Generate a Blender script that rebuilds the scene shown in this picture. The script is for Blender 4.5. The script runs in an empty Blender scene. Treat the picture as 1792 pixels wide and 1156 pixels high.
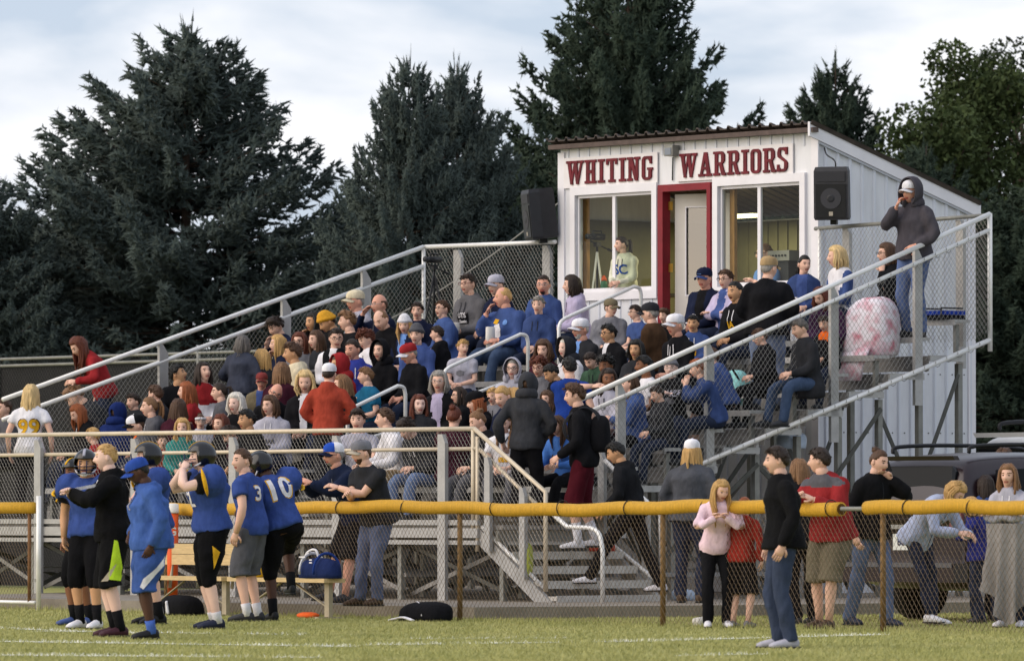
import bpy, bmesh, math, random
import numpy as np
from mathutils import Vector, Matrix, noise
from mathutils.bvhtree import BVHTree
random.seed(7); rng = np.random.default_rng(7)
sc = bpy.context.scene
COL = sc.collection
rad = math.radians
# ---------------------------------------------------------------- camera
AZ = rad(51.5); FPX = 11500.0; CH = 1.2; HOR = 888.0          # heading, focal length in photo pixels, eye height, horizon row
RV = np.array([math.cos(AZ), math.sin(AZ)]); FV = np.array([-math.sin(AZ), math.cos(AZ)])
_s0 = 152.0
CP = -(((830 - 896) / _s0) * RV + (FPX / _s0) * FV)
cam_d = bpy.data.cameras.new('camera'); cam = bpy.data.objects.new('camera', cam_d); COL.objects.link(cam)
cam_d.sensor_width = 36; cam_d.lens = FPX / 1792 * 36
cam_d.clip_start = 1; cam_d.clip_end = 2000
pitch = math.atan((HOR - 578) / FPX)
cam.location = (CP[0], CP[1], CH)
cam.rotation_euler = (math.pi / 2 + pitch, 0, AZ)
cam_d.dof.use_dof = True; cam_d.dof.focus_distance = 76.0; cam_d.dof.aperture_fstop = 5.0
sc.camera = cam
# ---------------------------------------------------------------- sky, sun, exposure
SUN_EL = rad(32); SUN_AZ = rad(200)     # light comes from in front of the stand, a little from the left
w = bpy.data.worlds.new('World'); sc.world = w; w.use_nodes = True
nt = w.node_tree; nt.nodes.clear()
out = nt.nodes.new('ShaderNodeOutputWorld'); bg = nt.nodes.new('ShaderNodeBackground'); bg.inputs['Strength'].default_value = 0.1
nt.links.new(bg.outputs[0], out.inputs[0])
sky = nt.nodes.new('ShaderNodeTexSky'); sky.sky_type = 'NISHITA'; sky.sun_disc = False
sky.sun_elevation = rad(10); sky.sun_rotation = SUN_AZ; sky.air_density = 1.0; sky.dust_density = 0.6
tc = nt.nodes.new('ShaderNodeTexCoord'); mp = nt.nodes.new('ShaderNodeMapping')
mp.inputs['Scale'].default_value = (9, 9, 26); mp.inputs['Location'].default_value = (3.1, 0.4, 0.2)
nt.links.new(tc.outputs['Generated'], mp.inputs[0])
n1 = nt.nodes.new('ShaderNodeTexNoise'); n1.inputs['Scale'].default_value = 1.6; n1.inputs['Detail'].default_value = 6; n1.inputs['Roughness'].default_value = 0.52
n1.inputs['Distortion'].default_value = 0.35
nt.links.new(mp.outputs[0], n1.inputs['Vector'])
r1 = nt.nodes.new('ShaderNodeValToRGB'); r1.color_ramp.elements[0].position = 0.42; r1.color_ramp.elements[1].position = 0.66
nt.links.new(n1.outputs['Fac'], r1.inputs[0])
veil = nt.nodes.new('ShaderNodeMixRGB'); veil.inputs[0].default_value = 0.72          # thin grey-blue overcast over the clear sky
veil.inputs[2].default_value = (4.7, 5.5, 7.2, 1)
nt.links.new(sky.outputs[0], veil.inputs[1])
mx = nt.nodes.new('ShaderNodeMixRGB'); mx.inputs[2].default_value = (7.9, 7.9, 8.1, 1)
nt.links.new(r1.outputs[0], mx.inputs[0]); nt.links.new(veil.outputs[0], mx.inputs[1])
nt.links.new(mx.outputs[0], bg.inputs['Color'])
sun_d = bpy.data.lights.new('sun', 'SUN'); sun_d.energy = 1.8; sun_d.angle = rad(70); sun_d.color = (1.0, 0.86, 0.72)
sun = bpy.data.objects.new('sun', sun_d); COL.objects.link(sun)
_dir = Vector((math.sin(SUN_AZ) * math.cos(SUN_EL), math.cos(SUN_AZ) * math.cos(SUN_EL), math.sin(SUN_EL)))
sun.rotation_euler = _dir.to_track_quat('Z', 'Y').to_euler()
sc.view_settings.view_transform = 'Standard'; sc.view_settings.look = 'None'
sc.view_settings.exposure = 0.48; sc.view_settings.gamma = 1.0
sc.cycles.max_bounces = 6; sc.cycles.diffuse_bounces = 3; sc.cycles.glossy_bounces = 3; sc.cycles.transmission_bounces = 6; sc.cycles.transparent_max_bounces = 12
# ---------------------------------------------------------------- where a point of the place lies (metres), measured in the photograph
def atY(px, py, Y):
    u = (px - 896) / FPX; d = FV + u * RV; t = (Y - CP[1]) / d[1]
    return CP[0] + t * d[0], CH + (HOR - py) * t / FPX
def atX(px, py, X):
    u = (px - 896) / FPX; d = FV + u * RV; t = (X - CP[0]) / d[0]
    return CP[1] + t * d[1], CH + (HOR - py) * t / FPX
def atz(px, py, z=0.0):
    t = (CH - z) * FPX / (py - HOR); u = (px - 896) / FPX; p = CP + t * (FV + u * RV)
    return p[0], p[1]
def atD(px, py, Z):
    u = (px - 896) / FPX; p = CP + Z * (FV + u * RV)
    return p[0], p[1], CH + (HOR - py) * Z / FPX
# ---------------------------------------------------------------- materials
def lin(c):
    if isinstance(c, str):
        c = [int(c[i:i + 2], 16) / 255 for i in (0, 2, 4)]
    return tuple(x / 12.92 if x <= 0.04045 else ((x + 0.055) / 1.055) ** 2.4 for x in c)
_M = {}
def mat(key, col='808080', rough=0.8, metal=0.0, nscale=0.0, namp=0.15, bump=0.0, bscale=40.0, spec=0.3, emit=None, alpha=None, stretch=None, sheen=0.0, coord='Object', bdist=.02):
    if key in _M: return _M[key]
    m = bpy.data.materials.new(key); _M[key] = m; m.use_nodes = True
    t = m.node_tree; b = t.nodes['Principled BSDF']
    c = lin(col)
    b.inputs['Base Color'].default_value = (*c, 1); b.inputs['Roughness'].default_value = rough; b.inputs['Metallic'].default_value = metal
    b.inputs['Specular IOR Level'].default_value = spec
    if sheen: b.inputs['Sheen Weight'].default_value = sheen
    if emit: b.inputs['Emission Color'].default_value = (*lin(col), 1); b.inputs['Emission Strength'].default_value = emit
    if nscale or bump:
        g = t.nodes.new('ShaderNodeTexCoord'); src = g.outputs[coord]
        if stretch:
            q = t.nodes.new('ShaderNodeMapping'); q.inputs['Scale'].default_value = stretch
            t.links.new(src, q.inputs[0]); src = q.outputs[0]
    if nscale:
        n = t.nodes.new('ShaderNodeTexNoise'); n.inputs['Scale'].default_value = nscale; n.inputs['Detail'].default_value = 5; n.inputs['Roughness'].default_value = 0.6
        t.links.new(src, n.inputs['Vector'])
        r = t.nodes.new('ShaderNodeMapRange'); r.inputs['From Min'].default_value = 0.25; r.inputs['From Max'].default_value = 0.75
        r.inputs['To Min'].default_value = 1 - namp; r.inputs['To Max'].default_value = 1 + namp
        t.links.new(n.outputs['Fac'], r.inputs[0])
        h = t.nodes.new('ShaderNodeVectorMath'); h.operation = 'SCALE'; h.inputs[0].default_value = c
        t.links.new(r.outputs[0], h.inputs['Scale']); t.links.new(h.outputs[0], b.inputs['Base Color'])
    if bump:
        n = t.nodes.new('ShaderNodeTexNoise'); n.inputs['Scale'].default_value = bscale; n.inputs['Detail'].default_value = 4
        t.links.new(src, n.inputs['Vector'])
        u = t.nodes.new('ShaderNodeBump'); u.inputs['Strength'].default_value = bump; u.inputs['Distance'].default_value = bdist
        t.links.new(n.outputs['Fac'], u.inputs['Height']); t.links.new(u.outputs[0], b.inputs['Normal'])
    return m
def glass_mat(key, tint=(0.8, 0.85, 0.85), refl=0.12):
    if key in _M: return _M[key]
    m = bpy.data.materials.new(key); _M[key] = m; m.use_nodes = True; t = m.node_tree; t.nodes.clear()
    o = t.nodes.new('ShaderNodeOutputMaterial'); mixs = t.nodes.new('ShaderNodeMixShader'); fr = t.nodes.new('ShaderNodeValue'); fr.outputs[0].default_value = refl
    tr = t.nodes.new('ShaderNodeBsdfTransparent'); tr.inputs[0].default_value = (*tint, 1)
    gl = t.nodes.new('ShaderNodeBsdfGlossy'); gl.inputs['Roughness'].default_value = 0.02
    t.links.new(fr.outputs[0], mixs.inputs[0]); t.links.new(tr.outputs[0], mixs.inputs[1]); t.links.new(gl.outputs[0], mixs.inputs[2]); t.links.new(mixs.outputs[0], o.inputs[0])
    return m
ALU = mat('aluminium', 'a9a8a6', 0.55, 0.35, 6, 0.16, 0.15, 30)
ALU_W = mat('aluminium_worn', '8c8a87', 0.7, 0.25, 9, 0.3, 0.25, 18)
GALV = mat('galvanised_steel', '85857f', 0.6, 0.3, 7, 0.2, 0.1, 30)
PIPE = mat('rail_pipe', 'e2e1de', 0.4, 0.2, 5, 0.1)
WIRE = mat('chain_link_wire', '8f8c86', 0.5, 0.5)
WIRE_B = mat('chain_link_weathered', '6e5f4e', 0.6, 0.4)
POST_B = mat('weathered_post', '7a5f3a', 0.7, 0.2, 12, 0.25)
WHITE = mat('white_siding', 'd9dade', 0.5, 0.05, 5, 0.13, 0.04, 10, stretch=(1, 1, .22))
TRIM = mat('white_trim', 'e2e0e4', 0.5, 0, 3, 0.06)
REDP = mat('red_paint', '7c1824', 0.5, 0, 5, 0.2)
REDL = mat('maroon_letter', '64121f', 0.6, 0, 7, 0.45)
CONC = mat('concrete', '857d72', 0.9, 0, 4, 0.2, 0.3, 30)
BLACKP = mat('black_plastic', '1b1b1d', 0.45, 0, 10, 0.2)
DARKG = mat('dark_grey_plastic', '2b2c30', 0.5, 0, 10, 0.2)
WOOD = mat('bench_wood', 'b79b6c', 0.7, 0, 8, 0.25, 0.1, 20, stretch=(1, 6, 6))
STUD = mat('pine_stud', 'b98a52', 0.7, 0, 6, 0.3, stretch=(8, 8, 1))
# ---------------------------------------------------------------- mesh building
class MB:
    def __init__(s): s.v = []; s.f = []; s.m = []
    def add(s, v, f, mi=0):
        o = len(s.v); s.v.extend([tuple(map(float, p)) for p in v]); s.f.extend([tuple(i + o for i in q) for q in f]); s.m.extend([mi] * len(f)); return s
    def box(s, c, d, mi=0, rz=0.0):
        x, y, z = d[0] / 2, d[1] / 2, d[2] / 2; ca, sa = math.cos(rz), math.sin(rz)
        v = []
        for (i, j, k) in ((-1, -1, -1), (1, -1, -1), (1, 1, -1), (-1, 1, -1), (-1, -1, 1), (1, -1, 1), (1, 1, 1), (-1, 1, 1)):
            a, b = i * x, j * y
            v.append((c[0] + a * ca - b * sa, c[1] + a * sa + b * ca, c[2] + k * z))
        return s.add(v, [(0, 3, 2, 1), (4, 5, 6, 7), (0, 1, 5, 4), (1, 2, 6, 5), (2, 3, 7, 6), (3, 0, 4, 7)], mi)
    def bar(s, p0, p1, wd, ht, up=(0, 0, 1), mi=0):
        p0 = np.array(p0, float); p1 = np.array(p1, float); d = p1 - p0; d /= np.linalg.norm(d) + 1e-9
        up = np.array(up, float); sd = np.cross(d, up)
        if np.linalg.norm(sd) < 1e-5: sd = np.cross(d, (1, 0, 0))
        sd /= np.linalg.norm(sd); u2 = np.cross(sd, d)
        v = []
        for p in (p0, p1):
            for (i, j) in ((-1, -1), (1, -1), (1, 1), (-1, 1)): v.append(p + sd * i * wd / 2 + u2 * j * ht / 2)
        return s.add(v, [(3, 2, 1, 0), (4, 5, 6, 7), (0, 1, 5, 4), (1, 2, 6, 5), (2, 3, 7, 6), (3, 0, 4, 7)], mi)
    def tube(s, pts, r, n=8, mi=0, cap=True, closed=False):
        v, f = tube(pts, r, n, cap=cap); return s.add(v, f, mi)
    def prism(s, poly, y0, y1, mi=0, axis='y'):
        n = len(poly); v = []
        for yy in (y0, y1):
            for (a, b) in poly: v.append((a, yy, b) if axis == 'y' else ((yy, a, b) if axis == 'x' else (a, b, yy)))
        f = [tuple(range(n)), tuple(range(2 * n - 1, n - 1, -1))] + [(i, i + n, (i + 1) % n + n, (i + 1) % n) for i in range(n)]
        return s.add(v, f, mi)
    def build(s, name, mats, parent=None, smooth=False, kind=None, label=None, off=None):
        if off is None: off = parent_world(parent)
        if not isinstance(mats, (list, tuple)): mats = [mats]
        me = bpy.data.meshes.new(name)
        v = s.v if off is None else [(p[0] - off[0], p[1] - off[1], p[2] - off[2]) for p in s.v]
        me.from_pydata(v, [], s.f)
        for q in mats: me.materials.append(q)
        if len(mats) > 1: me.polygons.foreach_set('material_index', s.m)
        if smooth: me.polygons.foreach_set('use_smooth', [True] * len(me.polygons))
        me.validate(); me.update()
        o = bpy.data.objects.new(name, me); COL.objects.link(o)
        if parent is not None: o.parent = parent
        if kind: o['kind'] = kind
        if label: o['label'] = label
        return o
def parent_world(p):
    if p is None: return None
    l = Vector((0, 0, 0))
    while p is not None: l += p.location; p = p.parent
    return l
def tube(pts, r, n=8, cap=True, axes=None):
    """lofted tube; r: number, list, or list of (rx, ry); axes: optional list of (ax, ay) unit vectors"""
    P = np.array(pts, float); N = len(P)
    if np.isscalar(r): r = [r] * N
    R = np.array([(q, q) if np.isscalar(q) else q for q in r], float)
    T = np.zeros_like(P); T[1:-1] = P[2:] - P[:-2]; T[0] = P[1] - P[0]; T[-1] = P[-1] - P[-2]
    T /= np.linalg.norm(T, axis=1)[:, None] + 1e-12
    if axes is None:
        ref = np.array((0, 0, 1.0)) if abs(T[0][2]) < 0.9 else np.array((1.0, 0, 0))
        a = np.cross(T[0], ref); a /= np.linalg.norm(a); A = [a]
        for i in range(1, N):
            a = A[-1] - T[i] * (A[-1] @ T[i]); a /= np.linalg.norm(a) + 1e-12; A.append(a)
        A = np.array(A); B = np.cross(T, A)
    else:
        A = np.array([q[0] for q in axes], float); B = np.array([q[1] for q in axes], float)
    th = np.arange(n) * 2 * math.pi / n
    V = P[:, None, :] + A[:, None, :] * (np.cos(th)[None, :, None] * R[:, 0][:, None, None]) + B[:, None, :] * (np.sin(th)[None, :, None] * R[:, 1][:, None, None])
    V = V.reshape(-1, 3)
    f = []
    for i in range(N - 1):
        for j in range(n):
            k = (j + 1) % n; f.append((i * n + j, i * n + k, (i + 1) * n + k, (i + 1) * n + j))
    if cap: f.append(tuple(range(n - 1, -1, -1))); f.append(tuple(range((N - 1) * n, N * n)))
    return V, f
def empty(name, loc, label=None, cat=None, group=None, kind=None):
    o = bpy.data.objects.new(name, None); COL.objects.link(o); o.location = loc; o.empty_display_size = 0.1
    return tag(o, label, cat, group, kind)
def tag(o, label=None, cat=None, group=None, kind=None):
    if label: o['label'] = label
    if cat: o['category'] = cat
    if group: o['group'] = group
    if kind: o['kind'] = kind
    return o
def bez(pts, n=8):
    """Catmull-Rom through pts"""
    P = [np.array(p, float) for p in pts]; P = [2 * P[0] - P[1]] + P + [2 * P[-1] - P[-2]]; o = []
    for i in range(1, len(P) - 2):
        for k in range(n):
            t = k / n; a, b, c, d = P[i - 1], P[i], P[i + 1], P[i + 2]
            o.append(0.5 * ((2 * b) + (c - a) * t + (2 * a - 5 * b + 4 * c - d) * t * t + (3 * b - a - 3 * c + d) * t ** 3))
    o.append(P[-2]); return o
def chain_mesh(mb, quad, pw=0.07, ph=0.086, r=0.0022, slant=None):
    """woven wire over a planar convex polygon: two families of diagonal wires"""
    Q = np.array(quad, float); o = Q[0]
    nrm = np.cross(Q[1] - Q[0], Q[-1] - Q[0]); nrm /= np.linalg.norm(nrm)
    v = np.array((0, 0, 1.0)); v -= nrm * (v @ nrm); v /= np.linalg.norm(v); u = np.cross(v, nrm); u /= np.linalg.norm(u)
    P2 = np.array([((q - o) @ u, (q - o) @ v) for q in Q])
    area = 0.5 * sum(P2[i][0] * P2[(i + 1) % len(P2)][1] - P2[(i + 1) % len(P2)][0] * P2[i][1] for i in range(len(P2)))
    if area < 0: P2 = P2[::-1]
    for sg in (1, -1):
        d = np.array((pw, sg * ph)); L = np.linalg.norm(d); d = d / L; nn = np.array((-d[1], d[0]))
        step = pw * ph / L
        pr = P2 @ nn; c = math.ceil(pr.min() / step) * step
        while c < pr.max():
            lo, hi = -1e9, 1e9; p0 = nn * c
            for i in range(len(P2)):
                a = P2[i]; e = P2[(i + 1) % len(P2)] - a; en = np.array((-e[1], e[0]))
                den = en @ d; num = en @ (a - p0)
                if abs(den) < 1e-9:
                    if num > 0: lo, hi = 1, 0
                elif den > 0: lo = max(lo, num / den)
                else: hi = min(hi, num / den)
            if hi - lo > 0.01:
                A = o + u * (p0 + d * lo)[0] + v * (p0 + d * lo)[1] + nrm * sg * r * 0.8; B = o + u * (p0 + d * hi)[0] + v * (p0 + d * hi)[1] + nrm * sg * r * 0.8
                w3 = (u * d[0] + v * d[1]); s3 = np.cross(nrm, w3)
                vv = []
                for q in (A, B):
                    vv += [q + s3 * r, q - s3 * r * 0.5 + nrm * r * 0.87, q - s3 * r * 0.5 - nrm * r * 0.87]
                mb.add(vv, [(0, 1, 4, 3), (1, 2, 5, 4), (2, 0, 3, 5)])
            c += step
    return mb
# ================================================================ the setting
def grass_mat(key, c1, c2, c3):
    m = bpy.data.materials.new(key); m.use_nodes = True; t = m.node_tree; b = t.nodes['Principled BSDF']
    g = t.nodes.new('ShaderNodeTexCoord')
    n = t.nodes.new('ShaderNodeTexNoise'); n.inputs['Scale'].default_value = 1.3; n.inputs['Detail'].default_value = 8; n.inputs['Roughness'].default_value = 0.7
    t.links.new(g.outputs['Object'], n.inputs['Vector'])
    r = t.nodes.new('ShaderNodeValToRGB'); e = r.color_ramp.elements
    e[0].position = 0.3; e[0].color = (*lin(c1), 1); e[1].position = 0.72; e[1].color = (*lin(c3), 1); k = e.new(0.5); k.color = (*lin(c2), 1)
    t.links.new(n.outputs['Fac'], r.inputs[0]); t.links.new(r.outputs[0], b.inputs['Base Color']); b.inputs['Roughness'].default_value = 0.95
    b.inputs['Specular IOR Level'].default_value = 0.1
    return m
M_GROUND = grass_mat('turf_ground', '84864e', '96955c', 'a5a06c')
M_BLADE = grass_mat('grass_blade', '8e9058', 'a6a56a', 'b8b27e')
M_PAINT = mat('field_paint', 'ecece0', 0.9, 0, 9, 0.15)
M_DIRT = mat('packed_dirt', '6a5a48', 0.95, 0, 5, 0.3, 0.4, 25)
g = MB(); N = 40
g.add([(-600, -300, 0), (600, -300, 0), (600, 900, 0), (-600, 900, 0)], [(0, 1, 2, 3)])
tag(g.build('ground', M_GROUND), 'mown green football turf', kind='structure')
# painted lines
def strip(name, a, b, wd, z, m, kind='structure', gaps=None):
    a = np.array(a); b = np.array(b); d = (b - a) / np.linalg.norm(b - a); n = np.array((-d[1], d[0])) * wd / 2
    mb = MB(); L = np.linalg.norm(b - a); k = max(1, int(L / 0.35))
    for i in range(k):
        if gaps and rng.random() < gaps: continue
        j = rng.normal(0, 0.012, 4)
        p, q = a + d * L * i / k, a + d * L * (i + 1) / k
        mb.add([(*(p - n * (1 + j[0] * 9)), z), (*(q - n * (1 + j[1] * 9)), z), (*(q + n * (1 + j[2] * 9)), z), (*(p + n * (1 + j[3] * 9)), z)], [(0, 1, 2, 3)])
    o = mb.build(name, m); tag(o, kind=kind); return o
LINES = [((0, 1122), (620, 1131), 0.24), ((0, 1099), (250, 1108), 0.12), ((60, 1104), (540, 1110), 0.14), ((0, 1146), (560, 1150), 0.24), ((640, 1128), (1100, 1122), 0.14), ((1060, 1123), (1545, 1110), 0.2), ((1180, 1147), (1340, 1144), 0.12), ((720, 1117), (1000, 1116), .06)]
for (p, q, wd) in LINES: strip('field_line', atz(*p), atz(*q), wd, 0.006, M_PAINT, gaps=0.12)
# concrete pad under the stand
gp = MB(); gp.box((-4, 40, 0.006), (90, 56, 0.012)); tag(gp.build('gravel_lot', mat('gravel', '6c6a60', 0.95, 0, 20, 0.3, 0.5, 60)), kind='structure')
# dirt strip along the fence foot
F0 = np.array(atz(68, 1067)); F1 = np.array(atz(1545, 1105)); FD = (F1 - F0) / np.linalg.norm(F1 - F0); FN = np.array((-FD[1], FD[0]))
def fpt(px): # point of the fence line under photo column px
    u = (px - 896) / FPX; d = FV + u * RV
    A = np.array([[d[0], -FD[0]], [d[1], -FD[1]]]); t = np.linalg.solve(A, F0 - CP); return CP + t[0] * d
# raised concrete pad that carries the stand, its edge just behind the fence
_p = [fpt(-160) + FN * .3, fpt(300) + FN * .3, np.array(atD(830, 0, 70.9)[:2]), np.array(atD(1250, 0, 72.4)[:2]), np.array((4.2, 9.0)), np.array((-16, 13.0))]
pad = MB(); pad.prism([tuple(q) for q in _p], -.05, .13, axis='z'); tag(pad.build('concrete_pad', CONC), 'concrete slab under the bleacher', kind='structure')
# ---------------------------------------------------------------- bleacher
XR, XL, YB = 0.5, -10.65, 7.54
YK = lambda k: 1.27 + 0.655 * k
FZ = lambda k: 1.0 + 0.226 * k          # top of footboard
SZ = lambda k: 1.45 + 0.226 * k         # top of seat
AIS = (-5.75, -4.65)
BL = empty('bleacher', (-5, 3.5, 0.1), 'long aluminium bleacher with ten rows facing the field', 'bleacher')
for k in range(10):
    y, z = YK(k), SZ(k)
    for (x0, x1) in ((XL + 0.1, AIS[0]), (AIS[1], XR - 0.05)):
        mb = MB(); mb.box(((x0 + x1) / 2, y + 0.02, z - 0.02), (x1 - x0, 0.25, 0.04)); mb.box(((x0 + x1) / 2, y - 0.098, z - 0.055), (x1 - x0, 0.012, 0.03))
        mb.build('seat_plank', ALU, BL)
        n = int((x1 - x0) / 1.8) + 1
        for i in range(n + 1):
            x = x0 + 0.12 + (x1 - x0 - 0.24) * i / n
            mb = MB(); mb.box((x, y + 0.03, (z - 0.04 + FZ(k)) / 2 - 0.02), (0.05, 0.06, z - FZ(k) - 0.04)); mb.build('seat_bracket', GALV, BL)
    if k:
        for (yy, ww) in ((y - 0.44, 0.24), (y - 0.18, 0.25)):
            mb = MB(); mb.box(((XL + XR) / 2, yy, FZ(k) - 0.025), (XR - XL, ww, 0.05)); mb.build('footboard', ALU_W, BL)
        mb = MB(); mb.box(((XL + XR) / 2, y - 0.57, FZ(k) - 0.12), (XR - XL - 0.02, 0.012, 0.13)); mb.build('riser', ALU_W, BL)
        mb = MB(); mb.box(((AIS[0] + AIS[1]) / 2, y - 0.70, FZ(k) - 0.113), (1.05, 0.24, 0.04)); mb.build('aisle_step', ALU, BL)
for i in range(4):
    mb = MB(); mb.box(((XL - 2.4 + XR) / 2, 0.16 + 0.285 * i, 0.975), (XR - XL + 2.4, 0.27, 0.05)); mb.build('walkway_plank', ALU_W, BL)
for (z, hh) in ((1.03, 0.06), (0.91, 0.11), (0.80, 0.05)):
    mb = MB(); mb.box(((XL - 2.4 + 0.1) / 2, -0.01, z), (0.1 - XL + 2.4, 0.05, hh)); mb.build('fascia_beam', ALU, BL)
# understructure: sloped stringer, uprights and braces of each frame
BR = mat('brace_steel', '54544f', 0.6, 0.3, 8, 0.25)
fx = [0.42, -1.5, -3.4, -5.3, -7.2, -9.1, -10.6]
for i, x in enumerate(fx):
    mb = MB(); mb.bar((x, 0.0, 0.88), (x, 1.2, 0.88), 0.05, 0.12); mb.build('stringer', GALV, BL); 
    if i: mb = MB(); mb.bar((x - .1, 1.1, 0.80), (x - .1, 7.2, 0.80 + 6.1 * 0.345), 0.04, 0.06); mb.build('rake_beam', BR, BL)
    ys = [0.1, 1.3, 2.6, 3.9, 4.55, 5.2, 5.85, 6.5, 7.15] if i == 0 else [0.1, 1.9, 3.9, 5.85, 7.1]
    for y in ys:
        zt = 0.86 if y < 1.2 else 0.86 + (y - 1.1) * 0.345
        mb = MB(); mb.box((x, y, (0.1 + zt) / 2), (0.07, 0.07, zt - 0.1)); mb.build('upright', GALV, BL)
    yy = [0.1, 1.9, 3.9, 5.85, 7.1]
    for j in range(4):
        y0, y1 = yy[j], yy[j + 1]; z0 = 0.8 if y0 < 1.2 else 0.8 + (y0 - 1.1) * 0.345; z1 = 0.8 + (y1 - 1.1) * 0.345
        for (a, b, o) in (((x, y0, 0.2), (x, y1, z1 - 0.05), 0.05), ((x, y0, z0), (x, y1, 0.2), -0.05)):
            mb = MB(); mb.bar((a[0] + o, a[1], a[2]), (b[0] + o, b[1], b[2]), 0.012, 0.055); mb.build('brace', BR, BL)
    mb = MB(); mb.bar((x + 0.06, 0.1, 0.42), (x + 0.06, 7.1, 0.42), 0.04, 0.05); mb.build('tie_bar', ALU_W, BL)
for j in range(len(fx) - 1):
    for (y, zt) in ((0.2, 0.78), (3.9, 1.75)):
        mb = MB(); mb.bar((fx[j], y, 0.2), (fx[j + 1], y, zt), 0.05, 0.012, up=(0, 1, 0)); mb.build('brace', ALU_W if j % 2 else BR, BL)
        mb = MB(); mb.bar((fx[j], y + 0.06, zt), (fx[j + 1], y + 0.06, 0.2), 0.05, 0.012, up=(0, 1, 0)); mb.build('brace', ALU_W if j % 2 == 0 else BR, BL)
# step ends seen from the side
for k in range(1, 10):
    y = YK(k); mb = MB(); mb.box((XR + 0.02, y - 0.30, FZ(k) - 0.03), (0.03, 0.56, 0.075)); mb.build('end_cap', ALU, BL)
    mb = MB(); mb.box((XR - 0.03, y - 0.02, FZ(k) + 0.02), (0.04, 0.04, 0.19)); mb.build('end_bracket', ALU, BL)
# guard rails
PR = 0.026
def pipe(pts, parent, name='rail', r=PR, m=None, n=10):
    mb = MB(); mb.tube(pts, r, n); return mb.build(name, m or PIPE, parent, smooth=True)
def post(x, y, z0, z1, parent, side=0, wd=0.11, th=0.05, along='x'):
    mb = MB()
    if along == 'x': mb.prism([(x - wd / 2, z0), (x + wd / 2, z0), (x + wd / 2, z1 - 0.10), (x + wd * 0.1, z1), (x - wd / 2, z1)], y - th / 2, y + th / 2)
    else: mb.prism([(y - wd / 2, z0), (y + wd / 2, z0), (y + wd / 2, z1 - 0.12), (y - wd * 0.1, z1), (y - wd / 2, z1)], x - th / 2, x + th / 2, axis='x')
    return mb.build('guard_post', ALU, parent)
RS = lambda y: 2.5 + (y - 1.26) * (4.77 - 2.5) / (YB - 1.26)   # height of the sloping end rail
GR = empty('guard_rail', (XR, 4.4, 2.0), 'sloping pipe guard rail with chain link on the near end of the bleacher', 'guard rail')
xg = XR + 0.06
pipe([(xg, 1.1, RS(1.1)), (xg, YB, RS(YB))], GR, r=0.03); pipe([(xg, 1.26, RS(1.26) - 0.19), (xg, YB, RS(YB) - 0.19)], GR, r=0.026)
pipe([(xg, 2.6, 1.60), (xg, YB, 3.24)], GR, r=0.03); pipe([(xg, YB, 3.1), (xg, YB, RS(YB) + 0.01)], GR, r=0.03)
pipe([(xg, 1.1, RS(1.1)), (xg, 1.1, RS(1.1) - 0.1), (xg, 1.26, RS(1.26) - 0.19)], GR, r=0.024)
for y in (atX(1085, 700, XR)[0], atX(1240, 700, XR)[0], atX(1458, 600, XR)[0], atX(1605, 560, XR)[0]):
    post(xg - 0.05, y, max(0.15, FZ(max(0, int((y - 1.27) / 0.655))) - 0.15), RS(y) - 0.03, GR, along='y', wd=0.12)
mb = MB(); chain_mesh(mb, [(xg + .02, 1.26, 1.15), (xg + .02, 2.6, 1.62), (xg + .02, YB, 3.24), (xg + .02, YB, RS(YB) - 0.19), (xg + .02, 1.26, RS(1.26) - 0.19)]); mb.build('chain_link', WIRE, GR, kind='stuff')
for i in range(34):
    y = 1.4 + i * 0.18; mb = MB(); zc = RS(y) - 0.19; mb.tube([(xg + 0.03 * math.cos(a), y + 0.012 * a, zc + 0.031 * math.sin(a)) for a in np.linspace(0, 2 * math.pi, 9)], 0.004, 5); mb.build('wire_tie', WIRE, GR)
    if y > 2.7:
        zc = 1.60 + (y - 2.6) * (3.24 - 1.60) / (YB - 2.6); mb = MB(); mb.tube([(xg + 0.034 * math.cos(a), y + 0.012 * a, zc + 0.035 * math.sin(a)) for a in np.linspace(0, 2 * math.pi, 9)], 0.004, 5); mb.build('wire_tie', WIRE, GR)
GB = empty('guard_rail', (-1, YB, 3.1), 'level chain link guard rail behind the top row, right of the press box', 'guard rail')
yb = YB + 0.03
pipe([(xg - .03, yb, 4.76), (-2.7, yb, 4.70)], GB, r=0.026, m=GALV); pipe([(-2.62, yb, 3.1), (-2.62, yb, 4.7)], GB, r=0.024)
for x in (-2.15, -0.05): post(x, yb + 0.05, 2.9, 4.72, GB, wd=0.13)
mb = MB(); chain_mesh(mb, [(-2.62, yb - .02, 3.2), (xg, yb - .02, 3.24), (xg, yb - .02, 4.75), (-2.62, yb - .02, 4.7)]); mb.build('chain_link', WIRE, GB, kind='stuff')
GL = empty('guard_rail', (XL, 4.4, 2.0), 'sloping pipe guard rail with chain link on the far end of the bleacher', 'guard rail')
xl = XL - 0.05; LS = lambda y: 2.62 + (y - 0.8) * (4.72 - 2.62) / (YB - 0.8)
pipe([(xl, 0.7, LS(0.7)), (xl, YB, LS(YB))], GL, r=0.03); pipe([(xl, 0.7, LS(0.7) - 0.26), (xl, YB, LS(YB) - 0.26)], GL, r=0.03); pipe([(xl, YB, 3.1), (xl, YB, 4.74)], GL, r=0.026)
for px in (285, 500, 640): y = atX(px, 600, xl)[0]; post(xl, y, FZ(max(0, int((y - 1.27) / 0.655))) - .1, LS(y) - 0.04, GL, along='y', wd=0.14)
mb = MB(); chain_mesh(mb, [(xl + .02, 0.9, 1.1), (xl + .02, YB, 3.2), (xl + .02, YB, LS(YB) - 0.26), (xl + .02, 0.9, LS(0.9) - 0.26)]); mb.build('chain_link', WIRE, GL, kind='stuff')
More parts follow.
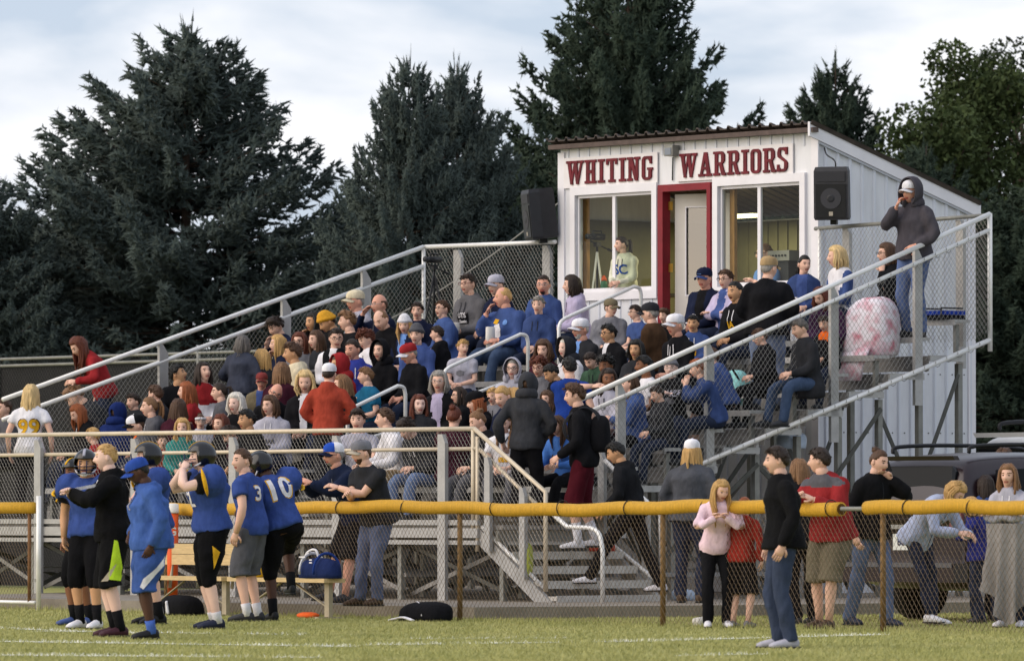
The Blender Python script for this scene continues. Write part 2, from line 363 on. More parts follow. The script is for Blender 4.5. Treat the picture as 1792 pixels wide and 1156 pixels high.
GM = empty('guard_rail', (-9.3, YB, 3.1), 'level chain link guard rail behind the top row, left of the press box', 'guard rail')
pipe([(xl, yb, 4.72), (-7.9, yb, 4.70)], GM, r=0.03)
for px in (797, 953): post(atY(px, 450, yb)[0], yb + .05, 3.0, 4.66, GM, wd=0.16)
mb = MB(); chain_mesh(mb, [(xl, yb - .02, 3.1), (-7.9, yb - .02, 3.1), (-7.9, yb - .02, 4.70), (xl, yb - .02, 4.72)]); mb.build('chain_link', WIRE, GM, kind='stuff')
RAIL_LIT = mat('rail_pipe_warm_lit', 'cdbfa8', 0.45, 0.2, 5, 0.12)  # same pipe, with the warm light on the front rails put into its colour
GF = empty('guard_rail', (-6, 0, 1.0), 'long level pipe guard rail along the front walkway of the bleacher', 'guard rail')
pipe([(-13.2, 0, 2.12), (0, 0, 2.11)], GF, r=0.028, m=RAIL_LIT); pipe([(-13.2, 0.0, 1.86), (0.05, 0, 1.88)], GF, r=0.024, m=RAIL_LIT)
for px in (68, 237, 409, 590, 775): post(atY(px, 900, -0.06)[0], -0.06, 0.12, 2.05, GF, wd=0.14)
pipe([(-0.02, 0, 0.9), (-0.02, 0, 2.11)], GF, r=0.026, m=RAIL_LIT); pipe([(0.06, 0.0, 0.7), (0.06, 0.0, 2.02)], GF, r=0.024, m=RAIL_LIT)
mb = MB(); chain_mesh(mb, [(-13.2, 0.03, 1.05), (-0.02, 0.03, 1.05), (-0.02, 0.03, 2.10), (-13.2, 0.03, 2.10)]); mb.build('chain_link', WIRE, GF, kind='stuff')
# aisle handrails
for n_, (y0, y1, lab) in enumerate(((2.1, 3.0, 'lowest of the three looped aisle handrails'), (3.6, 4.95, 'middle one of the three looped aisle handrails'), (5.45, 6.8, 'highest of the three looped aisle handrails, below the red door'))):
    H = empty('aisle_handrail', (-5.2, y0, FZ(1)), lab, 'handrail'); z = lambda y: 1.0 + (y - 1.0) * 0.345
    a0, a1 = z(y0) + 1.04, z(y1) + 1.02
    P = [(-5.2, y0, z(y0) + 0.05), (-5.2, y0, a0 - 0.1), (-5.2, y0 + 0.03, a0 - 0.03), (-5.2, y0 + 0.1, a0 + 0.02), (-5.2, y1 - 0.12, a1), (-5.2, y1 - 0.03, a1 - 0.02), (-5.2, y1, a1 - 0.1), (-5.2, y1, z(y1) + 0.05)]
    P = [P[0], P[1]] + bez(P[1:4], 4)[1:] + [P[4]] + bez(P[4:7], 4)[1:] + [P[7]]
    pipe(P, H, 'rail', 0.024)
    pipe([(-5.2, y0, a0 - 0.45), (-5.2, y1, a1 - 0.5)], H, 'mid_rail', 0.02)
# ---------------------------------------------------------------- staircase at the end of the walkway
ST = empty('staircase', (0.9, 0.8, 0.1), 'short metal staircase from the ground up to the front walkway', 'stairs')
for i in range(5):
    mb = MB(); mb.box((0.28 + 0.26 * i, 0.85, 0.83 - 0.165 * i), (0.27, 1.62, 0.05)); mb.build('tread', mat('tread_alu', 'c4c0b8', .5, .15, 8, .2), ST); mb = MB(); mb.box((0.421 + 0.26 * i, 0.85, 0.82 - 0.165 * i), (0.012, 1.62, 0.09)); mb.build('tread_nosing', mat('tread_alu', ''), ST)
for y in (0.03, 1.68):
    mb = MB(); mb.bar((0.06, y, 0.88), (1.36, y, 0.06), 0.05, 0.16); mb.build('stringer', ALU, ST)
for (px, zt, zb) in ((856, 1.78, 0.70), (917, 1.43, 0.40)): post(atY(px, 900, -0.03)[0], -0.04, zb, zt, ST, wd=0.1)
pipe([(0.0, -0.0, 2.11), (1.31, 0.0, 1.38), (1.31, 0, 0.25)], ST, 'handrail', 0.027, RAIL_LIT); pipe([(0.06, 0.02, 1.88), (1.28, 0.02, 1.14)], ST, 'mid_rail', 0.024, RAIL_LIT)
pipe([(0.12, 0.02, 0.98), (1.28, 0.02, 0.28)], ST, 'low_rail', 0.024, PIPE)
P = [(1.2, 0.06, 1.22), (1.62, 0.06, 0.99), (1.78, 0.06, 0.98), (2.05, 0.06, 0.97), (2.2, 0.06, 0.9), (2.26, 0.06, 0.72), (2.26, 0.06, 0.1)]
pipe([P[0]] + bez(P[1:6], 5) + [P[6]], ST, 'grab_rail', 0.026)
pipe([(0.3, 1.7, 1.75), (1.3, 1.7, 1.12), (1.36, 1.7, 0.12)], ST, 'handrail', 0.026); pipe([(0.1, 1.7, 0.95), (1.35, 1.7, 0.3)], ST, 'low_rail', 0.024)
post(0.2, 1.74, 0.6, 1.85, ST); post(1.0, 1.74, 0.25, 1.3, ST)
mb = MB(); chain_mesh(mb, [(0.05, -0.01, 1.0), (1.30, -0.01, 0.28), (1.30, -0.01, 1.36), (0.05, -0.01, 2.05)]); mb.build('chain_link', WIRE, ST, kind='stuff')
# ---------------------------------------------------------------- press box
BX0, BX1, BY0, BY1 = -7.90, -2.76, 7.66, 10.32
PB = empty('press_box', ((BX0 + BX1) / 2, 9, 0), 'white metal press box with red lettering and shed roof on top of the bleacher', 'press box')
TL, TR_ = 5.98, 5.93                      # front height
ZB = 5.06                                 # back height
Zr = lambda y: TR_ + (y - BY0) * (ZB - TR_) / (BY1 - BY0)
W1 = (-7.56, -5.98, 4.02, 5.30); W2 = (-4.66, -3.06, 4.02, 5.31); DR = (-5.85, -4.80, 3.20, 5.37)
T = 0.10
mb = MB()
def wallbox(x0, x1, z0, z1, mi=0): mb.box(((x0 + x1) / 2, BY0 + T / 2, (z0 + z1) / 2), (x1 - x0, T, z1 - z0), mi)
wallbox(BX0, W1[0], 0.1, 5.93); wallbox(W1[1], DR[0], 0.1, 5.93); wallbox(DR[1], W2[0], 0.1, 5.93); wallbox(W2[1], BX1, 0.1, 5.93)
wallbox(W1[0], W1[1], 0.1, W1[2]); wallbox(W1[0], W1[1], W1[3], 5.93); wallbox(W2[0], W2[1], 0.1, W2[2]); wallbox(W2[0], W2[1], W2[3], 5.93)
wallbox(DR[0], DR[1], 0.1, DR[2]); wallbox(DR[0], DR[1], DR[3], 5.93)
mb.build('front_wall', WHITE, PB)
for (x, s) in ((BX1 - T / 2, 1), (BX0 + T / 2, -1)):
    mb = MB(); mb.prism([(BY0 + T, 0.1), (BY1, 0.1), (BY1, ZB), (BY0 + T, Zr(BY0 + T))], x - T / 2, x + T / 2, axis='x'); mb.build('side_wall', WHITE, PB)
mb = MB(); mb.box(((BX0 + BX1) / 2, BY1 - T / 2, 2.56), (BX1 - BX0 - 2 * T, T, 4.92)); mb.build('back_wall', WHITE, PB)
INT = mat('interior_panel', '5e5c44', 0.7, 0, 3, 0.2)
mb = MB(); mb.box(((BX0 + BX1) / 2, 9.0, 3.15), (BX1 - BX0 - 2 * T - .01, 2.35, 0.1)); mb.build('floor_deck', mat('plywood', '6f5a40', .8, 0, 5, .3), PB)
mb = MB(); mb.box(((BX0 + BX1) / 2, BY1 - T - 0.02, 4.1), (BX1 - BX0 - 2 * T - .02, 0.02, 1.8));
for i in range(24): mb.box((BX0 + 0.25 + i * 0.2, BY1 - T - 0.04, 4.1), (0.03, 0.03, 1.8))
mb.build('interior_lining', INT, PB)
for _x in (BX0 + T + .02, BX1 - T - .02): mb = MB(); mb.box((_x, 9.0, 4.1), (0.02, 2.2, 1.8)); mb.build('interior_lining', INT, PB)
mb = MB(); mb.box(((BX0 + BX1) / 2, BY1 - 0.35, 4.0), (BX1 - BX0 - .5, 0.4, 0.05)); mb.box(((BX0 + BX1) / 2, BY1 - 0.16, 4.15), (BX1 - BX0 - .4, 0.04, 0.14)); mb.build('counter', mat('counter_wood', '4d241c', .6, 0, 6, .3), PB)
for x in (W1[0] - 0.03, W2[0] + 0.06): mb = MB(); mb.box((x, BY0 + 0.18, 4.6), (0.09, 0.05, 1.5)); mb.build('wall_stud', STUD, PB)
# front writing desk under the windows, inside
for (a, b) in ((W1[0] - .1, W1[1] + .05), (W2[0] - .05, W2[1] + .1)):
    mb = MB(); mb.box(((a + b) / 2, BY0 + 0.36, 3.96), (b - a, 0.5, 0.04)); mb.build('desk', mat('desk_top', '6c6a60', .6, 0, 6, .2), PB)
# ribs of the metal siding
RIB = mat('siding_rib', 'd3d6de', 0.5, 0.05, 3, 0.06)
def rib_x(x, y, z0, z1):
    mb = MB(); mb.prism([(y - 0.028, 0), (y + 0.028, 0), (y + 0.012, 0.022), (y - 0.012, 0.022)], z0, z1, axis='z')
    mb.v = [(x + b, a, z) for (a, b, z) in mb.v]; mb.build('siding_rib', RIB, PB)
for i in range(13):
    y = BY0 + 0.13 + i * 0.205; rib_x(BX1 + 0.001, y, 0.12, Zr(y) - 0.12)
for i in range(24):
    x = BX0 + 0.16 + i * 0.215
    if x > BX1 - .1: continue
    mb = MB(); mb.box((x, BY0 - 0.006, 5.86), (0.035, 0.012, 0.2)); mb.build('siding_rib', RIB, PB)
    zt = 3.96
    if not (DR[0] - .12 < x < DR[1] + .12): mb = MB(); mb.box((x, BY0 - 0.006, (0.2 + zt) / 2), (0.035, 0.012, zt - 0.2)); mb.build('siding_rib', RIB, PB)
# screws on the near side
SCR = mat('screw_head', '4a4a4a', 0.5, 0.6)
for z in (1.05, 2.15, 2.9, 3.7):
    for i in range(12):
        mb = MB(); y = BY0 + 0.23 + i * 0.205; mb.tube([(BX1 + 0.0, y, z), (BX1 + 0.008, y, z)], 0.009, 6); mb.build('screw', SCR, PB)
# corner trims, roof, fascia
for x in (BX0 + 0.03, BX1 - 0.03):
    mb = MB(); mb.box((x, BY0 - 0.012, 3.0), (0.13, 0.02, 5.75)); mb.build('corner_trim', TRIM, PB)
mb = MB(); mb.box((BX1 + 0.012, BY1 - 0.05, 2.5), (0.02, 0.12, 5.0)); mb.build('corner_trim', TRIM, PB)
ROOF = mat('roof_metal', '4c4440', 0.6, 0.3, 8, 0.35)
nx = 27; ys = [BY0 - 0.16, BY1 + 0.06]; mb = MB(); vv = []; prof = []
for i in range(nx):
    x = BX0 - 0.1 + i * (BX1 - BX0 + 0.2) / (nx - 1)
    for (dx, dz) in ((-0.035, 0), (-0.018, 0.035), (0.018, 0.035), (0.035, 0)): prof.append((x + dx, dz))
prof = [p for p in prof if BX0 - 0.12 <= p[0] <= BX1 + 0.10]
for y in ys:
    for (x, dz) in prof: vv.append((x, y, Zr(y) + 0.05 + dz))
for y in ys:
    for (x, dz) in prof: vv.append((x, y, Zr(y) + 0.045 + dz - 0.012))
n = len(prof); ff = [(i, i + 1, n + i + 1, n + i) for i in range(n - 1)] + [(2 * n + i, 3 * n + i, 3 * n + i + 1, 2 * n + i + 1) for i in range(n - 1)] + [(i, 2 * n + i, 2 * n + i + 1, i + 1) for i in range(n - 1)] + [(n + i, n + i + 1, 3 * n + i + 1, 3 * n + i) for i in range(n - 1)]
mb.add(vv, ff); mb.build('roof', ROOF, PB)
mb = MB(); mb.box(((BX0 + BX1) / 2, BY0 - 0.10, Zr(BY0) + 0.015), (BX1 - BX0 + 0.16, 0.10, 0.06)); mb.build('eave_board', mat('eave_brown', '574a45', .7, 0, 8, .3), PB)
mb = MB(); mb.prism([(BY0 - 0.17, Zr(BY0 - .17) + 0.06), (BY0 - 0.17, Zr(BY0 - .17) - 0.12), (BY1 + 0.08, Zr(BY1 + .08) - 0.12), (BY1 + 0.08, Zr(BY1 + .08) + 0.06)], BX1 + 0.012, BX1 + 0.05, axis='x'); mb.build('rake_fascia', TRIM, PB)
mb = MB(); mb.prism([(BY0 - 0.02, Zr(BY0) - 0.12), (BY0 - 0.02, Zr(BY0) - 0.15), (BY1, Zr(BY1) - 0.15), (BY1, Zr(BY1) - 0.12)], BX1 + 0.004, BX1 + 0.04, axis='x'); mb.build('rake_trim', mat('grey_trim', 'b4b6bc', .5), PB)
# windows: frame, sliding sash, panes
GLS = glass_mat('window_glass', (0.86, 0.9, 0.84), .035)
def window(W):
    x0, x1, z0, z1 = W; y = BY0 - 0.02
    F = MB()
    for (a, b, c, d) in ((x0 - 0.10, x1 + 0.10, z1, z1 + 0.11), (x0 - 0.10, x1 + 0.10, z0 - 0.11, z0), (x0 - 0.10, x0, z0, z1), (x1, x1 + 0.10, z0, z1)): F.box(((a + b) / 2, y, (c + d) / 2), (b - a, 0.045, d - c))
    fo = F.build('window', TRIM, PB)
    xm = (x0 + x1) / 2 - 0.04
    S = MB()
    for (a, b, c, d) in ((x0, x1, z1 - 0.04, z1 - .002), (x0, x1, z0 + .002, z0 + 0.05), (x0 + .002, x0 + 0.035, z0 + .05, z1 - .04), (x1 - 0.035, x1 - .002, z0 + .05, z1 - .04), (xm - 0.03, xm + 0.03, z0 + .05, z1 - .04)): S.box(((a + b) / 2, BY0 + 0.03, (c + d) / 2), (b - a, 0.04, d - c))
    S.build('sash', TRIM, fo)
    for (a, b) in ((x0 + 0.035, xm - 0.03), (xm + 0.03, x1 - 0.035)):
        mb = MB(); mb.add([(a, BY0 + .035, z0 + .05), (b, BY0 + .035, z0 + .05), (b, BY0 + .035, z1 - .04), (a, BY0 + .035, z1 - .04)], [(0, 1, 2, 3)]); mb.build('pane', GLS, fo)
    return fo
window(W1); window(W2)
# red door frame and the half open white door
F = MB()
for (a, b, c, d) in ((DR[0], DR[0] + 0.10, DR[2], DR[3]), (DR[1] - 0.07, DR[1], DR[2], DR[3]), (DR[0] + .10, DR[1] - .07, DR[3] - 0.09, DR[3])): F.box(((a + b) / 2, BY0 + 0.02, (c + d) / 2), (b - a, 0.13, d - c))
df = F.build('door_frame', REDP, PB)
D = MB(); hx, hy = DR[0] + 0.13, BY0 + 0.14; ang = rad(22); dw, dh, dz = 0.86, 2.02, DR[2] + 0.03
def dpt(u, v, o): return (hx + u * math.cos(ang) - o * math.sin(ang), hy + u * math.sin(ang) + o * math.cos(ang), dz + v)
def dbox(mbx, u0, u1, v0, v1, o0, o1, mi=0):
    mbx.add([dpt(u, v, o) for (u, v, o) in ((u0, v0, o0), (u1, v0, o0), (u1, v1, o0), (u0, v1, o0), (u0, v0, o1), (u1, v0, o1), (u1, v1, o1), (u0, v1, o1))], [(0, 1, 2, 3), (7, 6, 5, 4), (0, 4, 5, 1), (1, 5, 6, 2), (2, 6, 7, 3), (3, 7, 4, 0)], mi)
for q in ((0, .17, 0, dh), (.69, dw, 0, dh), (.17, .69, 0, .72), (.17, .69, 1.84, dh)): dbox(D, *q, 0, 0.045)
do = D.build('door', mat('door_paint', 'cfcac2', .5, 0, 4, .06), PB)
mb = MB(); dbox(mb, .17, .69, .72, 1.84, 0.018, 0.024); mb.build('door_pane', glass_mat('dark_glass', (.35, .35, .33)), do)
mb = MB()
for q in ((.155, .17, .70, 1.86), (.69, .705, .70, 1.86), (.17, .69, .70, .715), (.17, .69, 1.845, 1.86)): dbox(mb, *q, -0.012, 0.0)
mb.build('door_bead', TRIM, do)
for zz in (3.5, 4.3, 5.1): mb = MB(); mb.box((DR[0] + 0.115, BY0 + 0.08, zz), (0.025, 0.05, 0.11)); mb.build('hinge', mat('brass', 'c9a04a', .3, .8), do)
mb = MB(); mb.tube([dpt(.78, 0.98, -0.05), dpt(.78, .98, 0)], 0.028, 10); mb.build('door_knob', mat('brass', 'c9a04a', .3, .8), do)
# lamp inside, shining through the left window
LM = mat('lit_tube', 'fff0b0', 0.5, emit=3.0)
mb = MB(); mb.box((-6.2, 9.2, 5.02), (0.9, 0.12, 0.05)); lo = mb.build('ceiling_lamp', LM, PB)
pl = bpy.data.lights.new('press_box_lamp', 'AREA'); pl.energy = 42; pl.color = (1, .88, .55); pl.size = .9; pl.shape = 'RECTANGLE'; pl.size_y = .12
plo = bpy.data.objects.new('press_box_lamp', pl); COL.objects.link(plo); plo.location = (-6.2, 9.2, 4.98)
# sign boards with slab lettering
def glyph(ch):
    """slab serif letter in a unit cell: list of convex polygons, width"""
    s, h = 0.17, 1.0; S = 0.11   # stem width, slab height
    B = lambda x0, x1, y0, y1: [(x0, y0), (x1, y0), (x1, y1), (x0, y1)]
    if ch == 'I': return [B(.13, .13 + s, S, 1 - S), B(0.02, .41, 0, S), B(.02, .41, 1 - S, 1)], .43
    if ch == 'H': return [B(.1, .1 + s, S, 1 - S), B(.43, .43 + s, S, 1 - S), B(.02, .34, 0, S), B(.36, .68, 0, S), B(.02, .34, 1 - S, 1), B(.36, .68, 1 - S, 1), B(.1 + s, .43, .43, .57)], .70
    if ch == 'T': return [B(.25, .25 + s, S, 1 - S), B(.14, .53, 0, S), B(.02, .65, 1 - S, 1), B(.02, .13, .74, 1 - S), B(.54, .65, .74, 1 - S)], .67
    if ch == 'N': return [B(.09, .09 + s * .8, S, 1 - S), B(.50, .50 + s * .8, S, 1), B(.01, .31, 0, S), B(.40, .74, 1 - S, 1), [(.01, 1 - S), (.23, 1 - S), (.23, 1), (.01, 1)], [(.12, 1), (.30, 1), (.64, 0), (.46, 0)]], .75
    if ch == 'W': return [[(.08, 1 - S), (.26, 1 - S), (.38, 0), (.24, 0)], [(.44, 1 - S), (.52, .9), (.34, 0), (.26, 0)], [(.44, 1 - S), (.62, 1 - S), (.72, 0), (.58, 0)], [(.82, 1 - S), (.92, 1 - S), (.70, 0), (.60, 0)], B(.0, .34, 1 - S, 1), B(.37, .68, 1 - S, 1), B(.72, .99, 1 - S, 1)], 1.0
    if ch == 'A': return [[(.10, S), (.23, S), (.45, 1), (.31, 1)], [(.47, S), (.66, S), (.49, 1), (.33, 1)], B(.0, .32, 0, S), B(.39, .75, 0, S), B(.2, .55, .28, .40)], .76
    if ch == 'R': return [B(.1, .1 + s, S, 1 - S), B(.02, .38, 0, S), B(.02, .5, 1 - S, 1), B(.27, .5, .44, .55), [(.46, .44), (.56, .5), (.64, .6), (.46, .6)], [(.46, 1), (.56, .97), (.65, .86), (.46, .86)], B(.47, .65, .6, .86), [(.36, .46), (.53, .46), (.68, .0), (.5, 0)], B(.62, .72, 0, S)], .72
    if ch == 'O': return [B(.04, .04 + s, .18, .82), B(.43, .43 + s, .18, .82), B(.2, .44, 0, .12), B(.2, .44, .88, 1), [(.04, .18), (.21, .18), (.22, .11), (.2, 0), (.1, .06)], [(.6, .18), (.43, .18), (.42, .11), (.44, 0), (.54, .06)], [(.04, .82), (.1, .94), (.2, 1), (.22, .89), (.21, .82)], [(.6, .82), (.54, .94), (.44, 1), (.42, .89), (.43, .82)]], .64
    if ch == 'G': return [B(.04, .04 + s, .18, .82), B(.2, .44, 0, .12), B(.2, .44, .88, 1), [(.04, .18), (.21, .18), (.22, .11), (.2, 0), (.1, .06)], [(.04, .82), (.1, .94), (.2, 1), (.22, .89), (.21, .82)], [(.44, 0), (.54, .06), (.6, .12), (.43, .2), (.42, .12)], B(.43, .6, .12, .42), B(.36, .66, .42, .52), [(.42, .88), (.44, 1), (.5, .94), (.5, .76)], B(.5, .6, .68, 1)], .68
    if ch == 'S': return [B(.16, .42, 0, .12), B(.16, .42, .88, 1), [(.16, 1), (.08, .94), (.03, .8), (.2, .76), (.2, .88)], [(.03, .8), (.05, .62), (.16, .54), (.26, .6), (.2, .7), (.2, .78)], [(.12, .57), (.26, .62), (.5, .46), (.44, .38)], [(.42, .42), (.5, .46), (.58, .36), (.58, .2), (.41, .22), (.41, .34)], [(.58, .2), (.41, .22), (.4, .12), (.42, 0), (.52, .06)], B(.02, .12, 0, .3), [(.12, .02), (.12, .2), (.2, .12), (.2, 0)], B(.47, .57, .7, 1), [(.47, .8), (.38, .88), (.42, 1), (.47, .98)]], .62
def sign(word, x0, x1, z0, z1, label):
    sg = empty('sign', ((x0 + x1) / 2, BY0 - 0.03, z0), label, 'sign')
    b = MB(); b.box(((x0 + x1) / 2, BY0 - 0.022, (z0 + z1) / 2), (x1 - x0, 0.018, z1 - z0)); b.build('board', mat('sign_board', 'e3dfe0', .6, 0, 5, .08), sg)
    gl = [glyph(c) for c in word]; W = sum(g_[1] for g_ in gl) + 0.06 * (len(word) - 1); hh = z1 - z0 - 0.09; sx = (x1 - x0 - 0.14) / W; x = x0 + 0.07
    for (polys, wd) in gl:
        mb = MB()
        for i_, pl_ in enumerate(polys): mb.prism([(x + a * sx, z0 + 0.045 + b_ * hh) for (a, b_) in pl_], BY0 - 0.050 - 0.0007 * i_, BY0 - 0.032)
        mb.build('letter', REDL, sg); x += (wd + 0.06) * sx
sign('WHITING', atY(990, 300, BY0)[0], atY(1178, 300, BY0)[0] - 0.28, 5.40, 5.80, 'white sign board with WHITING in maroon slab letters on the press box')
sign('WARRIORS', atY(1188, 300, BY0)[0], atY(1391, 300, BY0)[0], 5.40, 5.80, 'white sign board with WARRIORS in maroon slab letters on the press box')
# floodlight box between the boards
fl = empty('wall_floodlight', (-5.55, BY0 - .05, 5.78), 'small grey floodlight box between the two sign boards', 'floodlight')
mb = MB(); mb.box((-5.52, BY0 - .08, 5.80), (.17, .12, .14)); mb.build('housing', GALV, fl); mb = MB(); mb.box((-5.52, BY0 - .145, 5.79), (.12, .01, .09)); mb.build('lens', mat('lamp_lens', '7d838c', .2), fl)
mb = MB(); mb.tube([(-5.57, BY0 - .02, 5.72), (-5.58, BY0 - .02, 5.42)], .01, 6); mb.build('conduit', DARKG, fl)
# loudspeakers
def speaker(c, rz, tilt, label, m):
    e = empty('loudspeaker', c, label, 'loudspeaker'); R_ = Matrix.Rotation(rz, 3, 'Z') @ Matrix.Rotation(tilt, 3, 'X')
    def put(mb, name, mt, par=e, sm=False):
        mb.v = [tuple(R_ @ Vector(p)) for p in mb.v]; return mb.build(name, mt, par, smooth=sm, off=(0, 0, 0))
    wf, wb, dp, hh = .22, .15, .36, .33
    prof = [(-wf, -.17), (wf, -.17), (wf, -.02), (wb, .2), (-wb, .2), (-wf, -.02)]
    mb = MB(); n = len(prof)
    zs = [(-hh, .94), (-hh + .03, 1), (hh - .05, .98), (hh, .9)]
    V = [(a * q, b * q, z) for (z, q) in zs for (a, b) in prof]
    Fs = [tuple(range(n - 1, -1, -1)), tuple(range(3 * n, 4 * n))] + [(i * n + j, i * n + (j + 1) % n, (i + 1) * n + (j + 1) % n, (i + 1) * n + j) for i in range(3) for j in range(n)]
    mb.add(V, Fs); put(mb, 'cabinet', m)
    mb = MB(); mb.box((0, -.175, -.09), (.38, .012, .42)); put(mb, 'grille', BLACKP)
    mb = MB(); mb.tube([(0, -.183, -.06), (0, -.186, -.06)], [.13, .13], 24); put(mb, 'cone', mat('cone_paper', '3c3c40', .7))
    mb = MB(); mb.tube([(0, -.187, -.06), (0, -.194, -.06)], [.05, .03], 16); put(mb, 'dust_cap', DARKG)
    mb = MB(); mb.box((0, -.172, .21), (.36, .012, .12)); put(mb, 'horn', mat('horn_grey', '323236', .6))
    mb = MB(); mb.box((0, -.184, -.25), (.05, .006, .05)); put(mb, 'badge', mat('badge', 'a8a090', .5))
    mb = MB(); mb.box((0, .02, -hh - .03), (.08, .1, .06)); put(mb, 'bracket', BLACKP)
sx_, sz_ = atY(1459, 338, 7.35); speaker((sx_, 7.35, sz_), rad(38), rad(4), 'black loudspeaker with round cone hung on the right corner of the press box', mat('speaker_grey', '37373b', .55, 0, 12, .15))
sx_, sz_ = atY(943, 374, 7.45); speaker((sx_, 7.45, sz_), rad(-25), rad(6), 'black loudspeaker hung on the left corner of the press box', DARKG)
mb = MB(); _c = atY(1462, 300, 7.45); mb.tube(bez([(BX1 + .03, 7.75, 5.72), (BX1 + .25, 7.6, 5.62), (_c[0], 7.45, 5.52), (_c[0], 7.45, 5.36)], 5), .01, 6); tag(mb.build('speaker_cable', BLACKP), 'black cable from the roof edge down to the right loudspeaker', 'cable')
# overhead wire from the left end of the press box
mb = MB(); A, B = np.array((BX0, 8.2, 5.62)), np.array((-32., 20., 3.6)); mb.tube([A + (B - A) * t + np.array((0, 0, -1.3 * 4 * t * (1 - t) * .4)) for t in np.linspace(0, 1, 24)], .012, 5); tag(mb.build('overhead_wire', mat('wire_grey', '8a8a88', .6)), 'thin sagging wire running left from the press box past the spruces', 'wire')
# ---------------------------------------------------------------- field fence with yellow cap
YEL = mat('yellow_cap', 'cc9c2c', 0.6, 0, 5, 0.24, 0.5, 55, stretch=(14, 14, .2))
FE = empty('chain_link_fence', (*fpt(900), 0), 'chain link field fence with yellow tube cap and brown posts', 'fence')
def f3(px, z): p = fpt(px); return (p[0], p[1], z)
def capped(px0, px1, seed, name='yellow_cap'):
    n = int((px1 - px0) / 14) + 2; P = []
    for i in range(n):
        px = px0 + (px1 - px0) * i / (n - 1); z = 1.195 + 0.018 * math.sin(px * 0.011 + seed) + 0.008 * math.sin(px * 0.047 + seed * 2)
        P.append(f3(px, z))
    mb = MB(); R_ = [0.068 + (0.0015 if i % 2 else 0) for i in range(n)]; mb.tube(P, R_, 16); mb.build(name, YEL, FE, smooth=True)
    d = (np.array(P[-1]) - np.array(P[-2])); d /= np.linalg.norm(d)
    mb = MB(); mb.tube([np.array(P[-1]) + d * .001, np.array(P[-1]) + d * .004], .055, 14); mb.build('cap_end_shade', mat('cap_inside_shade', '5a3c10', .9), FE)  # dark disc on the closed tube end, its colour standing for the shaded hollow
for _px in (352, 470, 598, 712, 868, 985, 1102, 1236, 1350, 1455, 1590, 1702):
    _q = np.array(f3(_px, 1.195)); mb = MB(); mb.tube([_q + np.array((0, FN[0] * 0, 0)) + (np.array((*FN, 0)) * math.cos(a) + np.array((0, 0, 1)) * math.sin(a)) * .082 for a in np.linspace(0, 6.283, 13)], .006, 5); mb.build('zip_tie', mat('tie_black', '2a2622', .6), FE, True)
capped(290, 1472, 0.4); capped(1517, 1840, 2.2)
mb = MB(); mb.tube([f3(290, 1.19), f3(1840, 1.19)], 0.022, 8); mb.build('top_rail', GALV, FE, smooth=True)
for px in (292, 440, 805, 1160, 1545): mb = MB(); mb.tube([f3(px, 0), f3(px, 1.2)], 0.028, 10); mb.build('post', POST_B, FE, smooth=True)
mb = MB(); A = fpt(292) - FN * .03; B = fpt(1840) - FN * .03; chain_mesh(mb, [(*A, .03), (*B, .03), (*B, 1.16), (*A, 1.16)], r=0.0021); mb.build('chain_link', WIRE_B, FE, kind='stuff')
GT = empty('fence_gate', (*fpt(0), 0), 'chain link gate with yellow cap at the left edge', 'gate')
mb = MB(); mb.tube([f3(-120, 1.2), f3(60, 1.2)], 0.068, 16); mb.build('yellow_cap', YEL, GT, smooth=True)
mb = MB(); mb.tube([f3(-120, 0.09), f3(62, 0.09)], 0.022, 8); mb.build('bottom_rail', PIPE, GT, smooth=True)
mb = MB(); mb.tube([f3(68, 0), f3(68, 1.34)], 0.03, 10); mb.build('gate_post', PIPE, GT, smooth=True)
mb = MB(); mb.tube([f3(52, 0.09), f3(52, 1.2)], 0.022, 8); mb.build('gate_stile', mat('rusty_pipe', '7d5a3c', .8, .1, 15, .3), GT, smooth=True)
mb = MB(); A = fpt(-120); B = fpt(60); chain_mesh(mb, [(*A, .09), (*B, .09), (*B, 1.2), (*A, 1.2)], r=0.0021); mb.build('chain_link', WIRE_B, GT, kind='stuff')
for zz in (.35, 1.0): mb = MB(); mb.tube([f3(66, zz - .02), f3(66, zz + .02)], 0.036, 10); mb.build('hinge', GALV, GT)
# ---------------------------------------------------------------- fence with dark screen behind the far end
BF = empty('screen_fence', (-16, 10, 0), 'tall fence with dark windscreen behind the far end of the bleacher', 'fence')
x0, x1 = -26, -10.9; y_ = 9.2
z1_ = atY(200, 622, y_)[1]; z2_ = atY(200, 634, y_)[1]
pipe([(x0, y_, z1_), (x1, y_, z1_)], BF, 'top_rail', .022, GALV); pipe([(x0, y_, z2_), (x1, y_, z2_)], BF, 'mid_rail', .022, GALV)
for x in np.arange(x0, x1 + .1, 2.6): pipe([(x, y_, .0), (x, y_, z1_)], BF, 'post', .03, GALV)
mb = MB(); mb.box(((x0 + x1) / 2, y_ + .04, z2_ / 2), (x1 - x0, .012, z2_ - .05)); mb.build('windscreen', mat('windscreen', '1c1c1e', .9, 0, 5, .3, .3, 200), BF)
mb = MB(); chain_mesh(mb, [(x0, y_ - .01, .1), (x1, y_ - .01, .1), (x1, y_ - .01, z1_), (x0, y_ - .01, z1_)], pw=.07, ph=.085, r=.0013); mb.build('chain_link', mat('dark_wire', '4a4a48', .6, .2), BF, kind='stuff')
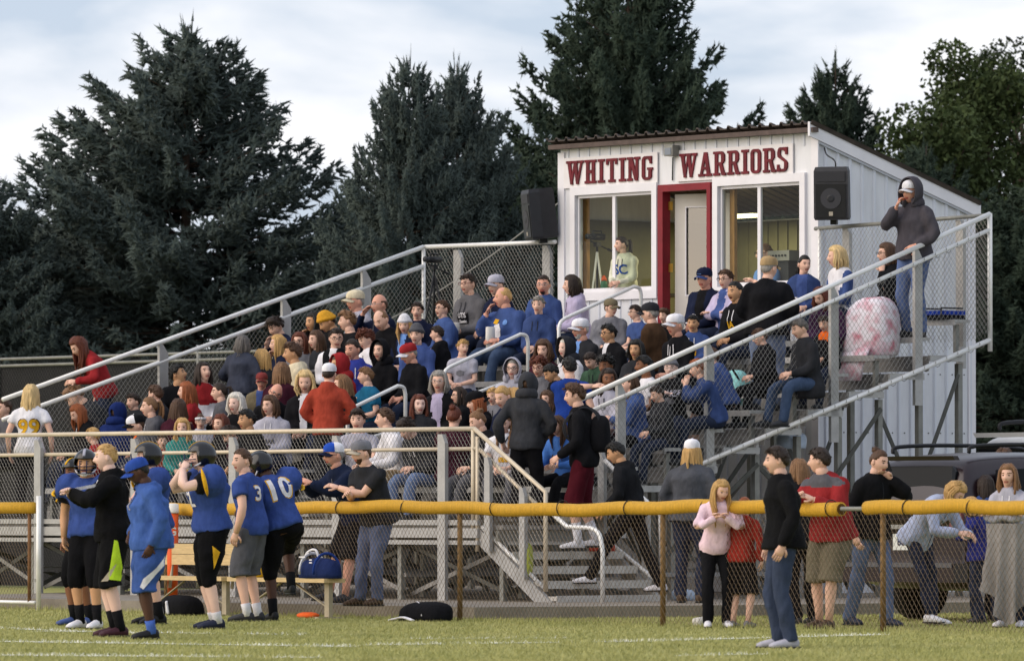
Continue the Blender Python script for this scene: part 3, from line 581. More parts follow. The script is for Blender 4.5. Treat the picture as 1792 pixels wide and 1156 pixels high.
# pale storage shed seen between the braces
SH = empty('storage_shed', (-9, 12, 0), 'low pale storage shed seen between the bleacher braces', 'shed')
mb = MB(); mb.box((-12.3, 11.6, .65), (7.5, 1.6, 1.25)); mb.build('wall', mat('pale_shed', 'b9b2a6', .7, 0, 4, .15), SH)
mb = MB(); mb.box((-12.3, 11.6, 1.30), (7.8, 1.9, .06)); mb.build('roof', GALV, SH)
for i in range(36): mb = MB(); mb.box((-15.9 + i * .2, 10.79, .65), (.03, .02, 1.2)); mb.build('siding_rib', mat('pale_shed', ''), SH)
# ---------------------------------------------------------------- trees
def spruce_mesh(H, Rb, seed, dens=1.0, tops=1):
    r = np.random.default_rng(seed); V = []; Fc = []
    tr_ = MB(); lim = MB()
    tw_b, tw_d, tw_l, tw_r = [], [], [], []
    for tp in range(tops):
        ox = 0 if tops == 1 else (-0.62 + 1.24 * tp) * Rb * .42; Ht = H * (1 - .04 * tp)
        tr_.tube([(ox * .3, 0, 0), (ox * .7, 0, Ht * .4), (ox, 0, Ht * .75), (ox, .02, Ht)], [.17 * H / 10, .13 * H / 10, .06 * H / 10, .012], 8)
        z = 0.5
        while z < Ht * .985:
            t = z / Ht; nb = int(r.integers(7, 10)) if t < .9 else 5
            L0 = Rb * min(1.0, ((1 - t) / .40)) ** .85 * (1.0 if t > .12 else .7 + 2.5 * t); L0 = max(L0, .2)
            for b in range(nb):
                a = r.uniform(0, 2 * math.pi); L = L0 * r.uniform(.74, 1.10); el = -0.30 + .72 * t ** 1.6 + r.normal(0, .09)
                dxy = np.array((math.cos(a), math.sin(a), 0)); side = np.array((-math.sin(a), math.cos(a), 0)); base = np.array((ox * min(1, t * 1.5 + .2), 0, z))
                def ax(u): return base + dxy * L * u * math.cos(el * .8) + np.array((0, 0, 1)) * (L * u * math.sin(el) + .22 * L * u ** 3)
                if L > .5: lim.tube([ax(0), ax(.4), ax(.75)], [.022, .014, .008], 4, cap=False)
                n = int(max(8, (52 if t > .45 else 14) * L ** 1.0 * dens))
                U = r.uniform(.18, 1.02, n); 
                for u in U:
                    p = ax(u); s_ = r.choice((-1, 1)); ln = r.uniform(.16, .38) * (1.15 - .45 * u) * (0.6 + .4 * min(1, L))
                    d = dxy * r.uniform(.35, 1.0) + side * s_ * r.uniform(.1, 1.1) * (1.05 - .6 * u) + np.array((0, 0, 1)) * r.uniform(-.35, .5 + .5 * t)
                    d /= np.linalg.norm(d); off = side * s_ * r.uniform(0, .26) * L * .8 * (1 - u) + np.array((0, 0, r.uniform(-.22, .06)))
                    tw_b.append(p + off); tw_d.append(d); tw_l.append(ln); tw_r.append(r.uniform(.03, .052))
                tw_b.append(ax(.92)); tw_d.append((ax(1) - ax(.9)) / np.linalg.norm(ax(1) - ax(.9))); tw_l.append(.32); tw_r.append(.04)
            z += r.uniform(.17, .26) * H / 10
        for q in range(3):
            tw_b.append(np.array((ox + r.normal(0, .05), r.normal(0, .05), Ht - .25))); tw_d.append(np.array((r.normal(0, .1), r.normal(0, .1), 1))); tw_l.append(r.uniform(.4, .75)); tw_r.append(.025)
    Bs = np.array(tw_b); D = np.array(tw_d); D /= np.linalg.norm(D, axis=1)[:, None]; Ln = np.array(tw_l); Rr = np.array(tw_r); n = len(Bs)
    ref = np.where(np.abs(D[:, 2:3]) < .9, np.array([[0, 0, 1.0]]), np.array([[1.0, 0, 0]])); A = np.cross(D, ref); A /= np.linalg.norm(A, axis=1)[:, None]; B2 = np.cross(D, A)
    allV = []; allF = []; c = 0
    # each twig: a tapered three-sided brush plus ragged needle blades
    ring = [Bs + D * (Ln * .12)[:, None] + (A * math.cos(k * 2.094) + B2 * math.sin(k * 2.094)) * Rr[:, None] for k in range(3)]
    tip = Bs + D * Ln[:, None]
    vs = np.stack([*ring, tip], 1).reshape(-1, 3); idx = np.arange(n) * 4
    fs = np.concatenate([np.stack([idx, idx + 1, idx + 3], 1), np.stack([idx + 1, idx + 2, idx + 3], 1), np.stack([idx + 2, idx, idx + 3], 1)])
    allV.append(vs); allF.append(fs); c += len(vs)
    for k in range(3):
        ph = r.uniform(0, 6.28, n); rd = A * np.cos(ph)[:, None] + B2 * np.sin(ph)[:, None]; st = r.uniform(.1, .7, n); p = Bs + D * (Ln * st)[:, None]
        wv = np.cross(rd, D) * .024; q = p + D * (Ln * .3)[:, None] + rd * (Rr * 2.6)[:, None]
        vs = np.stack([p - wv, p + wv, q], 1).reshape(-1, 3); idx = c + np.arange(n) * 3
        allV.append(vs); allF.append(np.stack([idx, idx + 1, idx + 2], 1)); c += len(vs)
    return np.concatenate(allV), np.concatenate(allF), tr_, lim
def np_mesh(name, V, F_):
    me = bpy.data.meshes.new(name); V = np.asarray(V, np.float32); F_ = np.asarray(F_, np.int32); n, k = F_.shape
    me.vertices.add(len(V)); me.vertices.foreach_set('co', V.ravel()); me.loops.add(n * k); me.loops.foreach_set('vertex_index', F_.ravel())
    me.polygons.add(n); me.polygons.foreach_set('loop_start', np.arange(n, dtype=np.int32) * k); me.polygons.foreach_set('loop_total', np.full(n, k, np.int32)); me.update(calc_edges=True); return me
SPR = mat('spruce_needles', '48524e', 0.85, 0, 1.6, 0.35, spec=0.15); SPR2 = mat('spruce_needles_green', '364236', 0.85, 0, 1.6, 0.35, spec=0.15); BARK = mat('bark', '4a3d33', 0.95, 0, 8, 0.4, 0.5, 12)
_sp = {}
def spruce(px, pyt, Z, wpx, label, proto, rot, m=None, tops=1):
    """spruce whose tip shows at (px, pyt), Z metres from the camera, wpx photo pixels wide"""
    x, y, zt = atD(px, pyt, Z); 
    if proto not in _sp:
        V, F_, tr_, lim = spruce_mesh(10.0, 3.0, proto, 1.0, tops); me = np_mesh('crown', V, F_)
        _sp[proto] = (me, tr_, lim, [None, None]); 
    me, tr_, lim, cache = _sp[proto]
    e = empty('spruce_tree', (x, y, 0), label, 'tree', 'spruces behind the bleacher'); s_ = zt / 10.0; wsc = (wpx * Z / FPX / 2) / 3.0
    e.scale = (wsc, wsc, s_); e.rotation_euler.z = rot
    if cache[0] is None:
        c = bpy.data.objects.new('crown', me); COL.objects.link(c); t_ = tr_.build('trunk', BARK, None, True, off=(0, 0, 0)); l_ = lim.build('limbs', BARK, None, True, off=(0, 0, 0)); cache[:] = [(c, t_, l_), 1]
        me.materials.append(SPR)
    else:
        c, t_, l_ = [o.copy() for o in cache[0]]; [COL.objects.link(o) for o in (c, t_, l_)]
    for o in (c, t_, l_): o.parent = e
    c.material_slots[0].link = 'OBJECT'; c.material_slots[0].material = m or SPR
    return e
spruce(325, 45, 118, 640, 'broad grey green spruce, the largest one on the left', 11, 0.3)
spruce(715, 105, 112, 310, 'spruce with a thin bare leader between the broad spruce and the press box', 12, 1.2)
spruce(800, 112, 114, 330, 'bushy topped spruce directly left of the press box', 11, 2.9)
spruce(1100, -110, 122, 480, 'tallest dark spruce rising behind the press box', 12, 4.0, SPR2)
spruce(1462, 105, 130, 330, 'dark spruce with spiky top right of the press box roof', 11, 5.1, SPR2)
spruce(-25, 310, 116, 380, 'low spruce cut by the left edge of the picture', 12, 2.2)
spruce(585, 385, 124, 380, 'small dark spruce filling the gap right of the broad spruce', 12, 3.3)
spruce(920, 240, 128, 420, 'dark spruce half hidden behind the left end of the press box', 11, 0.9, SPR2)
spruce(1620, 255, 122, 480, 'dark spruce at the right behind the hooded man', 12, 5.6, SPR2)
spruce(1800, 320, 120, 480, 'dark low spruce at the right edge behind the parked cars', 11, 1.9, SPR2)
spruce(110, 370, 126, 440, 'dark spruce low between the two left spruces', 11, 4.4)
spruce(1330, 250, 134, 460, 'dark spruce hidden low behind the press box', 12, .4, SPR2)
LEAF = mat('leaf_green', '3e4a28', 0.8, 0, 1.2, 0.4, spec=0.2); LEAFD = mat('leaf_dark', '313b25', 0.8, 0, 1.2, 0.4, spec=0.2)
def leafy(px, pyt, Z, wpx, label, seed, m, nl=16000, low=.25):
    x, y, zt = atD(px, pyt, Z); r = np.random.default_rng(seed); W = wpx * Z / FPX / 2
    e = empty('leafy_tree', (x, y, 0), label, 'tree', 'leafy trees at the right edge')
    br = MB(); br.tube([(0, 0, 0), (.1, 0, zt * .3), (.0, .1, zt * .6), (.05, 0, zt * .9)], [.3, .22, .13, .04], 8)
    cl = []
    for i in range(34):
        t = r.uniform(low, .97); a = r.uniform(0, 6.28); q = W * math.sqrt(max(.05, 1 - ((t - .55) / .5) ** 2)) * r.uniform(.25, 1); c = np.array((math.cos(a) * q, math.sin(a) * q, zt * t)); cl.append((c, r.uniform(.45, 1.0)))
        br.tube([(0, 0, zt * t * .75), c * np.array((.5, .5, .93)), c], [.07, .04, .015], 5, cap=False)
    br.build('trunk', BARK, e, True, off=(0, 0, 0))
    C_ = np.array([cl[i][0] for i in r.integers(0, len(cl), nl)]); S_ = np.array([cl[i][1] for i in r.integers(0, len(cl), nl)])
    ii = r.integers(0, len(cl), nl); C_ = np.array([cl[i][0] for i in ii]); S_ = np.array([cl[i][1] for i in ii])
    d = r.normal(size=(nl, 3)); d /= np.linalg.norm(d, axis=1)[:, None]; p = C_ + d * (S_ * r.uniform(.3, 1, nl) ** .5)[:, None] * np.array((1, 1, .75))
    u = r.normal(size=(nl, 3)); u /= np.linalg.norm(u, axis=1)[:, None]; v = np.cross(u, r.normal(size=(nl, 3))); v /= np.linalg.norm(v, axis=1)[:, None]
    sz = r.uniform(.045, .085, nl)[:, None]
    Q = np.stack([p - u * sz, p + v * sz * .55, p + u * sz, p - v * sz * .55], 1).reshape(-1, 3); me = np_mesh('crown', Q, np.arange(nl * 4).reshape(-1, 4)); me.materials.append(m)
    o = bpy.data.objects.new('crown', me); COL.objects.link(o); o.parent = e
leafy(1715, 75, 128, 260, 'tall leafy green tree at the right edge', 5, LEAF, 14000, .55); leafy(1640, 190, 126, 240, 'shorter loose leafy tree between the spiky spruce and the tall leafy tree', 6, LEAF, 9000, .6); leafy(1800, 60, 136, 240, 'dark leafy tree cut by the right edge', 8, LEAFD, 12000)
# dense dark shrubs closing the view under the trees
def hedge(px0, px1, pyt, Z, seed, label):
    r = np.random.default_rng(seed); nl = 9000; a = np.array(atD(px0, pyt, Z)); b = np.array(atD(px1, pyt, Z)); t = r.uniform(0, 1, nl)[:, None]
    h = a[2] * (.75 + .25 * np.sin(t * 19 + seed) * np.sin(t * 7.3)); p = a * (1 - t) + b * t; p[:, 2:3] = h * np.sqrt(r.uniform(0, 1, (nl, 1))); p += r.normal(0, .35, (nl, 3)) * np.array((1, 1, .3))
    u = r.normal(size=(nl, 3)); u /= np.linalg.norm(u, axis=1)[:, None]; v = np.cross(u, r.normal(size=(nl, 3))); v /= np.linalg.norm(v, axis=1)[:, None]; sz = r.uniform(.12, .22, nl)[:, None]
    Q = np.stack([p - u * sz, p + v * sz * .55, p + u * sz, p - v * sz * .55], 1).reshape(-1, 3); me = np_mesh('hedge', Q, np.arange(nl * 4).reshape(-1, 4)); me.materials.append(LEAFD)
    o = bpy.data.objects.new('hedge', me); COL.objects.link(o); tag(o, label, 'hedge')
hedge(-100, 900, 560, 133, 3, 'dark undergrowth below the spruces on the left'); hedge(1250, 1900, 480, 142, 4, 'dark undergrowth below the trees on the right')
# ---------------------------------------------------------------- grass blades on the near field
ng = 190000; r = np.random.default_rng(3)
Zs = 50 + 34 * r.uniform(0, 1, ng) ** 1.15; us = r.uniform(-.083, .083, ng); P = CP[None] + Zs[:, None] * (FV[None] + us[:, None] * RV[None])
keep = np.ones(ng, bool)
_c = np.ones(ng, bool)
for i in range(len(_p)):
    a_, b_ = _p[i], _p[(i + 1) % len(_p)]; _c &= ((b_[0] - a_[0]) * (P[:, 1] - a_[1]) - (b_[1] - a_[1]) * (P[:, 0] - a_[0])) > -.02
P = P[~_c]; ng = len(P)
onl = np.zeros(ng, bool)
for (p, q, wd) in LINES:
    a = np.array(atz(*p)); b = np.array(atz(*q)); d = b - a; L = np.linalg.norm(d); d /= L; rel = P - a; s_ = rel @ d; t = np.abs(rel @ np.array((-d[1], d[0]))); onl |= ((s_ > 0) & (s_ < L) & (t < wd * (.5 + .35 * np.sin(s_ * 2.1) * np.sin(s_ * .77))) & (r.random(ng) < .8))
hh = r.uniform(.014, .036, ng); 
fd = (P - F0[None]) @ FN; near = np.exp(-((fd) / .18) ** 2) ; hh = hh * (1 + 1.6 * near)
aa = r.uniform(0, 6.28, ng); wv = np.stack([np.cos(aa), np.sin(aa)], 1) * .0045; ln = r.normal(0, .014, (ng, 2))
Q = np.stack([np.c_[P - wv, np.zeros(ng)], np.c_[P + wv, np.zeros(ng)], np.c_[P + ln, hh]], 1).reshape(-1, 3)
Q = Q.reshape(-1, 3, 3)
for (nm, sel, m_, lb) in (('grass', ~onl, M_BLADE, 'short green grass blades on the sideline'), ('painted_grass', onl, M_PAINT, 'white painted sideline marks on the grass blades')):
    q = Q[sel].reshape(-1, 3); me = np_mesh(nm, q, np.arange(len(q)).reshape(-1, 3)); me.materials.append(m_); o = bpy.data.objects.new(nm, me); COL.objects.link(o); tag(o, lb, 'grass', kind='stuff')
# ================================================================ people
def nz(v): v = np.asarray(v, float); return v / (np.linalg.norm(v) + 1e-12)
def sm(e0, e1, x): t = np.clip((x - e0) / (e1 - e0), 0, 1); return t * t * (3 - 2 * t)
SKIN = {'light': 'dcb19b', 'pale': 'e4bfae', 'tan': 'c4956f', 'brown': '7d5238', 'dark': '4a2f22', 'ruddy': 'd49c85'}
HAIRC = {'black': '141210', 'darkbrown': '2a1d14', 'brown': '4a3220', 'lightbrown': '79583a', 'auburn': '5a2a18', 'ginger': '8a4a24', 'blonde': 'b8925a', 'paleblonde': 'cdb07c', 'grey': '8c8780', 'white': 'c9c4bb', 'saltpepper': '5e5955'}
CLO = {'black': '17171a', 'charcoal': '2c2d31', 'grey': '74747a', 'lgrey': 'a9a8b4', 'mgrey': '55555a', 'white': 'dcdade', 'blue': '425488', 'royal': '334a8c', 'dblue': '1b2a5c', 'navy': '1a2036', 'lblue': '6d93cf', 'teal': '2c7a74', 'red': '8e272a', 'brick': '9c4030', 'maroon': '4c1620', 'burg': '3a1824', 'green': '3d5644', 'tan': 'a38a66', 'cream': 'cfc4a8', 'brown': '463324', 'orange': 'd9641e', 'purple': '4a2a58', 'jean': '3b4a63', 'ljean': '66789a', 'djean': '252c3e', 'gold': 'd7a42a', 'yellow': 'e3c02a', 'pink': 'e0c4cc', 'lilac': 'b3a9c4', 'khaki': '6d6450', 'denimj': '9aa4bf', 'lime': 'bfe03a', 'aqua': '86c6c4', 'olive': '4c4c34', 'beige': 'b8ac98', 'copper': '8c3a24'}
def cloth(c):
    hx = CLO.get(c, c); return mat('cloth_' + c, hx, 0.95, 0, 9, 0.3, 0.7, 11, spec=0.1, bdist=.035, stretch=(1, 1, .55))
def skinm(c): return mat('skin_' + c, SKIN[c], 0.55, 0, 9, 0.07, spec=0.3)
def hairm(c): return mat('hair_' + c, HAIRC[c], 0.55, 0, 55, 0.35, 0.5, 90, spec=0.35, stretch=(1, 1, .12))
EYEW = mat('eye_white', '8a766a', .5); EYED = mat('eye_dark', '1d1512', .3); LIPM = {}
def lipm(c): return mat('lip_' + c, {'light': 'a5645a', 'pale': 'b06a62', 'tan': '8f554a', 'brown': '5c3530', 'dark': '3a211d', 'ruddy': 'a25a50'}[c], .5)
# ---- head surface, face towards -Y
NS_, NR_ = 36, 28
def head_grid():
    tt = np.arange(NS_) / NS_ * 2 * math.pi; ph = tt + .42 * np.sin(tt)      # denser at the back of the parameter, shifted below
    ph = ph + math.pi                                                      # dense side to the face
    ph = np.where(True, ph, ph)
    th = np.linspace(0.0, math.pi, NR_)[1:-1]; th = th + .12 * np.sin(2 * th)
    T, Pp = np.meshgrid(th, ph, indexing='ij')
    return np.stack([np.sin(T) * np.sin(Pp), np.sin(T) * np.cos(Pp), np.cos(T)], -1)   # unit dirs, ph=pi -> y=-1
HD = head_grid()
def head_base(d, w=1.0):
    x, y, z = d[..., 0] * .075 * w, d[..., 1] * .097, d[..., 2] * .118
    lo = sm(0.0, 1.0, -z / .118)
    x = x * (1 - .30 * lo ** 1.2); back = np.clip(d[..., 1], 0, 1)
    y = y * (1 - .50 * lo * (back > 0)) 
    y = np.where(d[..., 1] < 0, y * (1 - .04 * lo) - .012 * np.exp(-((z + .085) / .03) ** 2) * np.clip(-d[..., 1], 0, 1), y)
    fr = np.clip(-d[..., 1], 0, 1); y = y + .010 * fr ** 4 * sm(-.02, .09, z)       # flatter forehead
    return x, y, z
def head_points(jaw=0.0, w=1.0, nose=1.0):
    x, y, z = head_base(HD, w); fr = (HD[..., 1] < .2)
    ax_ = np.abs(x)
    b = .024 * nose * np.exp(-(x / (.0095 + .006 * sm(.0, -.03, z))) ** 2) * sm(.030, -.026, z) * sm(-.043, -.030, z)
    b += -.011 * np.exp(-((ax_ - .031) / .015) ** 2 - ((z - .012) / .011) ** 2)
    b += .005 * np.exp(-((z - .031) / .008) ** 2) * np.exp(-(x / .05) ** 2)
    b += .005 * np.exp(-((ax_ - .042) / .018) ** 2 - ((z + .025) / .022) ** 2)
    b += .006 * np.exp(-(x / .021) ** 2 - ((z + .054) / .006) ** 2) + .006 * np.exp(-(x / .018) ** 2 - ((z + .068) / .006) ** 2) - .004 * np.exp(-(x / .026) ** 2 - ((z + .061) / .004) ** 2)
    b += -.005 * np.exp(-(x / .03) ** 2 - ((z + .079) / .006) ** 2) + .007 * np.exp(-(x / .022) ** 2 - ((z + .096) / .014) ** 2)
    if jaw: b += -.03 * np.exp(-(x / .016) ** 2 - ((z + .066) / .013) ** 2)
    y = y - b * fr
    return np.stack([x, y, z], -1)
def grid_faces(nr, ns, o=0):
    f = []
    for i in range(nr - 1):
        for j in range(ns): f.append((o + i * ns + j, o + (i + 1) * ns + j, o + (i + 1) * ns + (j + 1) % ns, o + i * ns + (j + 1) % ns))
    return f
HF = grid_faces(NR_ - 2, NS_)
HF = HF + [tuple(range(NS_)), tuple(range((NR_ - 2) * NS_ - 1, (NR_ - 3) * NS_ - 1, -1))]
class Acc:
    """vertex/face collector on numpy arrays"""
    def __init__(s): s.v = []; s.f = []; s.m = []; s.n = 0
    def add(s, v, f, mi=0):
        v = np.asarray(v, float).reshape(-1, 3); s.v.append(v); o = s.n; s.f.extend([tuple(i + o for i in q) for q in f])
        s.m.extend(mi if isinstance(mi, list) else [mi] * len(f)); s.n += len(v)
    def mesh(s, name, mats, smooth=True):
        me = bpy.data.meshes.new(name); me.from_pydata(np.concatenate(s.v).tolist(), [], s.f)
        for q in mats: me.materials.append(q)
        if len(mats) > 1: me.polygons.foreach_set('material_index', s.m)
        if smooth: me.polygons.foreach_set('use_smooth', [True] * len(me.polygons))
        return me
def ball(c, r, nu=10, nv=7, R=None):
    r = np.array((r, r, r) if np.isscalar(r) else r, float); v = []
    for i in range(1, nv):
        t = math.pi * i / nv
        for j in range(nu): p = 2 * math.pi * j / nu; v.append((math.sin(t) * math.cos(p), math.sin(t) * math.sin(p), math.cos(t)))
    v = np.array(v) * r
    if R is not None: v = v @ R.T
    f = [(i * nu + j, (i + 1) * nu + j, (i + 1) * nu + (j + 1) % nu, i * nu + (j + 1) % nu) for i in range(nv - 2) for j in range(nu)]
    f += [tuple(range(nu)), tuple(range((nv - 1) * nu - 1, (nv - 2) * nu - 1, -1))]
    return v + np.asarray(c, float), f
def ik(a, b, l1, l2, pole):
    a = np.asarray(a, float); b = np.asarray(b, float); d = b - a; L = np.linalg.norm(d); u = d / (L + 1e-9); L = min(max(L, abs(l1 - l2) + .02), (l1 + l2) * .997); b = a + u * L
    x = (l1 * l1 - l2 * l2 + L * L) / (2 * L); h = math.sqrt(max(0, l1 * l1 - x * x)); p = np.asarray(pole, float); p = p - u * (p @ u); p = nz(p)
    return a + u * x + p * h, b
def hand(acc, wrist, d, palm, mi=0, curl=.5, left=True, glove=1.0):
    d = nz(d); palm = nz(np.asarray(palm) - d * (np.asarray(palm) @ d)); s_ = np.cross(d, palm) * (1 if left else -1)
    c = wrist; k = glove
    ax = [(s_, palm)] * 4
    v, f = tube([c - d * .01, c + d * .02, c + d * .06, c + d * .092], [(.026 * k, .019 * k), (.034 * k, .018 * k), (.042 * k, .016 * k), (.038 * k, .012 * k)], 8, axes=ax); acc.add(v, f, mi)
    for (o, L) in ((-.030, .060), (-.010, .076), (.011, .080), (.031, .070)):
        b = c + d * .085 + s_ * o * k; d1 = nz(d + palm * curl * .6); d2 = nz(d + palm * curl * 2.0); m_ = b + d1 * L * .5; v, f = tube([b, m_, m_ + d2 * L * .5], [.0095 * k, .009 * k, .0065 * k], 5); acc.add(v, f, mi)
    b = c + d * .025 + s_ * .034 * k; d1 = nz(d * .7 + s_ * .7 + palm * .3); m_ = b + d1 * .04; v, f = tube([b, m_, m_ + nz(d * .9 + s_ * .15 + palm * .3) * .035], [.012 * k, .011 * k, .008 * k], 5); acc.add(v, f, mi)
REMESH = []     # garments waiting for the one batched surface union
def wrinkle(co, no, seed, amp):
    r = np.random.default_rng(seed); s_ = np.zeros(len(co)); w = co + .05 * np.sin(co[:, [1, 2, 0]] * 11 + seed)
    for k in range(7):
        q = r.normal(size=3); q /= np.linalg.norm(q); fr = r.uniform(14, 46); s_ += (1.1 - 1.9 * np.abs(np.sin(w @ q * fr * .5 + r.uniform(0, 6.28)))) * (20 / fr)
    return co + no * (np.tanh(s_ * .8) * amp)[:, None]
def zone_none(c, X): return None
PEOPLE = []
def sleeve_len(kind): return {'tee': .62, 'jersey': .55, 'tank': .15}.get(kind, 1.0)
def person(px, py, label, top=('grey', 'hoodie'), bot=('jean', 'pants'), hair=('short', 'brown'), k=None, at=None, sit=True, v=-45, hv=None, hp=4, hr=0, lean=8, arms=('lap', 'lap'), size=1.0, hat=None, gl=None, skin='light', shoe='charcoal', bulk=1.0, fem=False, feet=None, q=.031, group='spectators in the bleacher', twist=0, jaw=0, beard=None, decal=None, inner=None, sleeve=None, hips=0, curl=.5, socks=None, extra=None, hood=False, pads=False, zrot=None, dz=0.0, glove=None, pz=None, fixk=False, bdecal=None, side=0):
    sd = len(PEOPLE) * 13 + 5; r = np.random.default_rng(sd)
    if hv is None: hv = v + r.uniform(-18, 18)
    yaw = rad(v) + AZ; hy = rad(hv - v)
    ln = rad(lean)
    # --- skeleton (unit body, metres; facing -Y)
    X = {}
    if sit: P = np.array((0, 0, .115))
    else:
        P = np.array((0, .22 * math.sin(ln) + hips, .945)) if pz is None else np.array((0, .22 * math.sin(ln) + hips, pz))
    u1 = np.array((0, -math.sin(ln * .75), math.cos(ln * .75))); u2 = np.array((0, -math.sin(ln * 1.2), math.cos(ln * 1.2)))
    if side: sd0 = math.sin(rad(side)); u1 = nz(u1 + np.array((sd0 * .8, 0, 0))); u2 = nz(u2 + np.array((sd0 * 1.2, 0, 0)))
    waist = P + u1 * .17; chest = waist + (u1 + u2) / 2 * .18; neck = chest + u2 * .165
    sx = np.array((math.cos(twist), math.sin(twist), 0)); sx = nz(sx - u2 * (sx @ u2)) if side else sx; sw = .175 * (.92 if fem else 1.0) * (1 + (bulk - 1) * .5) * (1.2 if pads else 1)
    sh = {+1: neck - u2 * .078 + sx * sw, -1: neck - u2 * .078 - sx * sw}
    # head
    cy, sy, cp, sp = math.cos(hy), math.sin(hy), math.cos(rad(hp)), math.sin(rad(hp))
    fwd = np.array((sy * cp, -cy * cp, -sp)); upv = np.array((sy * sp, -cy * sp, cp)); yh = -fwd; zh = upv; xh = np.cross(yh, zh)
    if hr: cr, sr = math.cos(rad(hr)), math.sin(rad(hr)); xh, zh = xh * cr + zh * sr, zh * cr - xh * sr
    RH = np.stack([xh, yh, zh], 1); nd = nz(u2 * .65 + np.array((0, 0, .35)) + fwd * .12)
    HS = (1.0 if fem else 1.025) * r.uniform(.985, 1.02)
    HC = neck + nd * .050 + zh * .100 + fwd * .018
    # --- root placement: the head must sit where the photograph has it
    Rz = np.array([[math.cos(yaw), -math.sin(yaw)], [math.sin(yaw), math.cos(yaw)]])
    def world_off(pt, s_): q_ = Rz @ pt[:2] * s_; return np.array((q_[0], q_[1], pt[2] * s_))
    if at is not None and len(at) == 3: # given ground point
        root = np.array(at, float)
        z_need = None; d_ = (root[:2] + (Rz @ HC[:2]) * size - CP) @ FV; zc = CH + (HOR - py) * d_ / FPX; s_ = (zc - root[2]) / HC[2]
        s_ = min(max(s_, size * .86), size * 1.14)
        # slide along the image so that the head column matches
        hpx = 896 + FPX * ((root[:2] + (Rz @ HC[:2]) * s_ - CP) @ RV) / d_; root[:2] += RV * (px - hpx) * d_ / FPX
    else:
        best = None
        for kk in (range(10) if k is None else ([k] if not sit or fixk else [q_ for q_ in (k - 1, k, k + 1) if 0 <= q_ <= 9])):
            yr = YK(kk) + (0 if sit else (-.32 if at is None else at[0])); zb = SZ(kk) if sit else FZ(kk)
            zb += dz; s_ = size
            for _ in range(3):
                o = world_off(HC, s_); xw, zw = atY(px, py, yr + o[1]); s_ = (zw - zb) / HC[2]
            err = abs(s_ - size * 1.0) / size + (.05 if k is not None and kk != k else 0)
            if best is None or err < best[0]: best = (err, kk, s_, yr, zb)
        _, kk, s_, yr, zb = best; s_ = min(max(s_, size * .84), size * 1.16); o = world_off(HC, s_); xw, zw = atY(px, py, yr + o[1]); root = np.array((xw - o[0], yr, zb)); k = kk
    PEOPLE.append((label, px, py, k, round(float(s_ / size), 2), round(float(root[0]), 2), round(float(root[1]), 2)))
    e = empty('person', tuple(root), label, 'person', group); e.rotation_euler.z = yaw; e.scale = (s_, s_, s_)
    W2L = lambda p: (np.linalg.inv(np.array([[Rz[0][0], Rz[0][1], 0], [Rz[1][0], Rz[1][1], 0], [0, 0, 1]])) @ (np.array(p) - root)) / s_
    # --- limbs
    HX = .09
    hip = {+1: P + np.array((HX, 0, -.02)), -1: P + np.array((-HX, 0, -.02))}
    if feet is None:
        if sit: sp_ = .13 if not fem else .10; fz = -.43 / 1.0; feet = [(sp_ + r.uniform(-.03, .05), -.50 + r.uniform(-.08, .06), fz / s_ + .0), (-sp_ - r.uniform(-.03, .05), -.50 + r.uniform(-.08, .06), fz / s_)]
        else: feet = [(.11, r.uniform(-.05, .05), 0), (-.11, r.uniform(-.05, .05), 0)]
    knee, ank, toe = {}, {}, {}
    for (sd_, ft) in ((+1, feet[0]), (-1, feet[1])):
        a = np.array(ft[:3]) + np.array((0, 0.03, .085)); knee[sd_], ank[sd_] = ik(hip[sd_], a, .435, .42, (sd_ * .22, -1, .35 if sit else .05)); toe[sd_] = ft[3] if len(ft) > 3 else (sd_ * .12)
    elb, wri = {}, {}
    for (sd_, am) in ((+1, arms[0]), (-1, arms[1])):
        S = sh[sd_]; pole = np.array((sd_ * .55, .55, -.6))
        if isinstance(am, tuple) and len(am) == 3 and not isinstance(am[0], str): t = P + np.array((am[0], am[1], am[2]))
        elif isinstance(am, tuple) and am[0] == 'w': t = W2L(am[1])
        elif am == 'lap': t = P + np.array((sd_ * .07, -.30 + r.uniform(-.03, .03), .10))
        elif am == 'knee': t = P + np.array((sd_ * .15, -.42, .13))
        elif am == 'down': t = P + np.array((sd_ * .27, -.06, -.06))
        elif am == 'pocket': t = P + np.array((sd_ * .15, -.17, .06)); pole = np.array((sd_ * 1.0, .5, -.2))
        elif am == 'back': t = P + np.array((sd_ * .12, .16, .05)); pole = np.array((sd_ * 1.0, .4, 0))
        elif am == 'cross': t = chest + np.array((-sd_ * .08, -.22, -.10)); pole = np.array((sd_ * .9, -.2, -.6))
        elif am == 'mouth': t = HC + RH @ np.array((sd_ * .06, -.20, -.17)); pole = np.array((sd_ * .35, -.8, -.8))
        elif am == 'cheek': t = HC + RH @ np.array((sd_ * .12, -.11, -.20)); pole = np.array((sd_ * .25, -1, -.6))
        elif am == 'brow': t = HC + RH @ np.array((sd_ * .10, -.18, -.10)); pole = np.array((sd_ * .4, -.9, -.5))
        elif am == 'phone': t = P + np.array((sd_ * .06, -.34, .24)); pole = np.array((sd_ * .7, .3, -.8))
        elif am == 'chest': t = chest + np.array((sd_ * .05, -.24, -.02)); pole = np.array((sd_ * .8, 0, -.7))
        elif am == 'clap': t = chest + np.array((sd_ * .03, -.36, .0)); pole = np.array((sd_ * .8, .1, -.6))
        else: t = P + np.array((sd_ * .2, -.2, 0))
        elb[sd_], wri[sd_] = ik(S, t, .285, .255, pole)
    X = dict(P=P, waist=waist, chest=chest, neck=neck, u1=u1, u2=u2, sx=sx, sh=sh, elb=elb, wri=wri, knee=knee, ank=ank, hip=hip, HC=HC, RH=RH)
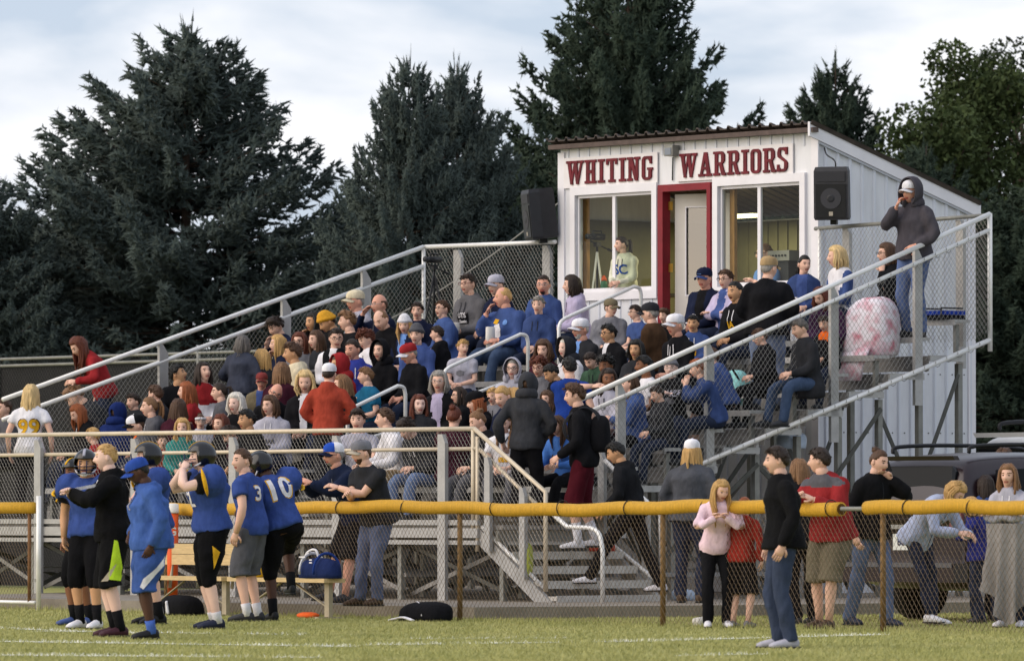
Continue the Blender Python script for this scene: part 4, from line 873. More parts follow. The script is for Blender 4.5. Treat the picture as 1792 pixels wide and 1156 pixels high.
    # --- body (one mesh): torso, neck, head, arms with hands, legs
    SK = skinm(skin); acc = Acc(); b_ = bulk; ydir = nz(np.cross(np.array((0, 0, 1.)), sx))
    def tor(g_, r_): # rings of the trunk
        pts = [P - u1 * .09, P + u1 * .0, waist, chest, neck - u2 * .06, neck - u2 * .01, neck + nd * .03]
        rr = [(.13, .10), (.165, .12), (.145 * (.92 if fem else 1), .105), (.165 * (.95 if fem else 1), .12), (.155, .09), (.108, .078), (.062, .062)]
        rr = [(a * (b_ if i < 4 else 1 + (b_ - 1) * .4) * r_ + g_, c * (1 + (b_ - 1) * 1.25 if i < 4 else 1) * r_ + g_) for i, (a, c) in enumerate(rr)]
        axs = []
        for i in range(len(pts)): t_ = (u1 if i < 3 else u2); ay = nz(np.cross(t_, sx)); axs.append((sx, ay))
        return pts, rr, axs
    pts, rr, axs = tor(0, .9); vv, ff = tube(pts, rr, 14, axes=axs); acc.add(vv, ff, 0)
    vv, ff = tube([neck - u2 * .03, neck + nd * .05, HC - zh * .06], [.066 * (1 if not fem else .9), .060 * (1 if not fem else .87), .056], 10); acc.add(vv, ff, 0)
    for s2 in (1, -1):
        S, E_, Wr = sh[s2], elb[s2], wri[s2]; f_ = .88 if fem else 1.0; f_ *= 1 + (b_ - 1) * .5
        vv, ff = tube([S, (S + E_) / 2, E_ + (S - E_) * .08, E_ + (Wr - E_) * .25, (E_ + Wr) / 2, Wr], [.052 * f_, .048 * f_, .041 * f_, .043 * f_, .037 * f_, .027 * f_], 9); acc.add(vv, ff, 0)
        fd_ = nz(Wr - E_); pl = nz(np.array((-s2 * .8, -.2, -.5)) + (np.array((0, .6, 0)) if arms[0 if s2 == 1 else 1] in ('cheek', 'mouth', 'brow') else 0))
        hd_ = nz(fd_ + np.array((-s2 * .15, -.05, 0)) if arms[0 if s2 == 1 else 1] not in ('cheek', 'mouth', 'brow') else fd_ * .5 + nz(HC + RH @ np.array((s2 * .06, -.10, -.02)) - Wr))
        hand(acc, Wr, hd_, pl, 3 if (glove and s2 in glove) else 0, curl, left=(s2 > 0))
        H_, K_, A_ = hip[s2], knee[s2], ank[s2]
        vv, ff = tube([H_, (H_ + K_) / 2, K_ + (H_ - K_) * .1, K_ + (A_ - K_) * .06, K_ + (A_ - K_) * .3, K_ + (A_ - K_) * .7, A_ - np.array((0, 0, .03))], [q_ * (.76 if bot[1] in ('pants', 'tights') else 1) for q_ in (.085 * b_, .074 * b_, .054, .051, .058, .042, .037)], 10); acc.add(vv, ff, 0)
    hp_ = head_points(jaw, (.95 if fem else 1.0) * r.uniform(.95, 1.05), r.uniform(.75, 1.25) * (.88 if fem else 1)) * HS * np.array((1, 1, r.uniform(.97, 1.03))); hw = hp_.reshape(-1, 3) @ RH.T + HC
    fc = np.array([hp_.reshape(-1, 3)[list(q_)].mean(0) for q_ in HF]) / HS
    mi = np.zeros(len(HF), int); fr_ = fc[:, 1] < -.03
    mi[fr_ & (np.abs(fc[:, 0]) < .024) & (np.abs(fc[:, 2] + .061) < .0115)] = 1
    if hair[1] not in ('white', 'paleblonde'): mi[fr_ & (np.abs(np.abs(fc[:, 0]) - .032) < .018) & (np.abs(fc[:, 2] - .031) < .006)] = 2
    if beard: mi[fr_ & (fc[:, 2] < -.048) & (np.abs(fc[:, 0]) < (.03 if beard == 'goatee' else .07)) & (mi != 1)] = 2
    acc.add(hw, HF, mi.tolist())
    for s2 in (1, -1):
        vv, ff = ball(HC + RH @ (np.array((s2 * .077, .012, -.004)) * HS), (.010, .019, .031), 8, 6, RH); acc.add(vv, ff, 0)
        vv, ff = ball((0, 0, 0), (.0125, .0115, .0085), 8, 6); nv = vv + np.array((s2 * .031, -.0765, .0105)) * HS
        fcx = np.array([vv[list(q_)].mean(0) for q_ in ff]); em = [5 if (c_[1] < -.0075) else 4 for c_ in fcx]; acc.add(nv @ RH.T + HC, ff, em)
    HM = hairm(hair[1]); GLV = cloth('white'); bodym = acc.mesh('body', [SK, lipm(skin), HM, GLV, EYEW, EYED])
    bo = bpy.data.objects.new('body', bodym); COL.objects.link(bo); bo.parent = e
    # --- garments
    ic = top[0]; kind = top[1]; raw = Acc(); g_ = .026 if kind not in ('tee', 'jersey') else .018
    if kind == 'jacket': g_ = .034
    pts, rr, axs = tor(g_, 1.0); hem = (.09 if not pads else .03) if not sit else .06
    if kind in ('coat',): hem = .2
    pts = [P - u1 * hem] + pts[1:6] + [neck + nd * (.022 if kind in ('tee', 'jersey') else .04)]; rr = [(max(rr[1][0], .2 * b_ + .022), rr[1][1] + (.035 if not sit else .02)) if kind in ('tee', 'jacket', 'coat') else (.182 * b_ + .016, rr[1][1] + .004)] + [(rr[1][0] + .016, rr[1][1] + .018)] + rr[2:5] + [(rr[5][0], rr[5][1])] + [(.074, .072)]; axs = axs[:6] + [axs[5]]
    if pads: rr[3] = (rr[3][0] * 1.1, rr[3][1] * 1.18); rr[4] = (rr[4][0] * 1.18, rr[4][1] * 1.35)
    if fem and kind in ('tee', 'sweater'): rr[3] = (rr[3][0], rr[3][1] + .015)
    vv, ff = tube(pts, rr, 18, axes=axs); raw.add(vv, ff)
    sl = sleeve_len(kind); bag = {'tee': .022, 'jersey': .028}.get(kind, .016 if kind == 'sweater' else .022)
    f_ = (.9 if fem else 1.0) * (1 + (b_ - 1) * .5)
    for s2 in (1, -1):
        S, E_, Wr = sh[s2], elb[s2], wri[s2]; fd_ = nz(Wr - E_)
        vv, ff = ball(S + u2 * (.01 if pads else -.005) - sx * s2 * .01, (.076 if not pads else .135) * f_, 12, 9); raw.add(vv, ff)
        if sl < 1: vv, ff = tube([S, S + (E_ - S) * sl * .6, S + (E_ - S) * sl], [.058 * f_ + bag, .053 * f_ + bag, .05 * f_ + bag * 1.15], 12)
        else: vv, ff = tube([S, (S + E_) / 2, E_ + (S - E_) * .05, E_ + (Wr - E_) * .2, (E_ + Wr) / 2, Wr - fd_ * .03, Wr + fd_ * .005], [.054 * f_ + bag, .05 * f_ + bag, .046 * f_ + bag, .045 * f_ + bag, .039 * f_ + bag, .034 * f_ + bag * .9, .036], 12)
        raw.add(vv, ff)
    if kind in ('hoodie', 'jacket', 'coat') and not hood:
        n0 = neck - u2 * .01; arc = []
        for a in np.linspace(-2.5, 2.5, 11): arc.append(n0 + sx * math.sin(a) * .088 + nz(np.cross(u2, sx)) * 0 + np.array((0, 1, 0)) * math.cos(a) * .082 + u2 * (.015 + .028 * math.cos(a)))
        rad_ = .034 if kind == 'hoodie' else .022; vv, ff = tube(arc, [rad_ * (.5 + .5 * math.cos(a / 2.5 * 1.2)) for a in np.linspace(-2.5, 2.5, 11)], 8); raw.add(vv, ff)
        if kind == 'hoodie': vv, ff = ball(n0 + np.array((0, .10, -.015)), (.085, .05, .065), 10, 8); raw.add(vv, ff)
    decal = list(decal) if decal else []
    if kind == 'jacket' and not inner: decal.append(('poly', [(-.006, -.30), (.006, -.30), (.006, .12), (-.006, .12)], 0, 'grey' if r.random() < .5 else 'charcoal', 'f', 0, 0))
    if kind == 'hoodie' and not inner and not hood:
        sc_ = 'white' if r.random() < .5 else 'charcoal'
        for q2 in (-1, 1): decal.append(('poly', [(-.006, -.02), (.006, -.02), (.006, .10), (-.006, .10)], 0, sc_, 'f', q2 * .04, .02))
    REMESH.append(dict(e=e, name={'hoodie': 'sweatshirt', 'tee': 'shirt', 'jersey': 'jersey', 'jacket': 'jacket', 'sweater': 'sweater', 'coat': 'coat'}.get(kind, 'top'), raw=raw, vox=q * .9, mats=[cloth(ic)] + ([cloth(inner[0])] if inner else [cloth(ic)]) + ([cloth(sleeve)] if sleeve else []), X=X, inner=inner, sleeve=bool(sleeve), seed=sd, amp=.009, decal=decal, kind='top'))
    if pads:
        for s2 in (1, -1):
            S = sh[s2] + u2 * .01; a_ = Acc(); dn = nz(elb[s2] - S); o1 = nz(sx * s2 - dn * (sx * s2 @ dn)); o2 = np.cross(dn, o1)
            arc = [S + dn * .075 + (o1 * math.cos(t) + o2 * math.sin(t)) * .128 * f_ + dn * .03 * math.cos(t) for t in np.linspace(-1.1, 1.1, 9)]; vv, ff = tube(arc, [.004, .012, .017, .02, .02, .02, .017, .012, .004], 6); a_.add(vv, ff); put_mesh(a_, 'sleeve_stripe', [cloth('gold')], e)
    # bottoms
    raw = Acc(); bk = bot[1]
    vv, ff = ball(P + np.array((0, .0, -.01)), (.165 * b_ + .012, .13 * (1 + (b_ - 1) * .8) + .01, .12), 14, 9); raw.add(vv, ff)
    for s2 in (1, -1):
        H_, K_, A_ = hip[s2], knee[s2], ank[s2]; d1, d2 = nz(K_ - H_), nz(A_ - K_)
        if bk == 'shorts': vv, ff = tube([H_, (H_ + K_) / 2, K_ + d1 * -.02, K_ + d2 * .05], [.108 * b_, .108 * b_, .108, .118], 14)
        elif bk == 'knee': vv, ff = tube([H_, (H_ + K_) / 2, K_, K_ + d2 * .06, K_ + d2 * .1], [.110 * b_, .104 * b_, .086, .08, .06], 14)
        elif bk == 'tights': vv, ff = tube([H_, (H_ + K_) / 2, K_ - d1 * .03, K_ + d2 * .03, K_ + d2 * .15, A_ + d2 * -.01], [.095 * b_, .083 * b_, .063, .061, .064, .045], 12)
        else: vv, ff = tube([H_, (H_ + K_) / 2, K_ - d1 * .04, K_ + d2 * .04, (K_ + A_) / 2, A_ + d2 * .03], [.102 * b_, .091 * b_, .077, .074, .07, .068], 12)
        raw.add(vv, ff)
    REMESH.append(dict(e=e, name={'shorts': 'shorts', 'knee': 'football_pants', 'tights': 'leggings'}.get(bk, 'trousers'), raw=raw, vox=q, mats=[cloth(bot[0])], X=X, inner=None, sleeve=False, seed=sd + 1, amp=.008, decal=None, bdecal=bdecal, kind='bot'))
    # shoes
    for s2 in (1, -1):
        A_ = ank[s2]; fz = (feet[0] if s2 == 1 else feet[1])[2]; t_ = toe[s2]
        fdir = np.array((math.sin(t_), -math.cos(t_), 0)); pitch_ = (feet[0] if s2 == 1 else feet[1])
        if len(pitch_) > 4: fdir = nz(fdir + np.array((0, 0, pitch_[4])))
        sd3 = nz(np.cross(fdir, (0, 0, 1))); upf = np.cross(sd3, fdir); base = A_ - upf * .085
        sa = Acc(); ax4 = [(sd3, upf)] * 6
        vv, ff = tube([base - fdir * .07 + upf * .045, base - fdir * .055 + upf * .05, base + upf * .058, base + fdir * .07 + upf * .045, base + fdir * .15 + upf * .034, base + fdir * .195 + upf * .026], [(.022, .03), (.036, .046), (.04, .055), (.044, .04), (.046, .03), (.025, .018)], 10, axes=ax4); sa.add(vv, ff, 0)
        vv, ff = tube([base - fdir * .08 + upf * .012, base + fdir * .0 + upf * .012, base + fdir * .1 + upf * .012, base + fdir * .2 + upf * .014], [(.03, .011), (.041, .012), (.047, .012), (.026, .009)], 10, axes=[(sd3, upf)] * 4); sa.add(vv, ff, 1)
        so = bpy.data.objects.new('shoe', sa.mesh('shoe', [mat('shoe_' + shoe, CLO.get(shoe, shoe), .6, 0, 12, .2), mat('shoe_sole', 'c4c2bc' if shoe in ('white', 'lgrey', 'pink') else '2a2a2a', .7)])); COL.objects.link(so); so.parent = e
        if socks:
            d2 = nz(A_ - knee[s2]); vv, ff = tube([A_ - d2 * socks[1], A_ - d2 * .05, A_ + d2 * .03], [.051, .045, .047], 10); so_ = Acc(); so_.add(vv, ff); o_ = bpy.data.objects.new('sock', so_.mesh('sock', [cloth(socks[0])])); COL.objects.link(o_); o_.parent = e
    # hair / hats
    if hood: make_hood(e, X, hood if isinstance(hood, str) else ic, sd, 1.2 if hat else 1.0)
    make_hair(e, X, hair, hat, fem, sd, HS, under=bool(hood))
    if hat: make_hat(e, X, hat, HS)
    if gl: make_glasses(e, X, gl, HS)
    if extra: extra(e, X, s_)
    X['e'] = e; X['root'] = root; X['s'] = s_; X['yaw'] = yaw
    return X
def L2W(X, p):
    c, s_ = math.cos(X['yaw']), math.sin(X['yaw']); p = np.asarray(p, float) * X['s']
    return np.array((p[0] * c - p[1] * s_, p[0] * s_ + p[1] * c, p[2])) + X['root']
def put_mesh(acc, name, mats, parent, smooth=True):
    o = bpy.data.objects.new(name, acc.mesh(name, mats, smooth)); COL.objects.link(o); o.parent = parent; return o
def hairline(d, P_):
    """1 where hair grows: unit directions d on the skull, points P_"""
    z = P_[..., 2]; y = P_[..., 1]; x = np.abs(P_[..., 0])
    limit = np.interp(y, [-.06, -.047, -.036, -.026, .0, .03, .05, .07], [.070, .064, .045, .022, .020, .012, -.03, -.052])
    return sm(limit - .008, limit + .008, z)
def make_hair(e, X, hair, hat, fem, sd, HS, under=False):
    st, colr = hair; 
    if st == 'none': return
    RH, HC = X['RH'], X['HC']; r = np.random.default_rng(sd + 77); HM = hairm(colr); acc = Acc()
    x, y, z = head_base(HD, .96 if fem else 1.0); P0 = np.stack([x, y, z], -1); msk = hairline(HD, P0)
    if st == 'bald': msk = msk * sm(.065, .03, P0[..., 2])
    if st == 'thin': msk = msk * (1 - .8 * sm(.06, .095, P0[..., 2]) * sm(.03, -.03, P0[..., 1]))
    th = {'short': .014, 'crew': .008, 'buzz': .005, 'bald': .008, 'thin': .006, 'quiff': .016, 'curly': .026, 'bob': .022, 'long': .016, 'pony': .010, 'bun': .010, 'braids': .010, 'messy': .02, 'swept': .018}.get(st, .012)
    if hat or under: th = min(th, .008)
    ns = np.sin(P0[..., 0] * 160 + sd) * np.sin(P0[..., 1] * 130 + sd * 2) * np.sin(P0[..., 2] * 110)
    rr = th * (1 + .35 * ns) * msk - .012 * (1 - msk)
    if st in ('quiff', 'swept', 'messy') and not hat: rr = rr + msk * .02 * sm(.05, .1, P0[..., 2]) * sm(.02, -.05, P0[..., 1])
    Pn = (P0 + HD * rr[..., None]) * HS
    acc.add(Pn.reshape(-1, 3) @ RH.T + HC, HF, 0)
    G = np.array((0, 0, -1.0)); bk = nz(RH @ np.array((0, 1, 0)) * np.array((1, 1, 0)))
    def lock(p, pts, r0, r1=.003, n=5):
        N_ = len(pts); vv, ff = tube(pts, [r0 * (.7 + .3 * math.sin(math.pi * min(1, i / (N_ - 1) * 1.3))) if i < N_ - 1 else r1 for i in range(N_)], n); acc.add(vv, ff, 0)
    def scalp(phi, zz): # point on the hair shell, phi from the face (0) to the back (pi)
        c = math.sqrt(max(0, 1 - (zz / .118) ** 2)); xx, yy = math.sin(phi) * c, -math.cos(phi) * c; d = np.array([[xx, yy, zz / .118]]); a, b, c2 = head_base(d); return (np.array((a[0], b[0], c2[0])) + d[0] * th * .8) * HS
    if st in ('short', 'quiff', 'messy', 'crew', 'curly', 'swept') and not hat and not under:
        n = {'crew': 110, 'short': 170, 'quiff': 170, 'messy': 190, 'curly': 190, 'swept': 180}[st]; L = {'crew': .012, 'short': .022, 'quiff': .032, 'messy': .04, 'curly': .032, 'swept': .035}[st]
        for i in range(n):
            zz = r.uniform(.02, .112); ph = r.uniform(0, 6.28); p = scalp(ph, zz)
            if p[1] < -.03 and p[2] < .068: continue
            nn = nz(p); fl = nz(np.array((r.normal(0, .5), -.5 if st in ('quiff', 'short', 'swept') and p[2] > .06 else .1, -.7 if st != 'quiff' else -.1)) + nn * (.55 if st != 'curly' else .9) + r.normal(0, .3, 3)); fl2 = nz(fl + np.array((0, 0, -.5)))
            w_ = [HC + RH @ q_ for q_ in (p - nn * .006, p + fl * L * .6, p + fl * L * .8 + fl2 * L * .5)]
            lock(None, w_, .0065 if st != 'curly' else .012, .002, 3)
    if st in ('long', 'bob', 'braids'):
        n = {'long': 74, 'bob': 62, 'braids': 20}[st]; Ln = {'long': .36, 'bob': .15, 'braids': .04}[st]
        for i in range(n):
            ph = r.uniform(1.22 if st != 'braids' else 1.7, math.pi) * r.choice((-1, 1)); p0 = scalp(ph * .8, r.uniform(.085, .112) if not hat else .03); p1 = scalp(ph, r.uniform(.035, .06) if not hat else .015); p2 = scalp(ph, -.01); 
            q0, q1, q2 = [HC + RH @ (p_ * 1.03) for p_ in (p0, p1, p2)]
            L = Ln * r.uniform(.72, 1.1) * (.65 if abs(ph) < 1.5 else 1); outw = nz((q2 - HC) * np.array((1, 1, 0))); wv = r.normal(0, .012, 3); wv[2] = 0
            base = q2 + G * .03; sq = max(0, outw @ bk)
            pts = [q0, q1, q2 + outw * .004, base + G * L * .3 + outw * .006 + wv, base + G * L * .65 + wv * .4 - outw * .012 + bk * .02 * sq + X['u2'] * 0, base + G * L - outw * .03 + bk * .03 * sq - wv + r.normal(0, .012, 3)]
            lock(None, pts, r.uniform(.013, .02), .004, 5)
    if st == 'pony':
        s0 = HC + RH @ np.array((0, .1, .045)) * HS; wv = r.normal(0, .012, (26, 3))
        for i in range(16):
            d_ = r.normal(0, .012, 3); lock(None, [s0 - RH @ np.array((0, .03, 0)), s0 + bk * .03 + d_ * .5 + np.array((0, 0, .012)), s0 + bk * .05 + G * .06 + d_, s0 + bk * .045 + G * .15 + d_ * 1.4, s0 + bk * .03 + G * r.uniform(.2, .28) + d_ * 1.6], .013, .003, 5)
    if st == 'bun':
        s0 = HC + RH @ np.array((0, .07, .105)) * HS; vv, ff = ball(s0, (.04, .04, .036), 10, 8); vv = vv + .005 * np.sin(vv * 150); acc.add(vv, ff, 0)
        for i in range(14): lock(None, [s0 + r.normal(0, .02, 3), s0 + nz(r.normal(size=3)) * .05], .008, .002, 4)
    if st == 'braids':
        for s2 in (1, -1):
            p = HC + RH @ (np.array((s2 * .075, .03, -.03)) * HS); pts = [p, p + G * .06 + RH @ np.array((s2 * .01, -.02, 0)), p + G * .16 + RH @ np.array((0, -.06, 0)), p + G * .28 + RH @ np.array((-s2 * .01, -.08, 0))]
            cr_ = bez(pts, 7); vv, ff = tube(cr_, [.016 + .004 * math.sin(i * 1.6) for i in range(len(cr_) - 1)] + [.006], 7); acc.add(vv, ff, 0)
    put_mesh(acc, 'hair', [HM], e)
def make_hood(e, X, colr, sd, big=1.0):
    """raised hood: open shell round the head that runs down to the shoulders"""
    RH, HC, neck, u2 = X['RH'], X['HC'], X['neck'], X['u2']; V = []; n = 22; m_ = 12
    # profile arcs from one cheek over the crown to the other, swept front to back
    acc = Acc()
    def shell(sc_):
        out_ = []
        for i in range(m_):
            t = i / (m_ - 1)                                  # 0 rim, 1 nape
            yy = (-.088 if big == 1 else -.075) + .21 * t; row = []
            k_ = math.sqrt(max(0.02, 1 - ((yy + .01) / (.136 * big)) ** 2)) if yy > -.01 else 1 - .06 * ((-.01 - yy) / .08) ** 2
            for j in range(n):
                a = -2.45 + 4.9 * j / (n - 1); rx, rz = .112 * k_ * sc_ * big, .152 * k_ * sc_ * big
                p = np.array((math.sin(a) * rx, yy + .012 * math.cos(a), math.cos(a) * rz + .0)); row.append(HC + RH @ p)
            out_.append(row)
        return np.array(out_)
    o = shell(1.0); inn = shell(.93)
    for arr in (o,):
        pass
    V = np.concatenate([o.reshape(-1, 3), inn.reshape(-1, 3)]); N_ = m_ * n; f = []
    for i in range(m_ - 1):
        for j in range(n - 1):
            a, b, c, d = i * n + j, i * n + j + 1, (i + 1) * n + j + 1, (i + 1) * n + j; f.append((a, b, c, d)); f.append((N_ + d, N_ + c, N_ + b, N_ + a))
    for j in range(n - 1): f.append((j + 1, j, N_ + j, N_ + j + 1)); a = (m_ - 1) * n + j; f.append((a, a + 1, N_ + a + 1, N_ + a))
    for i in range(m_ - 1): a, b = i * n, (i + 1) * n; f.append((a, b, N_ + b, N_ + a)); a, b = i * n + n - 1, (i + 1) * n + n - 1; f.append((b, a, N_ + a, N_ + b))
    V = wrinkle(V, np.concatenate([(o - HC).reshape(-1, 3), (inn - HC).reshape(-1, 3)]) / .12, sd, .004)
    acc.add(V, f, 0)
    # skirt of the hood around the neck
    arc = []; rr = []
    for a in np.linspace(-2.75, 2.75, 15): arc.append(neck + np.array((math.sin(a) * .098, math.cos(a) * .088 + .005, .035 + .012 * math.cos(a)))); rr.append((.036, .058))
    vv, ff = tube(arc, rr, 10); acc.add(vv, ff, 0)
    put_mesh(acc, 'hood', [cloth(colr)], e)
def make_hat(e, X, hat, HS):
    RH, HC = X['RH'], X['HC']; kind, c1 = hat[0], hat[1]; c2 = hat[2] if len(hat) > 2 else c1; back = kind == 'backcap'
    Sg = -1 if back else 1
    if kind in ('cap', 'backcap'):
        V = []; n = 24; rows = [(.026, 1.12), (.045, 1.135), (.068, 1.12), (.090, 1.03), (.107, .86), (.120, .57), (.126, .2)]
        acc = Acc(); pts = []
        for (z, q_) in rows:
            for j in range(n):
                a = 2 * math.pi * j / n; x, y = math.sin(a) * .0765 * q_, -math.cos(a) * .099 * q_ + .004; zz = z + .012 + (.010 * math.cos(a) if z < .05 else 0) * 1
                pts.append((x, y * Sg, zz))
        f = grid_faces(len(rows), n)
        if True: f = [tuple(q_) for q_ in f]
        f.append(tuple((len(rows) - 1) * n + j for j in range(n)))
        pts = np.array(pts); fcx = [pts[list(q_)].mean(0) for q_ in f]; mi = [1 if (c_[1] * Sg > -.015 and len(hat) > 3) else 0 for c_ in fcx]
        acc.add((pts * HS) @ RH.T + HC, f, mi); vv, ff = ball(HC + RH @ (np.array((0, .004 * Sg, .140)) * HS), .008, 8, 6); acc.add(vv, ff, 0)
        co = put_mesh(acc, 'cap', [cloth(c1), cloth(hat[3] if len(hat) > 3 else c1)], e)
        B = Acc(); nb = 13; top = []
        for k_ in range(2):
            for j in range(nb):
                a = -1.15 + 2.3 * j / (nb - 1); x, y = math.sin(a) * .085, -math.cos(a) * .109
                if k_: x, y = math.sin(a) * .087, -math.cos(a) * .109 - .066 * math.cos(a * .95) ** .8
                top.append((x, y * Sg, .046 - (.016 if k_ else 0) - .9 * x * x / .083 * .5 - (.004 if back else 0)))
        top = np.array(top); bot_ = top - np.array((0, 0, .006)); N_ = 2 * nb
        f = [(j, j + 1, nb + j + 1, nb + j) for j in range(nb - 1)] + [(N_ + nb + j, N_ + nb + j + 1, N_ + j + 1, N_ + j) for j in range(nb - 1)] + [(nb + j, nb + j + 1, N_ + nb + j + 1, N_ + nb + j) for j in range(nb - 1)] + [(j + 1, j, N_ + j, N_ + j + 1) for j in range(nb - 1)]
        B.add((np.concatenate([top, bot_]) * HS) @ RH.T + HC, f); put_mesh(B, 'brim', [cloth(c2)], co)
        if hat[0] == 'cap' and len(hat) > 4 and hat[4]:
            t = text_mesh(hat[4], .032); tv = np.array([(x, -.106 - .0 * abs(x), .07 + y) for (x, y) in t[0]]); 
            if len(tv): tv[:, 1] += (tv[:, 0] ** 2) * 6 + (tv[:, 2] - .07) * .35; A_ = Acc(); A_.add((tv * HS) @ RH.T + HC, t[1]); put_mesh(A_, 'cap_emblem', [cloth(hat[5])], co, False)
    elif kind == 'beanie':
        x, y, z = head_base(HD); P0 = np.stack([x, y, z], -1); t = P0[..., 1]
        lim_ = .045 - .05 * sm(-.09, .09, P0[..., 1]); msk = sm(lim_ - .008, lim_ + .004, P0[..., 2]); rr = .022 * msk * (1 + .06 * np.sin(np.arctan2(HD[..., 0], HD[..., 1]) * 30)) + .012 * msk * sm(.07, .118, P0[..., 2]) - .014 * (1 - msk); band = np.exp(-((P0[..., 2] - lim_ - .018) / .013) ** 2) * .008 * msk
        acc = Acc(); acc.add(((P0 + HD * (rr + band)[..., None]) * HS).reshape(-1, 3) @ RH.T + HC, HF); put_mesh(acc, 'beanie', [mat('knit_' + c1, CLO.get(c1, c1), .95, 0, 60, .2, .6, 120)], e)
        if len(hat) > 2 and hat[2] == 'pom': pass
    elif kind == 'headband':
        acc = Acc(); arc = [HC + RH @ (np.array((math.sin(a) * .082, -math.cos(a) * .104, .062 - .03 * math.sin(a / 2) ** 2)) * HS) for a in np.linspace(0, 6.28, 25)]
        vv, ff = tube(arc, [(.012, .02)] * 25, 8, axes=[(nz(p - HC), RH[:, 2]) for p in arc]); acc.add(vv, ff); put_mesh(acc, 'headband', [cloth(c1)], e)
    elif kind == 'helmet':
        acc = Acc(); x, y, z = HD[..., 0] * .117, HD[..., 1] * .138 + .008, HD[..., 2] * .132 + .018
        open_ = (y < -.045) & (z < .052); low = z < -.085
        P0 = np.stack([x, y, z], -1).reshape(-1, 3); bad = (open_ | low).reshape(-1)
        f = [q_ for q_ in HF[:-2] if not any(bad[i] for i in q_)] + [HF[-2]]
        rm = np.unique(np.array(sorted({i for q_ in f for i in q_}))); idx = {o_: n_ for n_, o_ in enumerate(rm)}
        V1 = P0[rm]; V2 = V1 * .93; n1 = len(V1); ff = [tuple(idx[i] for i in q_) for q_ in f]
        from collections import Counter
        ec = Counter(); 
        for q_ in ff:
            for i in range(len(q_)): ec[frozenset((q_[i], q_[(i + 1) % len(q_)]))] += 1
        rim = []
        for q_ in ff:
            for i in range(len(q_)):
                a, b = q_[i], q_[(i + 1) % len(q_)]
                if ec[frozenset((a, b))] == 1: rim.append((b, a, a + n1, b + n1))
        acc.add(np.concatenate([V1, V2]) @ RH.T + HC, ff + [tuple(i + n1 for i in reversed(q_)) for q_ in ff] + rim)
        ho = put_mesh(acc, 'helmet', [mat('helmet_shell', '0d0d10', .22, 0, 5, .1, spec=.6)], e)
        st_ = Acc(); arc = [np.array((0, -math.cos(a) * .140 + .008, math.sin(a) * .134 + .018)) for a in np.linspace(.55, 2.7, 16)]; vv, ff = tube([HC + RH @ p for p in arc], [(.014, .003)] * 16, 8, axes=[(RH[:, 0], RH @ nz(p)) for p in arc]); st_.add(vv, ff); put_mesh(st_, 'helmet_stripe', [cloth(c2)], ho)
        mk = Acc(); MK = mat('face_mask', '1c2340', .35, .4)
        for zz, dy in ((-.012, 0), (-.045, .004), (-.08, .0)):
            arc = [HC + RH @ np.array((math.sin(a) * .108, -math.cos(a) * (.165 - dy) + .0, zz)) for a in np.linspace(-1.25, 1.25, 13)]; vv, ff = tube(arc, .0055, 6); mk.add(vv, ff)
        for a in (-.32, .32): vv, ff = tube([HC + RH @ np.array((math.sin(a) * .108, -math.cos(a) * .163, z_)) for z_ in (.045, -.012, -.05, -.08)], .0055, 6); mk.add(vv, ff)
        put_mesh(mk, 'face_mask', [MK], ho); 
        ch = Acc(); vv, ff = ball(HC + RH @ np.array((0, -.115, -.09)), (.035, .025, .022), 10, 7, RH); ch.add(vv, ff)
        for s2 in (1, -1): vv, ff = tube([HC + RH @ np.array((s2 * .1, -.01, -.05)), HC + RH @ np.array((s2 * .07, -.08, -.085)), HC + RH @ np.array((s2 * .03, -.115, -.09))], .008, 6); ch.add(vv, ff)
        put_mesh(ch, 'chin_strap', [cloth('white')], ho)
def make_glasses(e, X, colr, HS):
    RH, HC = X['RH'], X['HC']; acc = Acc()
    for s2 in (1, -1):
        arc = [HC + RH @ (np.array((s2 * .033 + math.cos(a) * .025, -.101, .010 + math.sin(a) * .018)) * HS) for a in np.linspace(0, 6.283, 13)]; vv, ff = tube(arc, .0028, 5); acc.add(vv, ff)
        vv, ff = tube([HC + RH @ (np.array(p) * HS) for p in ((s2 * .057, -.100, .014), (s2 * .078, -.05, .014), (s2 * .08, .01, .012))], .0026, 5); acc.add(vv, ff)
    vv, ff = tube([HC + RH @ (np.array(p) * HS) for p in ((-.009, -.103, .013), (.009, -.103, .013))], .0026, 5); acc.add(vv, ff)
    put_mesh(acc, 'glasses', [mat('frame_' + colr, {'black': '141416', 'red': '5a1c22', 'silver': '9a9a9a'}[colr], .3)], e)
# ---- lettering
_T = {}
def text_mesh(s_, size):
    """flat mesh of a word in the built-in sans face, subdivided so that it can follow cloth"""
    key = (s_, size)
    if key not in _T:
        cu = bpy.data.curves.new('t', 'FONT'); cu.body = s_; cu.size = size; cu.align_x = 'CENTER'; cu.align_y = 'CENTER'; cu.offset = size * .025; cu.resolution_u = 3; o = bpy.data.objects.new('t', cu); COL.objects.link(o)
        dg = bpy.context.evaluated_depsgraph_get(); me = bpy.data.meshes.new_from_object(o.evaluated_get(dg)); bpy.data.objects.remove(o); bpy.data.curves.remove(cu)
        bm = bmesh.new(); bm.from_mesh(me); bmesh.ops.triangulate(bm, faces=bm.faces)
        for _ in range(2):
            es = [x for x in bm.edges if x.calc_length() > size * .28]
            if es: bmesh.ops.subdivide_edges(bm, edges=es, cuts=1); bmesh.ops.triangulate(bm, faces=bm.faces)
        bm.verts.ensure_lookup_table(); V = [(v_.co.x, v_.co.y) for v_ in bm.verts]; F_ = [tuple(v_.index for v_ in f_.verts) for f_ in bm.faces]; bm.free(); bpy.data.meshes.remove(me); _T[key] = (V, F_)
    return _T[key]
